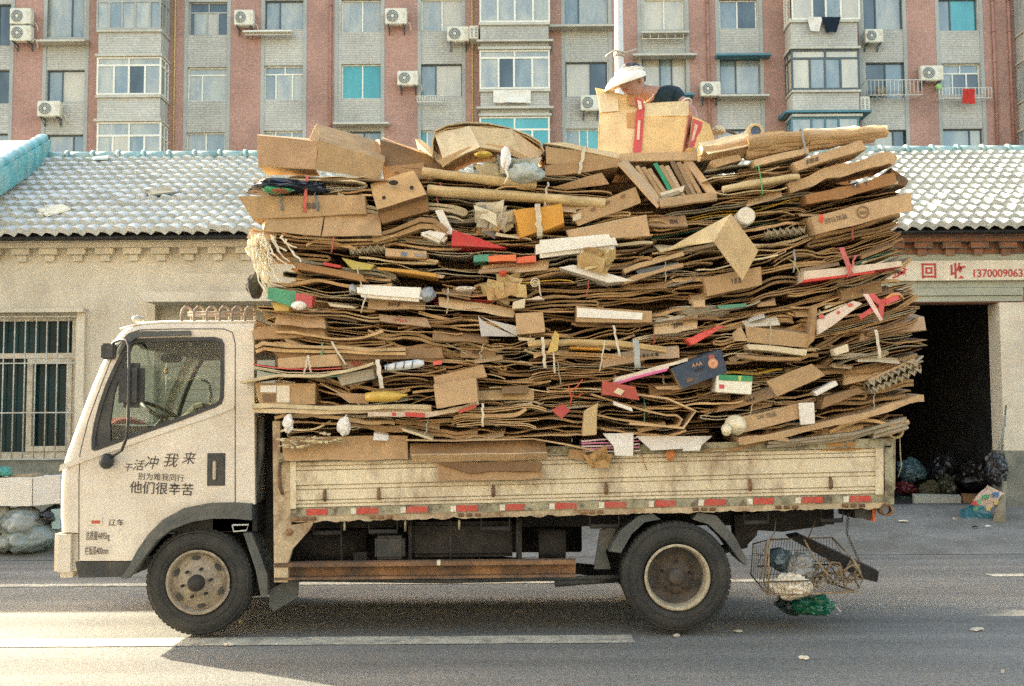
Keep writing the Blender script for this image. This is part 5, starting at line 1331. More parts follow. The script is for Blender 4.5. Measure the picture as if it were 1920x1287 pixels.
# bundle with red strap at left
o = pack(472, 340, 692, 338, 14, 4, Y0, 'pale sheets strapped in red over dark plastic, under the large opened corner box', dep=.7, cols=[PALE, WHITE, BR[2]], short='red strapped bundle')
strap(o, 576, 332, 571, 398, Y0-.09, (.55, .08, .06), 7, label='red strap'); strap(o, 526, 366, 530, 395, Y0-.09, (.05, .14, .2), 4, label='blue strap'); strap(o, 592, 368, 597, 396, Y0-.09, (.05, .14, .2), 4, label='blue strap')
mb = MB(); mb.lump(P(540, 356, Y0+.05), (.29, .25, .05), 3, .3, 3, 4, col=(.02, .03, .05)); o2 = place(mb, 'plastic_bag', M['plastic'], 540, 356, Y0, 'dark plastic bag with green inside, between red strapped sheets and brown carton', 'bag')
mb = MB(); mb.lump(P(520, 357, Y0-.12), (.11, .08, .02), 3, .4, col=(.03, .28, .12)); mb.lump(P(525, 358, Y0-.15), (.06, .06, .012), 6, .4, col=(.32, .1, .05)); child(mb, 'green_wrapper', M['plastic'], o2)
pack(575, 355, 690, 352, 14, 4, Y0+.0, 'cream and pink sheets at the right end of the red strapped bundle', dep=.6, cols=[PALE, (.5, .4, .3), WHITE])
boxthing([(446, 369), (683, 366), (687, 402), (474, 412)], Y0-.08, .5, BR[4], 'long brown carton side crossed by red and blue straps', short='long strapped carton', seed=41)
mb = MB(); mb.lump(P(503, 344, Y0-.05), (.05, .05, .03), 3, .3, col=WHITE); place(mb, 'crumpled_paper', M['paper'], 503, 344, Y0, 'small crumpled white paper on the left end of the red strapped bundle', 'paper')
mb = MB()
panel(mb, [(503, 392), (608, 399), (601, 443), (492, 433)], [Y0-.04, Y0-.05, Y0-.12, Y0-.1], BR[4], 42); panel(mb, [(611, 399), (712, 403), (716, 441), (603, 443)], [Y0-.05, Y0-.03, Y0-.1, Y0-.12], BR[0], 43)
panel(mb, [(495, 396), (503, 392), (494, 433), (491, 425)], [Y0+.1, Y0-.04, Y0-.1, Y0+.05], PALE, 44)
panel(mb, [(503, 392), (712, 403), (700, 392), (520, 386)], [Y0-.04, Y0-.03, Y0+.3, Y0+.3], BR[1], 45)
place(mb, 'folded_carton', M['card'], 605, 418, Y0, 'brown carton with a torn middle seam below the long strapped carton', 'carton', short='split-seam carton')
# sagging long sheets below it
mb = MB()
for k, (dy, c) in enumerate(((0, BR[5]), (7, BR[3]), (12, BR[1]))):
    ln = [P(x, y + dy, Y0-.03) for x, y in ((475, 430), (500, 437), (560, 447), (640, 451), (715, 449), (745, 441))]
    ribbon(mb, [(p.x, p.z) for p in ln], .012, Y0 - .06 + .02*k, Y0 + .6, c, 50 + k)
panel(mb, [(470, 430), (522, 432), (516, 452), (462, 445)], [Y0-.02, Y0-.05, Y0-.1, Y0-.1], BR[2], 46)
place(mb, 'folded_carton', M['card'], 605, 448, Y0, 'long curved sheets cradling the split-seam carton from below', 'cardboard')
mb = MB()
for k, c in enumerate((BR[1], BR[4])):
    ln = [P(x, y + 9*k, Y0-.03) for x, y in ((700, 445), (740, 434), (790, 415), (815, 417), (838, 436))]
    ribbon(mb, [(p.x, p.z) for p in ln], .03, Y0 - .08 + .02*k, Y0 + .5, c, 55 + k)
place(mb, 'folded_carton', M['card'], 770, 428, Y0, 'arched brown flap over a white foam scrap left of the red box', 'cardboard', short='arched brown flap')
boxthing([(782, 437), (806, 431), (842, 440), (828, 458)], Y0-.1, .2, WHITE, 'small white foam scrap under the arched brown flap', 'foam_scrap', 'foam', m='foam', short='white foam scrap')
boxthing([(815, 395), (830, 393), (852, 440), (836, 440)], Y0-.05, .1, WHITE, 'narrow white card strip sloping toward the red box', 'card_strip', 'paper', m='paper')
boxthing([(848, 431), (900, 448), (950, 466), (846, 461)], Y0-.12, .35, (.42, .03, .025), 'glossy red box with a pale underside left of the white foam slab', 'red_box', 'box', m='paper', short='glossy red box')
mb = MB(); 
for (x0, x1, c) in ((888, 915, (.03, .22, .14)), (915, 968, (.60, .13, .03)), (968, 1004, (.55, .09, .03))): cbox(mb, [(x0, 480 + (x0-888)*.03), (x1, 476 + (x0-888)*.03), (x1, 490), (x0, 492)], Y0-.1, .2, c, x0, amp=.008)
place(mb, 'snack_wrapper', M['plastic'], 946, 485, Y0, 'orange and green wrapper strip under the glossy red box', 'wrapper', short='orange wrapper')
# crumpled newspaper, orange parcel
mb = MB(); crumple(mb, P(920, 415, Y0-.02), (.14, .12, .08), 11, [(.44, .40, .30), (.38, .33, .22), (.30, .29, .26), (.5, .44, .3), (.42, .28, .13), (.2, .22, .2)], 24, .07); place(mb, 'crumpled_newspaper', M['card'], 920, 415, Y0, 'crumpled grey and brown newspaper lump left of the orange parcel', 'paper', short='newspaper lump')
o = boxthing([(962, 395), (1053, 383), (1060, 420), (974, 447)], Y0-.12, .25, (.52, .25, .03), 'orange parcel wrapped with pale tape near the middle of the load', 'parcel', 'parcel', m='paper', short='orange parcel', amp=.012)
strap(o, 1008, 384, 1012, 443, Y0-.15, (.55, .48, .33), 13, name='tape', back=.1)
# printed long box
o = boxthing([(1068, 402), (1192, 350), (1203, 380), (1084, 424)], Y0-.06, .25, BR[4], 'long brown printed box tilted up to the right, right of the orange parcel', short='printed tilted box', lean=(0, .03))
mb = MB()
for (x, y, s_, c) in ((1082, 407, 8, PALE), (1112, 393, 4, DARKB), (1140, 380, 4, DARKB), (1168, 368, 4, DARKB)): cbox(mb, [(x-s_, y-s_*.7+s_*.35), (x+s_, y-s_*.7-s_*.35), (x+s_, y+s_*.7-s_*.35), (x-s_, y+s_*.7+s_*.35)], Y0-.068, .003, c, 1, amp=.0005)
child(mb, 'printed_mark', M['paper'], o)
boxthing([(1062, 432), (1212, 402), (1220, 442), (1070, 452)], Y0-.08, .35, BR[2], 'pale topped long box just above the white foam slab', short='pale topped box', cols=[None, None, PALE, None, None, None], lean=(0, .04))
# white foam slab
mb = MB(); cbox(mb, [(1004, 450), (1150, 438), (1162, 466), (1005, 484)], Y0-.14, .3, (.70, .67, .58), 3, lean=(0, .03)); slab = place(mb, 'foam_slab', M['foam'], 1080, 462, Y0, 'thick white foam slab with rounded corner, centre of the load', 'foam slab', short='white foam slab'); soften(slab, .03)
mb = MB(); crumple(mb, P(1118, 484, Y0-.17), (.10, .06, .045), 21, [(.46, .34, .16), (.5, .38, .2), (.42, .28, .13)], 13, .065); place(mb, 'crumpled_paper', M['card'], 1118, 482, Y0, 'crumpled brown wrapping paper in front of the white foam slab', 'paper', short='crumpled brown paper')

# raised box held by the man: see the person section
# open box with upright sheets
mb = MB()
panel(mb, [(1160, 305), (1176, 300), (1246, 376), (1236, 388)], [Y0-.05, Y0+.1, Y0-.02, Y0-.12], BR[5], 61, th=.02)
panel(mb, [(1236, 372), (1342, 360), (1345, 374), (1240, 388)], [Y0-.1, Y0-.05, Y0-.08, Y0-.14], BR[4], 62, th=.02)
panel(mb, [(1270, 288), (1285, 285), (1345, 362), (1335, 372)], [Y0+.2, Y0+.2, Y0-.06, Y0-.06], BR[2], 63, th=.02)
panel(mb, [(1176, 296), (1275, 284), (1275, 300), (1185, 312)], [Y0+.25, Y0+.25, Y0+.25, Y0+.25], BR[5], 64, th=.02)
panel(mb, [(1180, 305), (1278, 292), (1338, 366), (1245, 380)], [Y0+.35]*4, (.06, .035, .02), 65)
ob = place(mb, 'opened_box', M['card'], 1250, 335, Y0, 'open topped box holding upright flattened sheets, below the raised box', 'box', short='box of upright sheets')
for i in range(9):
    mb = MB(); x = 1192 + i*11; c = BR[i % 8] if i != 3 else (.04, .25, .12)
    top = 312 - i*1.5 + (i % 3)*4; bot = 372 - i*1.2
    sh_ = 38
    panel(mb, [(x, top), (x + 7, top-2), (x + 7 + sh_*(1 - i*.03), bot), (x + sh_*(1 - i*.03), bot)], [Y0+.12, Y0+.14, Y0-.03, Y0-.04], jit(c), 70 + i, th=.012 if i != 3 else .005)
    q = place(mb, 'cardboard_sheet', M['card'], x + 20, 340, Y0, ('green printed sheet standing inside the open topped box' if i == 3 else '%s brown sheet from the left standing upright inside the open topped box' % ('first', 'second', 'third', '', 'fourth', 'fifth', 'sixth', 'seventh', 'last')[i]), 'cardboard sheet', 'sheets standing inside the open box')
# rolls and sheets, top right
def foldroll(x0, y0, x1, y1, hpx, Y, col, label, seed, taper=(1, 1), short=None):
    """flattened sheets wrapped round each other: an irregular long envelope with lapped edges"""
    mb = MB(); n = 22; s = Y/F
    for lay in range(3):
        pts = []; rs = []
        for i in range(n+1):
            t = i/n; p = P(x0 + (x1-x0)*t, y0 + (y1-y0)*t, Y); k = taper[0]*(1-t) + taper[1]*t
            p.z += .010*nz(t*3 + seed, lay) + hpx*s*k*.16*(1 - lay); p.y += .02*lay + .01*nz(t*4, seed)
            pts.append(p); rs.append(hpx*s*k*(.5 - .05*lay)*(1 + .08*nz(t*6 + seed, lay*3.1)))
        a, c = (0, n) if lay == 0 else ((2, n+1) if lay == 1 else (0, n-2))
        mb.tube(pts[a:c], rs[a:c], 16, col=jit(col, .1), flat=.62, sm=False, crump=.008)
    return place(mb, 'cardboard_roll', M['card'], (x0+x1)/2, (y0+y1)/2, Y, label, 'cardboard roll', None, short)
foldroll(1312, 289, 1408, 277, 36, Y0+.02, BR[2], 'left section of the great cardboard roll at the top right', 1, (.85, 1.05))
o = foldroll(1400, 279, 1512, 263, 48, Y0-.02, BR[0], 'thickest middle section of the great roll at the top right', 2, (1, .9), short='great roll')
strap(o, 1503, 243, 1510, 288, Y0-.11, (.25, .3, .32), 4)
foldroll(1500, 268, 1664, 249, 42, Y0+.0, BR[2], 'tapering right end of the great roll against the far roof', 3, (1.05, .62))
boxthing([(1404, 254), (1470, 245), (1476, 262), (1408, 276)], Y0-.02, .35, (.50, .36, .17), 'sheet lapped over the middle of the great roll', amp=.012)
mb = MB()
panel(mb, [(1308, 266), (1402, 250), (1410, 268), (1330, 286)], [Y0+.1, Y0+.25, Y0-.08, Y0-.08], (.58, .46, .26), 81, amp=.012)
panel(mb, [(1480, 248), (1600, 236), (1640, 242), (1500, 258)], [Y0+.25, Y0+.25, Y0-.02, Y0-.02], PALE, 82, amp=.014)
panel(mb, [(1590, 240), (1666, 235), (1662, 250), (1600, 256)], [Y0+.25, Y0+.25, Y0, Y0], (.50, .38, .2), 83, amp=.012)
place(mb, 'cardboard_sheet', M['card'], 1480, 256, Y0, 'sunlit pale sheets lying over the great roll', 'cardboard sheet')
boxthing([(1486, 305), (1615, 262), (1626, 279), (1496, 320)], Y0-.12, .35, BR[2], 'flat brown carton slanting up right below the great roll', short='flat slanting carton')
boxthing([(1412, 300), (1515, 276), (1518, 288), (1416, 312)], Y0-.08, .3, BR[5], 'narrow box taped in green under the great roll', short='green taped box')
boxthing([(1333, 302), (1385, 290), (1392, 300), (1345, 314)], Y0-.06, .3, BR[4], 'short brown carton end under the left part of the great roll')
o = pack(1325, 330, 1482, 312, 26, 6, Y0-.04, 'stack of pale sheets tied with green string, upper right', dep=.5, cols=[PALE, BR[2], GREYB, PALE], short='green tied stack', tilt=.08)
roll(1355, 355, 1497, 330, 9, Y0-.1, (.46, .36, .19), 'slim pale roll crossed by green string, below the tied stack', short='slim pale roll')
strap(o, 1422, 312, 1430, 364, Y0-.14, (.06, .4, .12), 2.5, name='string')
def bentsheet(pts, th, Y, dep, col, label, seed=1, tilt=.04, name='folded_carton', cat='cardboard', short=None, layers=1, gap=8, m='card', edge=None):
    mb = MB()
    for k in range(layers):
        ln = [P(x, y + gap*k, Y) for x, y in pts]
        fine = []
        for i in range(len(ln)-1):
            for q in range(4): t = q/4; fine.append((ln[i].x*(1-t) + ln[i+1].x*t, ln[i].z*(1-t) + ln[i+1].z*t))
        fine.append((ln[-1].x, ln[-1].z))
        ribbon(mb, fine, th*Y/F, Y + .02*k, Y + dep, jit(col) if k else col, seed + k*3.3, tilt=tilt, ny=3, edge=edge or (col if th > 8 else None))
    cx = sum(p[0] for p in pts)/len(pts); cy = sum(p[1] for p in pts)/len(pts)
    return place(mb, name, M[m], cx, cy, Y, label, cat, None, short)
bentsheet([(1480, 352), (1520, 340), (1545, 325), (1600, 313), (1668, 295), (1680, 303)], 22, Y0-.06, .5, BR[2], 'long creased carton below the flat slanting carton at right', short='long creased carton')
bentsheet([(1512, 374), (1560, 364), (1620, 350), (1680, 333)], 20, Y0-.08, .5, (.27, .14, .055), 'dark brown carton with black writing above the printed logo box', short='dark written carton')
text('TK  Y', 1612, 347, Y0-.09, 14, M['black_ink'], bpy.data.objects[[o.name for o in COL.objects if o.get('label', '').startswith('dark brown carton with black')][0]], rot=12)
boxthing([(1672, 315), (1704, 338), (1698, 350), (1668, 345)], Y0+.05, .5, DARKB, 'dark box corner jutting out at the upper right end')
lb = boxthing([(1520, 407), (1708, 361), (1712, 394), (1530, 441)], Y0-.14, .4, BR[2], 'long tan box with a red flame logo and printing at the right', short='flame logo box', lean=(0, .05))
V3 = lambda o: Matrix.Translation(-Vector(o.location))
def lettering(body, px, py, Y, size, m, o, **k):
    t = text(body, px, py, Y, size, m, o, **k); t.matrix_parent_inverse = V3(o) if o.type != 'EMPTY' else t.matrix_parent_inverse; return t
_t = [o for o in COL.objects if o.name.startswith('lettering')][-1]; _t.matrix_parent_inverse = V3(_t.parent)
lettering('回弘饮品', 1568, 411, Y0-.147, 11, M['black_ink'], lb, rot=14)
mb = MB(); mb.lump(P(1540, 410, Y0-.145), (.016, .003, .032), 2, .2, col=(.5, .06, .03)); child(mb, 'flame_logo', M['paper'], lb)
mb = MB(); c = P(1618, 398, Y0-.147); mb.lathe([(.035, 0), (.04, -.002), (.045, 0)], (c.x, c.y, c.z), 16, col=DARKB); mb.box((c.x-.02, c.y-.002, c.z-.012), (c.x+.025, c.y, c.z+.005), DARKB); child(mb, 'printed_mark', M['paper'], lb)
# big V-shaped sheet
mb = MB()
panel(mb, [(1240, 473), (1370, 401), (1340, 453), (1290, 462)], [Y0-.04, Y0-.2, Y0-.3, Y0-.1], (.52, .41, .22), 91, amp=.002)
panel(mb, [(1370, 401), (1422, 470), (1392, 526), (1339, 453)], [Y0-.2, Y0-.16, Y0-.22, Y0-.3], (.47, .34, .17), 92, amp=.002)
place(mb, 'folded_cardboard', M['card'], 1340, 455, Y0, 'pale sheet folded like a tent hanging over the right half', 'cardboard sheet', short='tent-folded sheet')
# white roll end
mb = MB(); c = P(1400, 405, Y0-.12)
mb.lathe([(0, -.0), (.055, -.004), (.064, .008), (.064, .35)], (c.x, c.y, c.z), 24, col=(.62, .57, .45), sm=False); place(mb, 'foam_roll', M['foam'], 1400, 405, Y0-.1, 'round white end of a roll above the tent-folded sheet', 'roll', short='round white roll end')
def eggtray(x0, y0, x1, y1, hpx, Y, label, layers=2, short=None):
    mb = MB(); a = P(x0, y0, Y); c = P(x1, y1, Y); L_ = (c - a); n = max(4, int(L_.length/.045)); h = hpx*Y/F
    ux = L_.normalized(); up = Vector((-ux.z, 0, ux.x))
    for k in range(layers):
        vs = []; ny = 6; m_ = n*4
        for j in range(ny*3+1):
            for i in range(m_+1):
                s = i/4; t = j/3
                z = .5*h/layers*.95*(math.cos(2*math.pi*s)*math.cos(2*math.pi*t*.5))
                vs.append(a + ux*(L_.length*i/m_) + up*(h*(k+.5)/layers + z) + Vector((0, .045*j/3 + .01*k, 0)))
        vs += [v - up*.006 for v in vs]; W1 = m_+1; O = W1*(ny*3+1); fs = []
        for j in range(ny*3):
            for i in range(m_):
                q = j*W1+i; fs.append((q, q+1, q+W1+1, q+W1)); fs.append((q+O, q+O+W1, q+O+W1+1, q+O+1))
        for i in range(m_): fs.append((i, i+O, i+O+1, i+1))
        mb.add(vs, fs, (.40, .35, .24))
    return place(mb, 'egg_tray', M['card'], (x0+x1)/2, (y0+y1)/2, Y, label, 'egg tray', None, short)
eggtray(1440, 442, 1512, 436, 14, Y0-.06, 'grey egg tray with green scrap, left of the flame logo box', 1, 'small egg tray')
eggtray(1640, 738, 1732, 697, 26, Y0-.12, 'stacked pulp egg trays at the lower right end', 2, 'pulp egg trays')
boxthing([(1628, 712), (1715, 672), (1722, 684), (1634, 722)], Y0-.06, .4, BR[5], 'flat carton lying over the pulp egg trays')
eggtray(655, 476, 722, 470, 14, Y0-.05, 'pulp egg tray under the split-seam carton, left', 1, 'left egg tray')
o = boxthing([(722, 466), (800, 470), (800, 484), (722, 481)], Y0-.08, .3, BR[2], 'slim tan box with small blue print right of the left egg tray')
mb = MB(); cbox(mb, [(752, 473), (762, 473), (762, 480), (752, 480)], Y0-.088, .003, (.1, .16, .25), 1, amp=0); cbox(mb, [(778, 476), (796, 477), (796, 482), (778, 481)], Y0-.088, .003, (.25, .22, .2), 1, amp=0); child(mb, 'printed_mark', M['paper'], o)
# big brown box under the V
boxthing([(1319, 522), (1427, 500), (1430, 534), (1326, 555)], Y0-.1, .35, BR[4], 'brown box under the tip of the tent-folded sheet', short='box under the tent tip')
bentsheet([(1170, 510), (1200, 498), (1250, 484), (1282, 476)], 8, Y0-.12, .4, BR[5], 'folded pale sleeve open at right, left of the tent-folded sheet', short='folded sleeve', layers=2, gap=22)
o = boxthing([(1048, 502), (1075, 497), (1190, 526), (1140, 531)], Y0-.12, .25, WHITE, 'pointed white printed packet under the crumpled brown paper', 'white_packet', 'packet', m='paper', short='pointed white packet')
boxthing([(1192, 508), (1272, 492), (1275, 505), (1200, 520)], Y0-.08, .3, (.06, .09, .12), 'dark glossy magazines inside the folded sleeve', 'magazine', 'magazine', m='plastic')
boxthing([(1508, 509), (1690, 489), (1692, 500), (1506, 528)], Y0-.16, .4, (.58, .48, .36), 'pale box with a red lower edge tied in red ribbon at right', 'gift_box', 'box', m='paper', short='red edged box', cols=[None, None, PALE, (.5, .05, .04), None, None])
gb = [o for o in COL.objects if o.name == 'gift_box'][0]
mb = MB(); cbox(mb, [(1507, 525), (1640, 508), (1640, 512), (1506, 530)], Y0-.165, .02, (.5, .04, .03), 1, amp=.001); child(mb, 'red_edge', M['paper'], gb)
strap(gb, 1578, 466, 1596, 518, Y0-.19, (.5, .1, .09), 12, name='ribbon', label='red ribbon')
strap(gb, 1604, 480, 1590, 520, Y0-.195, (.5, .1, .09), 5, name='ribbon', label='red ribbon')
# sunlit shredded paper and cord at the left end
for k in range(10):
    pass
mb = MB()
for k in range(26):
    r = random.Random(300 + k); x = 466 + r.uniform(0, 75) * (1 if k < 18 else .5); y = 440 + r.uniform(-4, 20); pts = []
    L_ = r.uniform(30, 115) if x < 505 else r.uniform(20, 60); yy = Y0 - .1 - r.uniform(0, .1)
    for j in range(8): t = j/7; pts.append(P(x + r.uniform(-3, 3) + 28*t*t*(1 if k % 3 else .4), y + L_*t, yy + .02*nz(t*3, k)))
    mb.tube(pts, [r.uniform(.004, .012) * (1 - .3*t_/7) for t_ in range(8)], 5, col=(.66, .60, .45), sm=False)
mb.lump(P(485, 462, Y0-.02), (.08, .1, .07), 4, .5, 4, 3, col=(.62, .55, .40)); mb.lump(P(500, 505, Y0-.06), (.03, .05, .14), 6, .4, 4, 3, col=(.66, .6, .46))
place(mb, 'shredded_string', M['cloth'], 500, 480, Y0, 'tangle of frayed whitish string hanging at the left end', 'string tangle', short='frayed string tangle')
o = pack(470, 470, 560, 466, 30, 6, Y0+.05, 'dark open ended bundle behind the frayed string tangle', dep=.5, cols=[GREYB, BR[3]])
mb = MB(); cbox(mb, [(502, 538), (556, 545), (550, 574), (500, 560)], Y0-.18, .15, (.03, .24, .12), 5, amp=.01); mb2 = place(mb, 'green_packet', M['plastic'], 530, 556, Y0, 'green and red printed snack bag sticking out at the left end', 'bag', short='green snack bag')
mb = MB(); cbox(mb, [(556, 550), (588, 555), (582, 575), (552, 572)], Y0-.19, .12, (.42, .05, .05), 6, amp=.01); mb.lump(P(560, 573, Y0-.22), (.05, .03, .03), 4, .2, col=WHITE); child(mb, 'red_end', M['plastic'], mb2)
boxthing([(508, 566), (545, 570), (540, 583), (515, 583)], Y0-.15, .1, (.5, .34, .1), 'yellow brown scrap under the green snack bag', 'card_scrap', 'cardboard')
mb = MB(); mb.lump(P(478, 535, Y0+.02), (.055, .1, .09), 4, .3, 2, 3, col=(.05, .05, .045)); place(mb, 'dark_bag', M['cloth'], 478, 535, Y0, 'dark bundled bag bulging out beside the frayed string tangle', 'bag')
# white foam bar
o = boxthing([(668, 533), (795, 539), (790, 566), (670, 556)], Y0-.1, .2, (.72, .69, .6), 'white foam bar in clear film, left of centre', 'foam_bar', 'foam bar', m='foam', short='white foam bar', amp=.002)
mb = MB(); mb.lump(P(662, 543, Y0-.05), (.03, .06, .035), 3, .3, col=(.3, .32, .3)); mb.lump(P(803, 552, Y0-.05), (.05, .06, .05), 5, .3, col=(.25, .28, .3)); child(mb, 'film_end', M['plastic'], o)
mb = MB(); mb.tube([P(688, 553, Y0-.14), P(681, 570, Y0-.14), P(677, 587, Y0-.13)], .006, 5, col=(.5, .44, .32)); child(mb, 'string', M['cloth'], o)
# right of centre middle rows
o = boxthing([(1080, 574), (1222, 584), (1222, 606), (1080, 604)], Y0-.12, .3, BR[4], 'box with a white worn face, right of the cardboard tube', short='white faced box')
mb = MB(); cbox(mb, [(1082, 577), (1205, 587), (1204, 600), (1082, 595)], Y0-.128, .004, WHITE, 3, amp=.001); child(mb, 'torn_label', M['paper'], o)
mb = MB(); panel(mb, [(897, 592), (912, 600), (970, 612), (968, 631)], Y0-.1, (.45, .43, .38), 3); panel(mb, [(897, 592), (905, 604), (968, 631), (903, 632)], [Y0-.1]*4, (.42, .40, .36), 4); place(mb, 'foam_tray', M['foam'], 930, 618, Y0, 'grey white foam tray left of the upright cardboard tube', 'foam tray', short='grey foam tray')
mb = MB(); cbox(mb, [(967, 588), (1018, 586), (1022, 622), (970, 628)], Y0-.14, .25, BR[2], 9); place(mb, 'cardboard_block', M['card'], 995, 606, Y0, 'upright tan block between grey foam tray and white faced box', 'box', short='upright tan block')
boxthing([(960, 562), (990, 562), (1010, 555), (1022, 562)], Y0-.14, .15, (.55, .46, .34), 'crushed pinkish paper above the upright tan block', 'paper_scrap', 'paper', m='paper', short='crushed pink paper')
boxthing([(962, 566), (985, 560), (983, 578), (960, 580)], Y0-.14, .15, PALE, 'small pale carton end left of the crushed pink paper', 'carton_end', 'carton', m='paper')
mb = MB(); crumple(mb, P(948, 543, Y0-.06), (.11, .07, .05), 31, [(.50, .38, .18), (.52, .42, .24), (.42, .28, .13)], 14, .07); place(mb, 'crumpled_paper', M['card'], 948, 543, Y0, 'crumpled tan paper bag below the orange wrapper', 'paper', short='crumpled tan bag')
mb = MB()
for k in range(16):
    a = k*.75; 
pts = [P(1003 + (2 + k*.42)*math.cos(k*.7), 531 + (2 + k*.42)*math.sin(k*.7), Y0-.14) for k in range(18)]; mb.tube(pts, .005, 5, col=PALE); mb.tube([pts[-1], P(1012, 545, Y0-.13), P(1015, 560, Y0-.12)], .006, 5, col=PALE)
place(mb, 'curled_strip', M['paper'], 1003, 535, Y0, 'small curled cardboard spiral right of the crumpled tan bag', 'strip', short='curled spiral')
for (x0, x1, y, c, lab) in ((855, 888, 542, (.58, .5, .4), 'small cream packet at the left of the crumpled tan bag'), (936, 950, 513, (.55, .07, .03), 'tiny red cap below the orange wrapper')):
    mb = MB(); mb.lump(P((x0+x1)/2, y, Y0-.1), ((x1-x0)/520, .05, .02), x0, .3, col=c); place(mb, 'packet', M['paper'], (x0+x1)/2, y, Y0, lab, 'packet')
# oval basin
mb = MB(); c = P(1315, 588, Y0+.12)
prof_b = [(.16, .0), (.21, .05), (.225, .075), (.235, .078), (.235, .072), (.222, .068), (.2, .03), (.155, .012)]
vs = []; n = 36
for (r_, h_) in prof_b:
    for j in range(n):
        a = 2*math.pi*j/n; vs.append(c + Vector((r_*math.cos(a), r_*.62*math.sin(a), h_ - .035)))
fs = [(i*n+j, i*n+(j+1) % n, (i+1)*n+(j+1) % n, (i+1)*n+j) for i in range(len(prof_b)-1) for j in range(n)]
mb.add(vs, fs + [tuple(reversed(range(n)))], (.40, .36, .28), 0, True); mb.add([v for v in vs[-n:]], [tuple(range(n))], (.5, .46, .36))
place(mb, 'oval_basin', M['foam'], 1315, 590, Y0+.1, 'shallow oval basin with a pale rim, right of centre', 'basin', short='oval basin')
boxthing([(1286, 637), (1345, 612), (1360, 612), (1297, 648)], Y0-.14, .12, (.52, .05, .04), 'bright red packet with a torn end under the oval basin', 'red_packet', 'packet', m='plastic', short='bright red packet', amp=.01)
mb = MB(); panel(mb, [(1397, 612), (1518, 628), (1514, 652), (1402, 642)], [Y0-.1]*4, BR[4], 3); panel(mb, [(1372, 625), (1388, 612), (1402, 640), (1376, 640)], [Y0-.06, Y0-.1, Y0-.1, Y0-.06], BR[5], 4); panel(mb, [(1390, 603), (1455, 594), (1462, 608), (1400, 613)], [Y0, Y0, Y0-.1, Y0-.1], (.6, .54, .4), 5)
panel(mb, [(1397, 612), (1518, 628), (1510, 615), (1410, 600)], [Y0-.1, Y0-.1, Y0+.3, Y0+.3], BR[5], 6)
o = place(mb, 'opened_box', M['card'], 1445, 626, Y0, 'half open brown box with white inner flap, right of the bright red packet', 'box', short='half open flap box')
strap(o, 1445, 606, 1444, 648, Y0-.12, (.5, .42, .26), 2.5, name='string')
o = boxthing([(1533, 600), (1600, 564), (1618, 570), (1535, 628)], Y0-.16, .25, (.60, .50, .40), 'cream carton with pink prints, below the red edged box', 'printed_carton', 'carton', m='paper', short='pink printed carton')
mb = MB(); mb.lump(P(1572, 586, Y0-.165), (.012, .004, .012), 2, 0, col=(.5, .08, .06)); mb.lump(P(1594, 572, Y0-.165), (.02, .004, .012), 3, .2, col=(.52, .12, .08)); mb.lump(P(1541, 594, Y0-.165), (.018, .004, .016), 3, .2, col=(.5, .1, .08)); child(mb, 'printed_mark', M['paper'], o)
boxthing([(1522, 578), (1532, 576), (1527, 640), (1515, 650)], Y0-.12, .4, BR[1], 'upright folded flap edge left of the pink printed carton', short='upright flap edge')
mb = MB()
for q in ([(1618, 552), (1640, 552), (1655, 568), (1645, 572)], [(1645, 565), (1658, 562), (1655, 600), (1648, 600)], [(1655, 564), (1680, 552), (1690, 562), (1660, 572)], [(1612, 592), (1640, 570), (1646, 576), (1616, 598)]): cbox(mb, q, Y0-.17, .01, (.5, .05, .05), q[0][0], amp=.012)
cbox(mb, [(1618, 552), (1628, 552), (1656, 600), (1650, 603)], Y0-.185, .008, (.6, .42, .36), 7, amp=.006)
place(mb, 'red_plastic', M['plastic'], 1650, 575, Y0, 'red plastic ribbon scraps tangled near the right end', 'plastic scrap', short='tangled red plastic')
mb = MB(); mb.tube([P(1660, 562, Y0-.16), P(1672, 553, Y0-.17), P(1685, 552, Y0-.16), P(1692, 560, Y0-.12)], .014, 6, col=(.55, .22, .06)); place(mb, 'orange_loop', M['plastic'], 1678, 556, Y0, 'orange plastic loop beside the tangled red plastic', 'plastic scrap')
# navy battery box with letters
nbx = boxthing([(1258, 692), (1352, 656), (1364, 698), (1278, 730)], Y0-.18, .3, (.025, .045, .075), 'navy blue box lettered AAA with an orange ring', 'navy_box', 'box', m='paper', short='navy blue box', amp=.0015, lean=(0, .03), cols=[None, None, (.05, .07, .1), None, (.28, .2, .1), None])
M['gold_ink'] = mat('copper_print', (.50, .26, .12), rough=.5, bump=0, mott=.1)
lettering('AAA', 1307, 684, Y0-.186, 10, M['gold_ink'], nbx, rot=14, off=.006)
mb = MB(); c = P(1337, 682, Y0-.187); mb.lathe([(0, -.002), (.03, -.003), (.036, .0)], (c.x, c.y, c.z), 24, col=(.48, .22, .1)); mb.lathe([(.018, -.0045), (.022, -.0045)], (c.x, c.y, c.z), 20, col=(.7, .5, .35)); mb.box((c.x-.03, c.y, c.z+.035), (c.x+.01, c.y+.003, c.z+.06), (.32, .08, .06)); child(mb, 'printed_emblem', M['paper'], nbx)
mb = MB(); cbox(mb, [(1303, 694), (1320, 688), (1320, 692), (1303, 698)], Y0-.187, .003, (.008, .01, .012), 1, amp=0); cbox(mb, [(1288, 712), (1298, 708), (1298, 714), (1288, 718)], Y0-.187, .003, (.2, .09, .05), 1, amp=0); child(mb, 'handle_slot', M['paper'], nbx)
o = boxthing([(1344, 703), (1411, 706), (1409, 740), (1342, 735)], Y0-.18, .2, (.70, .68, .55), 'white medicine box with a green top band, beside the navy blue box', 'medicine_box', 'box', m='paper', short='green banded white box', amp=.0015)
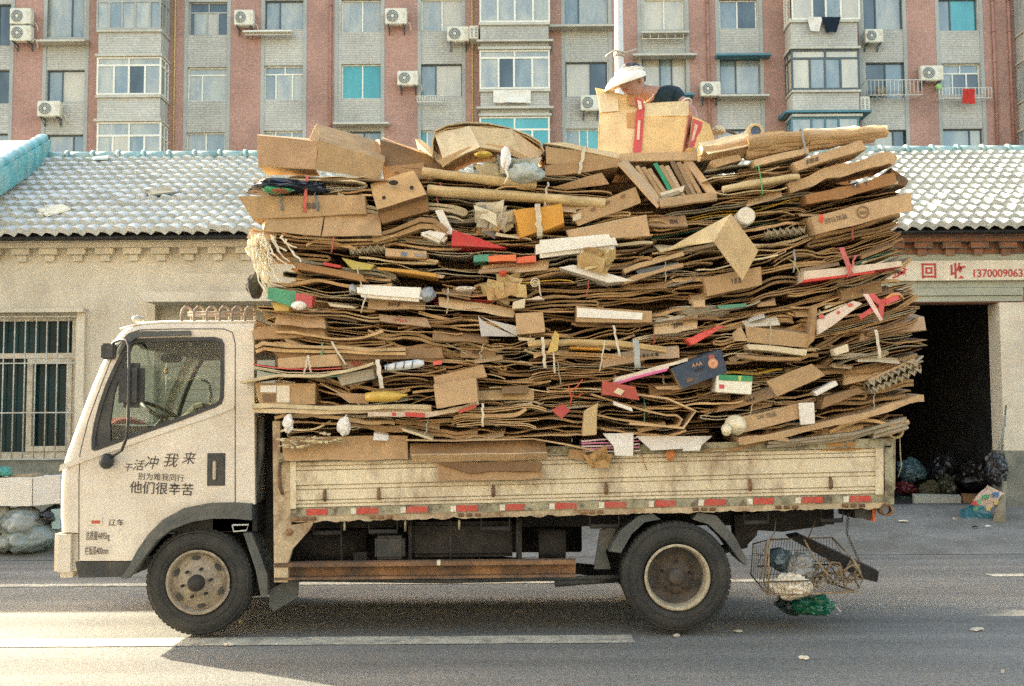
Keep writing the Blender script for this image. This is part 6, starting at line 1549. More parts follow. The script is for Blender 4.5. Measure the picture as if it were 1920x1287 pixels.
mb = MB(); cbox(mb, [(1348, 702.5), (1411, 705.5), (1410.5, 716), (1348, 713)], Y0-.185, .004, (.04, .24, .1), 1, amp=.0005); cbox(mb, [(1385, 705), (1390, 705.2), (1390, 715), (1385, 714.8)], Y0-.187, .002, (.4, .45, .1), 1, amp=0); cbox(mb, [(1349, 721), (1358, 721.5), (1358, 729), (1349, 728.5)], Y0-.185, .003, (.5, .06, .08), 1, amp=0); child(mb, 'printed_band', M['paper'], o)
mb = MB(); cbox(mb, [(1152, 718), (1252, 690), (1250, 695), (1150, 724)], Y0-.17, .25, (.58, .12, .28), 1); cbox(mb, [(1154, 708), (1290, 672), (1290, 678), (1154, 714)], Y0-.16, .3, (.62, .55, .42), 2); cbox(mb, [(1154, 713), (1255, 684), (1254, 690), (1152, 718)], Y0-.165, .28, (.62, .5, .45), 3)
place(mb, 'magazine_stack', M['paper'], 1215, 700, Y0, 'thin white and magenta magazines slanting left of the navy blue box', 'magazines', short='magenta magazines')
mb = MB(); cbox(mb, [(1130, 716), (1190, 725), (1197, 750), (1128, 742)], Y0-.2, .14, (.36, .07, .045), 3, amp=.012); sb_ = place(mb, 'red_carton', M['paper'], 1160, 733, Y0, 'dull red rounded carton with a white tag under the magenta magazines', 'carton', short='dull red carton')
mb = MB(); cbox(mb, [(1158, 727), (1171, 733), (1164, 742), (1150, 736)], Y0-.215, .004, PALE, 1, amp=0); child(mb, 'tag', M['paper'], sb_)
boxthing([(1436, 716), (1522, 682), (1548, 704), (1457, 745)], Y0-.18, .03, BR[4], 'plain brown rectangular board slanting right of the green banded box', 'cardboard_board', 'cardboard sheet', short='slanting brown board')
boxthing([(1526, 735), (1567, 713), (1572, 722), (1532, 743)], Y0-.17, .1, WHITE, 'small white card block right of the slanting brown board', 'card_block', 'paper', m='paper', short='small white block')
boxthing([(1545, 745), (1610, 728), (1622, 735), (1540, 768)], Y0-.1, .3, BR[3], 'brown flap between small white block and pulp egg trays')
# lower right
mb = MB(); mb.lump(P(1379, 797, Y0-.10), (.075, .08, .07), 12, .1, 2, 4, col=(.62, .56, .38), sm=True); mb.lump(P(1362, 806, Y0-.14), (.035, .05, .045), 14, .1, 2, 3, col=(.62, .56, .38), sm=True); place(mb, 'plastic_jug', M['plastic'], 1375, 800, Y0, 'rounded cream plastic jug at the lower right', 'jug', short='cream jug')
o = boxthing([(1385, 783), (1500, 757), (1502, 785), (1394, 812)], Y0-.1, .3, BR[2], 'tan printed carton between the cream jug and the white card', short='tan printed carton')
lettering('DK 饮品', 1438, 780, Y0-.107, 10, M['black_ink'], o, rot=11)
boxthing([(1497, 756), (1526, 755), (1529, 795), (1502, 797)], Y0-.14, .02, WHITE, 'upright white card hanging over the lower right edge', 'white_card', 'card', m='paper', short='upright white card')
bentsheet([(1385, 826), (1430, 822), (1530, 800), (1600, 783), (1660, 768), (1720, 748), (1732, 747)], 12, Y0-.08, .6, BR[2], 'long folded carton curving up to the lower right end', short='long upturned carton')
bentsheet([(1440, 830), (1520, 822), (1600, 812), (1690, 790), (1705, 795), (1640, 812)], 5, Y0-.06, .5, GREYB, 'grey folded sheets under the long upturned carton', layers=3, gap=5)
# folded loops
mb = MB(); 
ln = [P(x, y, Y0-.1) for x, y in ((1110, 740), (1150, 752), (1210, 770), (1250, 778), (1268, 778), (1278, 786), (1272, 797), (1250, 799), (1200, 792), (1150, 785), (1120, 778))]
ribbon(mb, [(p.x, p.z) for p in ln], .012, Y0-.12, Y0+.3, BR[4], 6, tilt=.02)
ln = [P(x, y, Y0-.1) for x, y in ((1130, 735), (1200, 742), (1250, 752), (1303, 772), (1280, 806), (1240, 803), (1180, 795))]
ribbon(mb, [(p.x, p.z) for p in ln], .014, Y0-.13, Y0+.3, BR[5], 9, tilt=.02)
place(mb, 'folded_carton', M['card'], 1210, 775, Y0, 'cardboard folded in nested loops below the dull red carton', 'cardboard', short='nested loop fold')
boxthing([(1095, 770), (1122, 755), (1118, 815), (1092, 818)], Y0-.15, .1, (.44, .33, .17), 'pale bent flap hanging left of the nested loop fold', short='pale bent flap')
boxthing([(1150, 752), (1185, 765), (1187, 772), (1152, 760)], Y0-.18, .08, WHITE, 'white paper slip lying on the nested loop fold', 'paper_slip', 'paper', m='paper')
# lower middle and left
boxthing([(812, 722), (893, 708), (897, 752), (818, 767)], Y0-.2, .2, BR[2], 'square tan box front at the lower left of centre', short='square tan box', lean=(0, .02))
boxthing([(812, 706), (905, 683), (913, 706), (815, 721)], Y0-.14, .3, BR[0], 'tan box lying on the square tan box', short='upper tan box')
lbx = boxthing([(478, 718), (591, 719), (589, 758), (486, 758)], Y0-.08, .4, BR[4], 'brown box with pale labels at the lower left end', short='labelled box', cols=[None, None, None, None, PALE, None])
mb = MB(); cbox(mb, [(488, 723), (518, 723), (518, 736), (488, 736)], Y0-.087, .003, WHITE, 1, amp=0); cbox(mb, [(519, 723), (543, 723), (543, 755), (519, 755)], Y0-.087, .003, (.6, .54, .42), 1, amp=0); child(mb, 'label_sticker', M['paper'], lbx)
mb = MB(); cbox(mb, [(492, 739), (516, 739), (516, 754), (494, 754)], Y0-.087, .003, DARKB, 1, amp=0); child(mb, 'printed_mark', M['paper'], lbx)
mb = MB(); panel(mb, [(600, 718), (612, 716), (685, 752), (675, 758)], [Y0-.08, Y0+.1, Y0+.05, Y0-.1], BR[2], 4); panel(mb, [(630, 738), (700, 738), (690, 758), (655, 756)], Y0-.1, BR[1], 5); place(mb, 'opened_box', M['card'], 645, 740, Y0, 'flap folded down right of the labelled box', 'box', short='folded down flap')
mb = MB(); pts = [P(x, y, Y0-.14) for x, y in ((685, 745), (700, 744), (725, 744), (742, 744), (752, 742), (764, 741))]; mb.tube(pts, [.028, .038, .038, .035, .015, .008], 12, col=(.50, .33, .05)); place(mb, 'yellow_bottle', M['plastic'], 722, 744, Y0, 'yellow plastic bottle lying near the lower left', 'bottle', short='yellow bottle')
mb = MB(); pts = [P(x, y, Y0-.12) for x, y in ((722, 690), (740, 688), (765, 685), (785, 682), (795, 680))]; mb.tube(pts, [.02, .03, .032, .03, .018], 10, col=(.55, .58, .58)); 
for k in range(4): mb.tube([P(724 + k*16, 696 - k*2, Y0-.15), P(727 + k*16, 680 - k*2, Y0-.155)], .004, 5, col=(.03, .08, .12))
place(mb, 'drink_bottle', M['plastic'], 758, 686, Y0, 'blue and white drink bottle under the tall folded panel', 'bottle', short='drink bottle')
boxthing([(812, 678), (829, 676), (829, 684), (812, 686)], Y0-.1, .05, (.55, .07, .05), 'tiny red bottle cap end right of the drink bottle', 'bottle_stopper', 'bottle cap', m='plastic')
tp = boxthing([(500, 650), (828, 652), (832, 672), (528, 676)], Y0-.05, .5, BR[3], 'long folded panel with white string across it, left middle', short='long string panel')
bentsheet([(478, 652), (492, 645), (540, 650), (640, 652), (700, 655), (760, 656)], 6, Y0-.1, .5, BR[5], 'pale sheet edge over the long string panel', layers=2, gap=7)
strap(tp, 622, 642, 648, 684, Y0-.13, (.62, .56, .42), 5, name='string')
boxthing([(520, 672), (632, 664), (640, 686), (522, 692)], Y0-.12, .25, BR[2], 'small tan panel in front of the long string panel', short='small tan panel')
mb = MB()
for k, (c, o_) in enumerate((((.40, .07, .06), 0), ((.6, .52, .36), 5), ((.62, .56, .44), 9), ((.12, .2, .14), 12))):
    ln = [P(x, y + o_, Y0-.1) for x, y in ((476, 682), (500, 686), (540, 692), (600, 693), (640, 690))]; ribbon(mb, [(p.x, p.z) for p in ln], .007, Y0-.13 + .01*k, Y0+.3, c, 3 + k)
o = place(mb, 'magazine_stack', M['paper'], 560, 690, Y0, 'red, cream and green magazines tied with string at the left end', 'magazines', short='tied colour magazines')
strap(o, 578, 668, 570, 702, Y0-.16, (.6, .54, .42), 4, name='string'); strap(o, 578, 668, 583, 698, Y0-.165, (.6, .54, .42), 4, name='string')
bentsheet([(450, 718), (480, 712), (520, 705), (540, 706), (600, 706), (650, 696), (700, 680)], 5, Y0-.15, .5, PALE, 'sunlit pale sheet jutting out toward the cab', layers=1, short='jutting pale sheet')
boxthing([(630, 702), (700, 692), (702, 710), (640, 724)], Y0-.1, .25, GREYB, 'grey brown box with a white sticker left of the white tape', short='sticker box')
o = pack(700, 700, 830, 694, 30, 8, Y0-.0, 'bundle bound by wide white tape, lower left', dep=.6, short='white taped bundle')
strap(o, 708, 676, 716, 728, Y0-.14, (.66, .62, .52), 10, name='tape')
bentsheet([(472, 762), (520, 762), (620, 766), (720, 762), (808, 766)], 8, Y0-.12, .6, PALE, 'long pale folded sheet under the labelled box', layers=2, gap=7, short='long pale sheet')
bentsheet([(690, 775), (760, 778), (800, 780), (870, 768), (896, 755)], 9, Y0-.14, .4, (.52, .42, .30), 'cream strip with red marks beneath the square tan box', short='red marked strip', m='paper')
mb = MB(); cbox(mb, [(760, 773), (796, 775), (796, 783), (760, 781)], Y0-.15, .004, (.45, .05, .04), 1, amp=0); cbox(mb, [(735, 774), (742, 774), (742, 780), (735, 780)], Y0-.15, .004, (.45, .05, .04), 1, amp=0); cbox(mb, [(860, 769), (893, 758), (893, 764), (860, 776)], Y0-.15, .004, (.5, .08, .05), 1, amp=0)
o = [q for q in COL.objects if q.get('label', '').startswith('cream strip with red')][0]; child(mb, 'red_mark', M['paper'], o)
o = pack(845, 784, 1018, 778, 40, 9, Y0-.06, 'pale bundle held by one white strap, bottom centre', dep=.6, cols=[BR[5], PALE, BR[2], BR[4]], short='bottom strapped bundle', fold=.5)
strap(o, 905, 758, 905, 800, Y0-.16, (.66, .6, .46), 5)
for (x, y, h, w_, lab) in ((541, 795, .06, .035, 'white knotted bag corner above the board at far left'), (645, 800, .06, .045, 'grey white knotted film above the drooping left sheets')):
    mb = MB(); mb.lump(P(x, y, Y0-.1), (w_, .03, h), x, .4, 3, 3, col=(.62, .6, .54)); mb.tube([P(x, y-12, Y0-.1), P(x+5, y-22, Y0-.08)], .008, 5, col=(.6, .58, .5)); place(mb, 'knotted_bag', M['plastic'], x, y, Y0, lab, 'bag', short='knotted white bag' if x < 600 else 'knotted grey film')
# torn crumbs over the left end of the board
mb = MB()
for k in range(46):
    r = random.Random(k); x = 520 + r.uniform(0, 130); y = 830 - (x-520)*.12 + r.uniform(-8, 14); mb.lump(P(x, y, Y0-.08), (r.uniform(.01, .035), .03, r.uniform(.005, .014)), k, .5, 3, 1, col=jit((.48, .40, .24), .3))
place(mb, 'torn_paper', M['card'], 585, 822, Y0, 'heap of torn paper scraps over the left end of the side board', 'paper scraps', short='torn paper scraps')
# drooping sheets over the board
def droop(q, Y, col, label, seed, short=None, name='drooping_sheet'):
    mb = MB(); panel(mb, q, Y, col, seed, th=.008, amp=.007)
    return place(mb, name, M['card'], sum(p[0] for p in q)/4, sum(p[1] for p in q)/4, Y[0], label, 'cardboard sheet', None, short)
droop([(528, 822), (764, 816), (766, 862), (532, 864)], [YT-.02, YT-.02, YT-.06, YT-.06], BR[0], 'brown sheet drooping over the left part of the side board', 5, 'left drooping sheet')
mb = MB(); panel(mb, [(768, 832), (1022, 826), (1026, 852), (770, 856)], [YT+.0, YT+.0, YT-.08, YT-.08], BR[3], 6); panel(mb, [(770, 854), (1026, 850), (1025, 862), (772, 868)], [YT-.1, YT-.1, YT-.05, YT-.05], BR[5], 7, th=.012)
ln = [P(x, y, YT-.06) for x, y in ((762, 826), (850, 826), (900, 822), (1000, 826), (1060, 834), (1120, 846))]; ribbon(mb, [(p.x, p.z) for p in ln], .01, YT-.1, YT+.3, BR[5], 4)
place(mb, 'folded_carton', M['card'], 895, 845, Y0, 'wide folded carton lying along the top rail left of centre', 'carton', short='wide rail carton')
droop([(818, 869), (1018, 866), (1018, 898), (822, 902)], [YT-.04, YT-.04, YT-.07, YT-.07], BR[1], 'lowest brown sheet hanging in front of the side board', 8, 'lowest hanging sheet')
droop([(820, 868), (1016, 866), (1012, 884), (880, 886)], [YT-.06, YT-.06, YT-.08, YT-.08], DARKB, 'dark torn flap over the lowest hanging sheet', 9)
# white flaps, leaf, lantern
mb = MB(); panel(mb, [(1130, 813), (1188, 812), (1188, 836), (1150, 836)], [Y0-.06, Y0-.06, Y0-.1, Y0-.1], WHITE, 1, amp=.002); panel(mb, [(1150, 836), (1188, 836), (1187, 856), (1153, 854)], [Y0-.1]*4, WHITE, 1, amp=.002); place(mb, 'white_flap', M['paper'], 1168, 832, Y0, 'white inner flap hanging left over the top rail', 'card flap', short='left white flap')
mb = MB(); panel(mb, [(1192, 818), (1335, 818), (1310, 840), (1222, 845)], [Y0-.04, Y0-.04, Y0-.09, Y0-.09], (.6, .56, .48), 2, amp=.002); panel(mb, [(1282, 838), (1315, 836), (1312, 845), (1280, 846)], Y0-.1, WHITE, 2, amp=.001); place(mb, 'white_flap', M['paper'], 1262, 830, Y0, 'wide white carton flap hanging over the rail centre', 'card flap', short='wide white flap')
mb = MB()
for k in range(5): cbox(mb, [(1090, 826 + 5*k), (1200, 820 + 6*k), (1200, 822 + 6*k), (1092, 829 + 5*k)], Y0-.03 - .003*k, .3, ((.55, .2, .33) if k % 2 else (.62, .5, .48)), k)
place(mb, 'magazine_stack', M['paper'], 1145, 832, Y0, 'pink striped magazines behind the left white flap', 'magazines', short='pink striped magazines')
mb = MB(); mb.lump(P(1257, 852, YT-.05), (.035, .012, .042), 5, .3, 2.5, 3, col=(.42, .16, .05)); place(mb, 'dry_leaf', M['paper'], 1257, 852, YT-.05, 'rust orange leaf stuck on the top rail', 'leaf')
mb = MB(); crumple(mb, P(1122, 860, YT-.09), (.045, .03, .03), 15, [(.36, .22, .08), (.42, .26, .1)], 9, .055); place(mb, 'crumpled_bag', M['card'], 1122, 862, YT-.08, 'crumpled brown paper bag hanging over the rail near centre', 'bag', short='crumpled rail bag')
boxthing([(1068, 842), (1100, 846), (1095, 866), (1065, 860)], YT-.06, .05, BR[1], 'small brown scrap left of the crumpled rail bag', 'card_scrap')
mb = MB(); mb.tube([P(1200, 845, YT-.02), P(1206, 862, YT-.03), P(1213, 882, YT-.02)], .003, 5, col=(.4, .2, .08)); place(mb, 'thin_string', M['cloth'], 1206, 862, YT-.02, 'thin rusty string hanging below the left white flap', 'string')
bentsheet([(1540, 838), (1600, 836), (1668, 832)], 15, YT-.01, .35, (.36, .20, .07), 'brown strip resting along the right end of the rail', short='right rail strip')
bentsheet([(1320, 846), (1380, 842), (1440, 826), (1455, 822)], 6, YT-.03, .4, BR[1], 'thin dark sheet curling over the rail right of centre')
mb = MB(); c = P(1680, 808, YT-.05)
mb.lathe([(.044, .0), (.052, -.004), (.058, 0), (.058, .5), (.046, .5), (.044, .3), (.044, 0)], (c.x, c.y, c.z), 24, col=(.30, .22, .1)); place(mb, 'cardboard_tube', M['card'], 1680, 808, YT-.05, 'dark mouthed cardboard tube end above the rear post', 'tube', short='tube above rear post')
boxthing([(1636, 802), (1662, 795), (1668, 818), (1640, 822)], Y0-.02, .1, (.46, .36, .07), 'yellow scrap beside the tube above the rear post', 'yellow_scrap', m='plastic', cat='plastic scrap')
# double strapped bundle centre right
r_ = roll(990, 646, 1248, 658, 9, Y0-.14, (.45, .32, .14), 'long yellowish roll on top of the twice strapped bundle', short='yellowish roll', bend=-8)
o = pack(1000, 682, 1215, 686, 50, 10, Y0-.05, 'dark pile strapped twice in white, under the yellowish roll', dep=.6, cols=[GREYB, BR[3], BR[6], BR[2]], short='twice strapped bundle', sag=0)
for (xa, ya, xb_, yb, w_) in ((1036, 632, 1040, 700, 4), (1017, 634, 1022, 690, 7), (1134, 640, 1124, 696, 3), (1150, 612, 1162, 668, 5), (1192, 640, 1196, 690, 14)): strap(o, xa, ya, xb_, yb, Y0-.2, (.6, .54, .4) if w_ != 14 else (.34, .38, .36), w_)
mb = MB(); cbox(mb, [(1040, 620), (1048, 628), (1046, 656), (1026, 662)], Y0-.22, .02, (.5, .36, .1), 4, amp=.006); child(mb, 'yellow_paper', M['paper'], o)
boxthing([(1068, 651), (1128, 652), (1128, 656), (1068, 655)], Y0-.14, .3, (.55, .27, .03), 'thin orange folder edge in the twice strapped bundle', 'orange_folder', 'folder', m='paper')
mb = MB(); mb.tube([P(1092, 712, Y0-.14), P(1082, 725, Y0-.18), P(1068, 735, Y0-.18), P(1072, 748, Y0-.18), P(1068, 760, Y0-.17)], .005, 5, col=(.5, .1, .05)); mb.tube([P(1066, 722, Y0-.16), P(1068, 736, Y0-.18), P(1080, 745, Y0-.17), P(1094, 738, Y0-.16)], .004, 5, col=(.5, .1, .05)); place(mb, 'red_string', M['cloth'], 1075, 738, Y0, 'thin red string dangling left of the dull red carton', 'string', short='dangling red string')
boxthing([(1035, 770), (1055, 757), (1070, 770), (1052, 786)], Y0-.14, .1, (.38, .06, .05), 'dark red square card under the dangling red string', 'red_card', 'card', m='paper', short='dark red square card')
# bundle at right end with white strap
o = pack(1560, 655, 1725, 620, 58, 12, Y0-.05, 'greyish fanned bundle with a white strap at the right end', dep=.6, cols=[GREYB, (.25, .2, .12), BR[3], BR[4]], short='fanned right bundle', endj=.1)
strap(o, 1642, 620, 1650, 672, Y0-.2, (.64, .58, .44), 7)
boxthing([(1563, 655), (1590, 645), (1593, 660), (1566, 668)], Y0-.14, .1, (.60, .52, .36), 'small orange and white box at the left of the fanned right bundle', 'small_box', m='paper', short='small orange white box')
boxthing([(1400, 645), (1515, 655), (1512, 667), (1405, 655)], Y0-.14, .25, PALE, 'pale strip under the half open flap box')
roll(1380, 668, 1500, 672, 6, Y0-.1, BR[1], 'flattened dark tube below the pale strip, right', bend=4)
boxthing([(1300, 564), (1322, 562), (1323, 576), (1301, 577)], Y0-.1, .08, BR[5], 'small tan square above the oval basin', 'card_scrap', 'cardboard')
boxthing([(1345, 573), (1400, 568), (1402, 574), (1350, 580)], Y0-.08, .1, (.04, .2, .12), 'green and pink wrapper right above the oval basin', 'wrapper', 'wrapper', m='plastic')
boxthing([(605, 491), (640, 498), (638, 503), (606, 497)], Y0-.1, .2, (.45, .05, .04), 'short red strip below the left egg tray', 'red_strip', 'strip', m='paper')
boxthing([(640, 484), (702, 496), (695, 506), (660, 505)], Y0-.08, .25, (.42, .34, .09), 'mustard folded sheet right of the short red strip', 'mustard_sheet', 'cardboard sheet', short='mustard sheet')
boxthing([(706, 500), (818, 513), (818, 520), (708, 505)], Y0-.1, .25, (.50, .27, .06), 'long thin orange sheet edge right of the mustard sheet', 'orange_sheet', 'cardboard sheet', short='orange sheet edge')
boxthing([(545, 490), (680, 514), (688, 528), (560, 505)], Y0-.1, .3, (.30, .17, .07), 'dark brown long carton sloping down right below the frayed string', short='dark sloping carton')
boxthing([(1668, 790), (1700, 782), (1700, 790), (1672, 798)], Y0-.02, .2, GREYB, 'grey sheet end above the tube at the rear post')
# loose loops: brown yellow ribbon by the red edged box
mb = MB()
pts = [P(1478, 486, Y0-.16), P(1488, 492, Y0-.18), P(1496, 506, Y0-.18), P(1502, 520, Y0-.16)]; mb.tube(pts, [.006, .012, .012, .008], 5, col=(.44, .36, .12), flat=.4); place(mb, 'paper_ribbon', M['paper'], 1490, 502, Y0, 'curved yellow ribbon left of the red edged box', 'ribbon')

for o_, n_ in ((o, i) for i, o in enumerate([o for o in COL.objects if o.name.split('.')[0] in ('cardboard_box', 'carton') and o.type == 'MESH' and not o.children])):
    r = random.Random(n_*31 + 3)
    if r.random() < .4: continue
    vs = [v.co for v in o_.data.vertices]; ymin = min(v.y for v in vs)
    fr_v = [v for v in vs if v.y < ymin + .06]
    if len(fr_v) < 8: continue
    cx = sum(v.x for v in fr_v)/len(fr_v); cz = sum(v.z for v in fr_v)/len(fr_v); wx = max(v.x for v in fr_v) - min(v.x for v in fr_v)
    if wx < .12: continue
    # the face's slope in x-z, so that the print lies along the box
    sxx = sum((v.x-cx)**2 for v in fr_v); sl = sum((v.x-cx)*(v.z-cz) for v in fr_v)/max(sxx, 1e-6)
    hgt = max(abs((v.z-cz) - sl*(v.x-cx)) for v in fr_v)*2
    yf = sum(v.y for v in fr_v)/len(fr_v) - .012; mb = MB(); x = cx - wx*r.uniform(-.1, .3); hh = min(.02, hgt*.16)
    for k in range(r.randint(3, 7)):
        w2 = r.uniform(.012, .03); z0 = cz + sl*(x-cx)
        if x + w2 > cx + wx*.42: break
        mb.add([(x, yf, z0-hh), (x+w2, yf, z0-hh+sl*w2), (x+w2, yf, z0+hh+sl*w2), (x, yf, z0+hh), (x, yf+.004, z0-hh), (x+w2, yf+.004, z0-hh+sl*w2), (x+w2, yf+.004, z0+hh+sl*w2), (x, yf+.004, z0+hh)], [(0, 1, 2, 3), (7, 6, 5, 4), (0, 4, 5, 1), (1, 5, 6, 2), (2, 6, 7, 3), (3, 7, 4, 0)], (.10, .07, .045))
        x += w2 + r.uniform(.006, .014)
    if mb.v: q_ = mb.build('printed_mark', M['paper']); q_.parent = o_

# ---- the plain bundles between them, laid in sagging layers
def sagy(x):
    pts = [(440, 0), (520, 2), (640, 12), (760, 24), (880, 32), (1000, 34), (1120, 30), (1240, 22), (1360, 8), (1480, -12), (1600, -36), (1740, -66)]
    for i in range(len(pts)-1):
        if pts[i][0] <= x <= pts[i+1][0]:
            t = (x-pts[i][0])/(pts[i+1][0]-pts[i][0]); return pts[i][1]*(1-t) + pts[i+1][1]*t
    return 0
def interp(tab, v):
    for i in range(len(tab)-1):
        if tab[i][0] <= v <= tab[i+1][0]:
            t = (v-tab[i][0])/(tab[i+1][0]-tab[i][0]); return tab[i][1]*(1-t) + tab[i+1][1]*t
    return tab[0][1] if v < tab[0][0] else tab[-1][1]
TOP = [(470, 330), (600, 325), (720, 318), (830, 320), (1000, 305), (1170, 318), (1310, 312), (1500, 300), (1620, 300), (1700, 335)]
LEFT = [(300, 486), (370, 468), (430, 475), (480, 485), (560, 488), (640, 478), (700, 482), (760, 482), (800, 520), (840, 530)]
RIGHT = [(290, 1668), (350, 1690), (420, 1700), (480, 1688), (550, 1712), (620, 1730), (680, 1728), (760, 1722), (800, 1690), (830, 1668)]
FILL = []
base = 302; row = 0
while base < 905:
    hrow = rnd.uniform(22, 31)
    x = 430 + rnd.uniform(0, 120)
    k_sag = 1.0 if base < 700 else max(.35, 1 - (base-700)/170)
    while x < 1760:
        wd = rnd.uniform(120, 300)
        xa, xb_ = x, x + wd
        ya = base - 40 + sagy(min(xa, 1740))*k_sag + 10; yb = base - 40 + sagy(min(xb_, 1740))*k_sag + 10
        ym = (ya+yb)/2
        xa = max(xa, interp(LEFT, ym) + rnd.uniform(-8, 10)); xb2 = min(xb_, interp(RIGHT, ym) + rnd.uniform(-14, 10))
        x += wd * rnd.uniform(.86, .97)
        if xb2 - xa < 60 or (1150 < (xa+xb2)/2 < 1370 and ym < 388): continue
        if ym - hrow/2 < interp(TOP, (xa+xb2)/2) + 4 or ym + hrow/2 > 838 - ((xa+xb2)/2 - 540)*.012: continue
        if ya - hrow/2 < interp(TOP, xa) - 6 or yb - hrow/2 < interp(TOP, xb2) - 6: continue
        FILL.append((xa, ya + rnd.uniform(-8, 8), xb2, yb + rnd.uniform(-8, 8), hrow * rnd.uniform(.95, 1.2)))
    base += hrow * .92; row += 1
used_labels = set(o.get('label') for o in COL.objects if o.get('label'))
ADJ_N = {3: 'coarse', 4: 'thin', 5: 'thin', 6: 'flattened', 7: 'flattened', 8: 'thick', 9: 'thick', 10: 'thick', 11: 'dense', 12: 'dense'}
def where(px, py):
    ds = sorted(LAND, key=lambda l: ((l[0]-px)*.6)**2 + (l[1]-py)**2)
    out = []
    for l in ds[:14]:
        dx, dy = px - l[0], py - l[1]
        if abs(dy) > abs(dx)*.45: rel = 'above' if dy < 0 else 'below'
        else: rel = 'left of' if dx < 0 else 'right of'
        out.append((rel, l[2]))
    return out
def unique_label(head, px, py):
    w_ = where(px, py)
    for pat in range(40):
        i, j = [(0, 1), (0, 2), (1, 2), (0, 3), (1, 3), (2, 3), (0, 4), (1, 4), (2, 4), (3, 4), (0, 5), (1, 5), (2, 5), (3, 5), (4, 5), (0, 6), (1, 6), (2, 6), (3, 6), (4, 6)][pat % 20]
        a, b_ = w_[i], w_[j]
        lab = '%s %s the %s, %s the %s' % (head, a[0], a[1], b_[0], b_[1]) if a[0] != b_[0] else '%s %s the %s and the %s' % (head, a[0], a[1], b_[1])
        if lab not in used_labels and len(lab.split()) <= 16:
            used_labels.add(lab); return lab
    lab = head + ' beside the ' + w_[0][1]; used_labels.add(lab); return lab
STR = [(.62, .56, .42), (.6, .54, .4), (.5, .08, .06), (.3, .34, .34), (.55, .5, .4), (.1, .3, .15)]
STRN = ['white', 'cream', 'red', 'grey', 'pale', 'green']
for i, (xa, ya, xb_, yb, h) in enumerate(FILL):
    n = max(3, int(h/rnd.choice((3.6, 5.0, 6.5, 8.5)))); pal = rnd.choice([BR, BR, [BR[3], BR[1], GREYB, BR[4]], [BR[2], BR[5], PALE, BR[0]], [BR[0], GREYB, BR[5], (.45, .4, .3)]])
    if rnd.random() < .22: pal = pal + [rnd.choice([(.5, .06, .05), (.62, .58, .5), (.05, .2, .14), (.06, .1, .2), (.5, .34, .06), (.6, .56, .48)])]
    Yf = Y0 + rnd.uniform(.0, .13) - .04
    tone = 'dark' if pal[0] == BR[3] else ('pale' if pal[0] == BR[2] else 'brown')
    has = rnd.random() < .2
    ti = rnd.randrange(6)
    head = '%s %s cardboard' % (ADJ_N.get(n, 'dense'), tone) + (' tied in %s' % STRN[ti] if has else '')
    mx, my = (xa+xb_)/2, (ya+yb)/2
    o = pack(xa, ya, xb_, yb, h, n, Yf, unique_label(head, mx, my), sag=rnd.uniform(-3, 5), dep=rnd.uniform(.5, 1.0), cols=pal, seed=i*13 + 5, fold=rnd.choice([.1, .3, .55]), tilt=rnd.uniform(-.02, .10), endj=rnd.uniform(.02, .09), name='cardboard_bundle')
    if has:
        t = rnd.uniform(.25, .75); sx = xa + (xb_-xa)*t; sy = ya + (yb-ya)*t
        strap(o, sx, sy - h*.75, sx + rnd.uniform(-9, 9), sy + h*.7, Yf - .05, tuple(v*.8 for v in STR[ti]), rnd.uniform(1.8, 4.5), wob=.02)
print('bundles', len(FILL))
# loose single sheets and flaps poking out of the face
cnt = 0
for i in range(92):
    r = random.Random(900 + i)
    y = r.uniform(345, 825); x = r.uniform(interp(LEFT, y) + 20, interp(RIGHT, y) - 30)
    if y < interp(TOP, x) + 14: continue
    if any(abs(l[0]-x) < 55 and abs(l[1]-y) < 20 for l in LAND): continue
    w_ = r.uniform(22, 75); h = r.uniform(4, 15); sl = (sagy(min(x+30, 1740)) - sagy(max(x-30, 440)))/60 + r.uniform(-.25, .25)
    c = r.choice(BR + [PALE, PALE, BR[2], BR[5], GREYB] + ([WHITE, (.48, .06, .05), (.5, .36, .08), (.05, .22, .14), (.08, .12, .2)] if i % 3 == 0 else []))
    nmc = 'white' if c == WHITE else 'red' if c == (.48, .06, .05) else 'yellow' if c == (.5, .36, .08) else 'green' if c == (.05, .22, .14) else 'navy' if c == (.08, .12, .2) else 'pale' if c in (PALE, BR[2], BR[5]) else 'grey' if c == GREYB else 'brown'
    q = [(x - w_/2, y - sl*w_/2 - h/2), (x + w_/2, y + sl*w_/2 - h/2 + r.uniform(-3, 3)), (x + w_/2 + r.uniform(-6, 6), y + sl*w_/2 + h/2), (x - w_/2 + r.uniform(-6, 6), y - sl*w_/2 + h/2)]
    q = [(p[0], p[1]) for p in q]
    mb = MB(); Yf = Y0 - r.uniform(.02, .1); lean = r.uniform(.05, .25)
    f = [P(q[k][0], q[k][1], Yf + (lean*.5 if k < 2 and h > 8 else 0)) for k in range(4)]
    hexa(mb, f, [p + Vector((r.uniform(-.03, .03), r.uniform(.1, .35), r.uniform(0, .06))) for p in f], c, i, .006)
    place(mb, 'cardboard_flap', M['card'] if nmc in ('brown', 'pale', 'grey') else M['paper'], x, y, Yf, unique_label('%s loose %s' % (nmc, 'flap' if h > 8 else 'strip'), x, y), 'cardboard flap', 'loose flaps and strips poking out of the load'); cnt += 1
print('flaps', cnt)
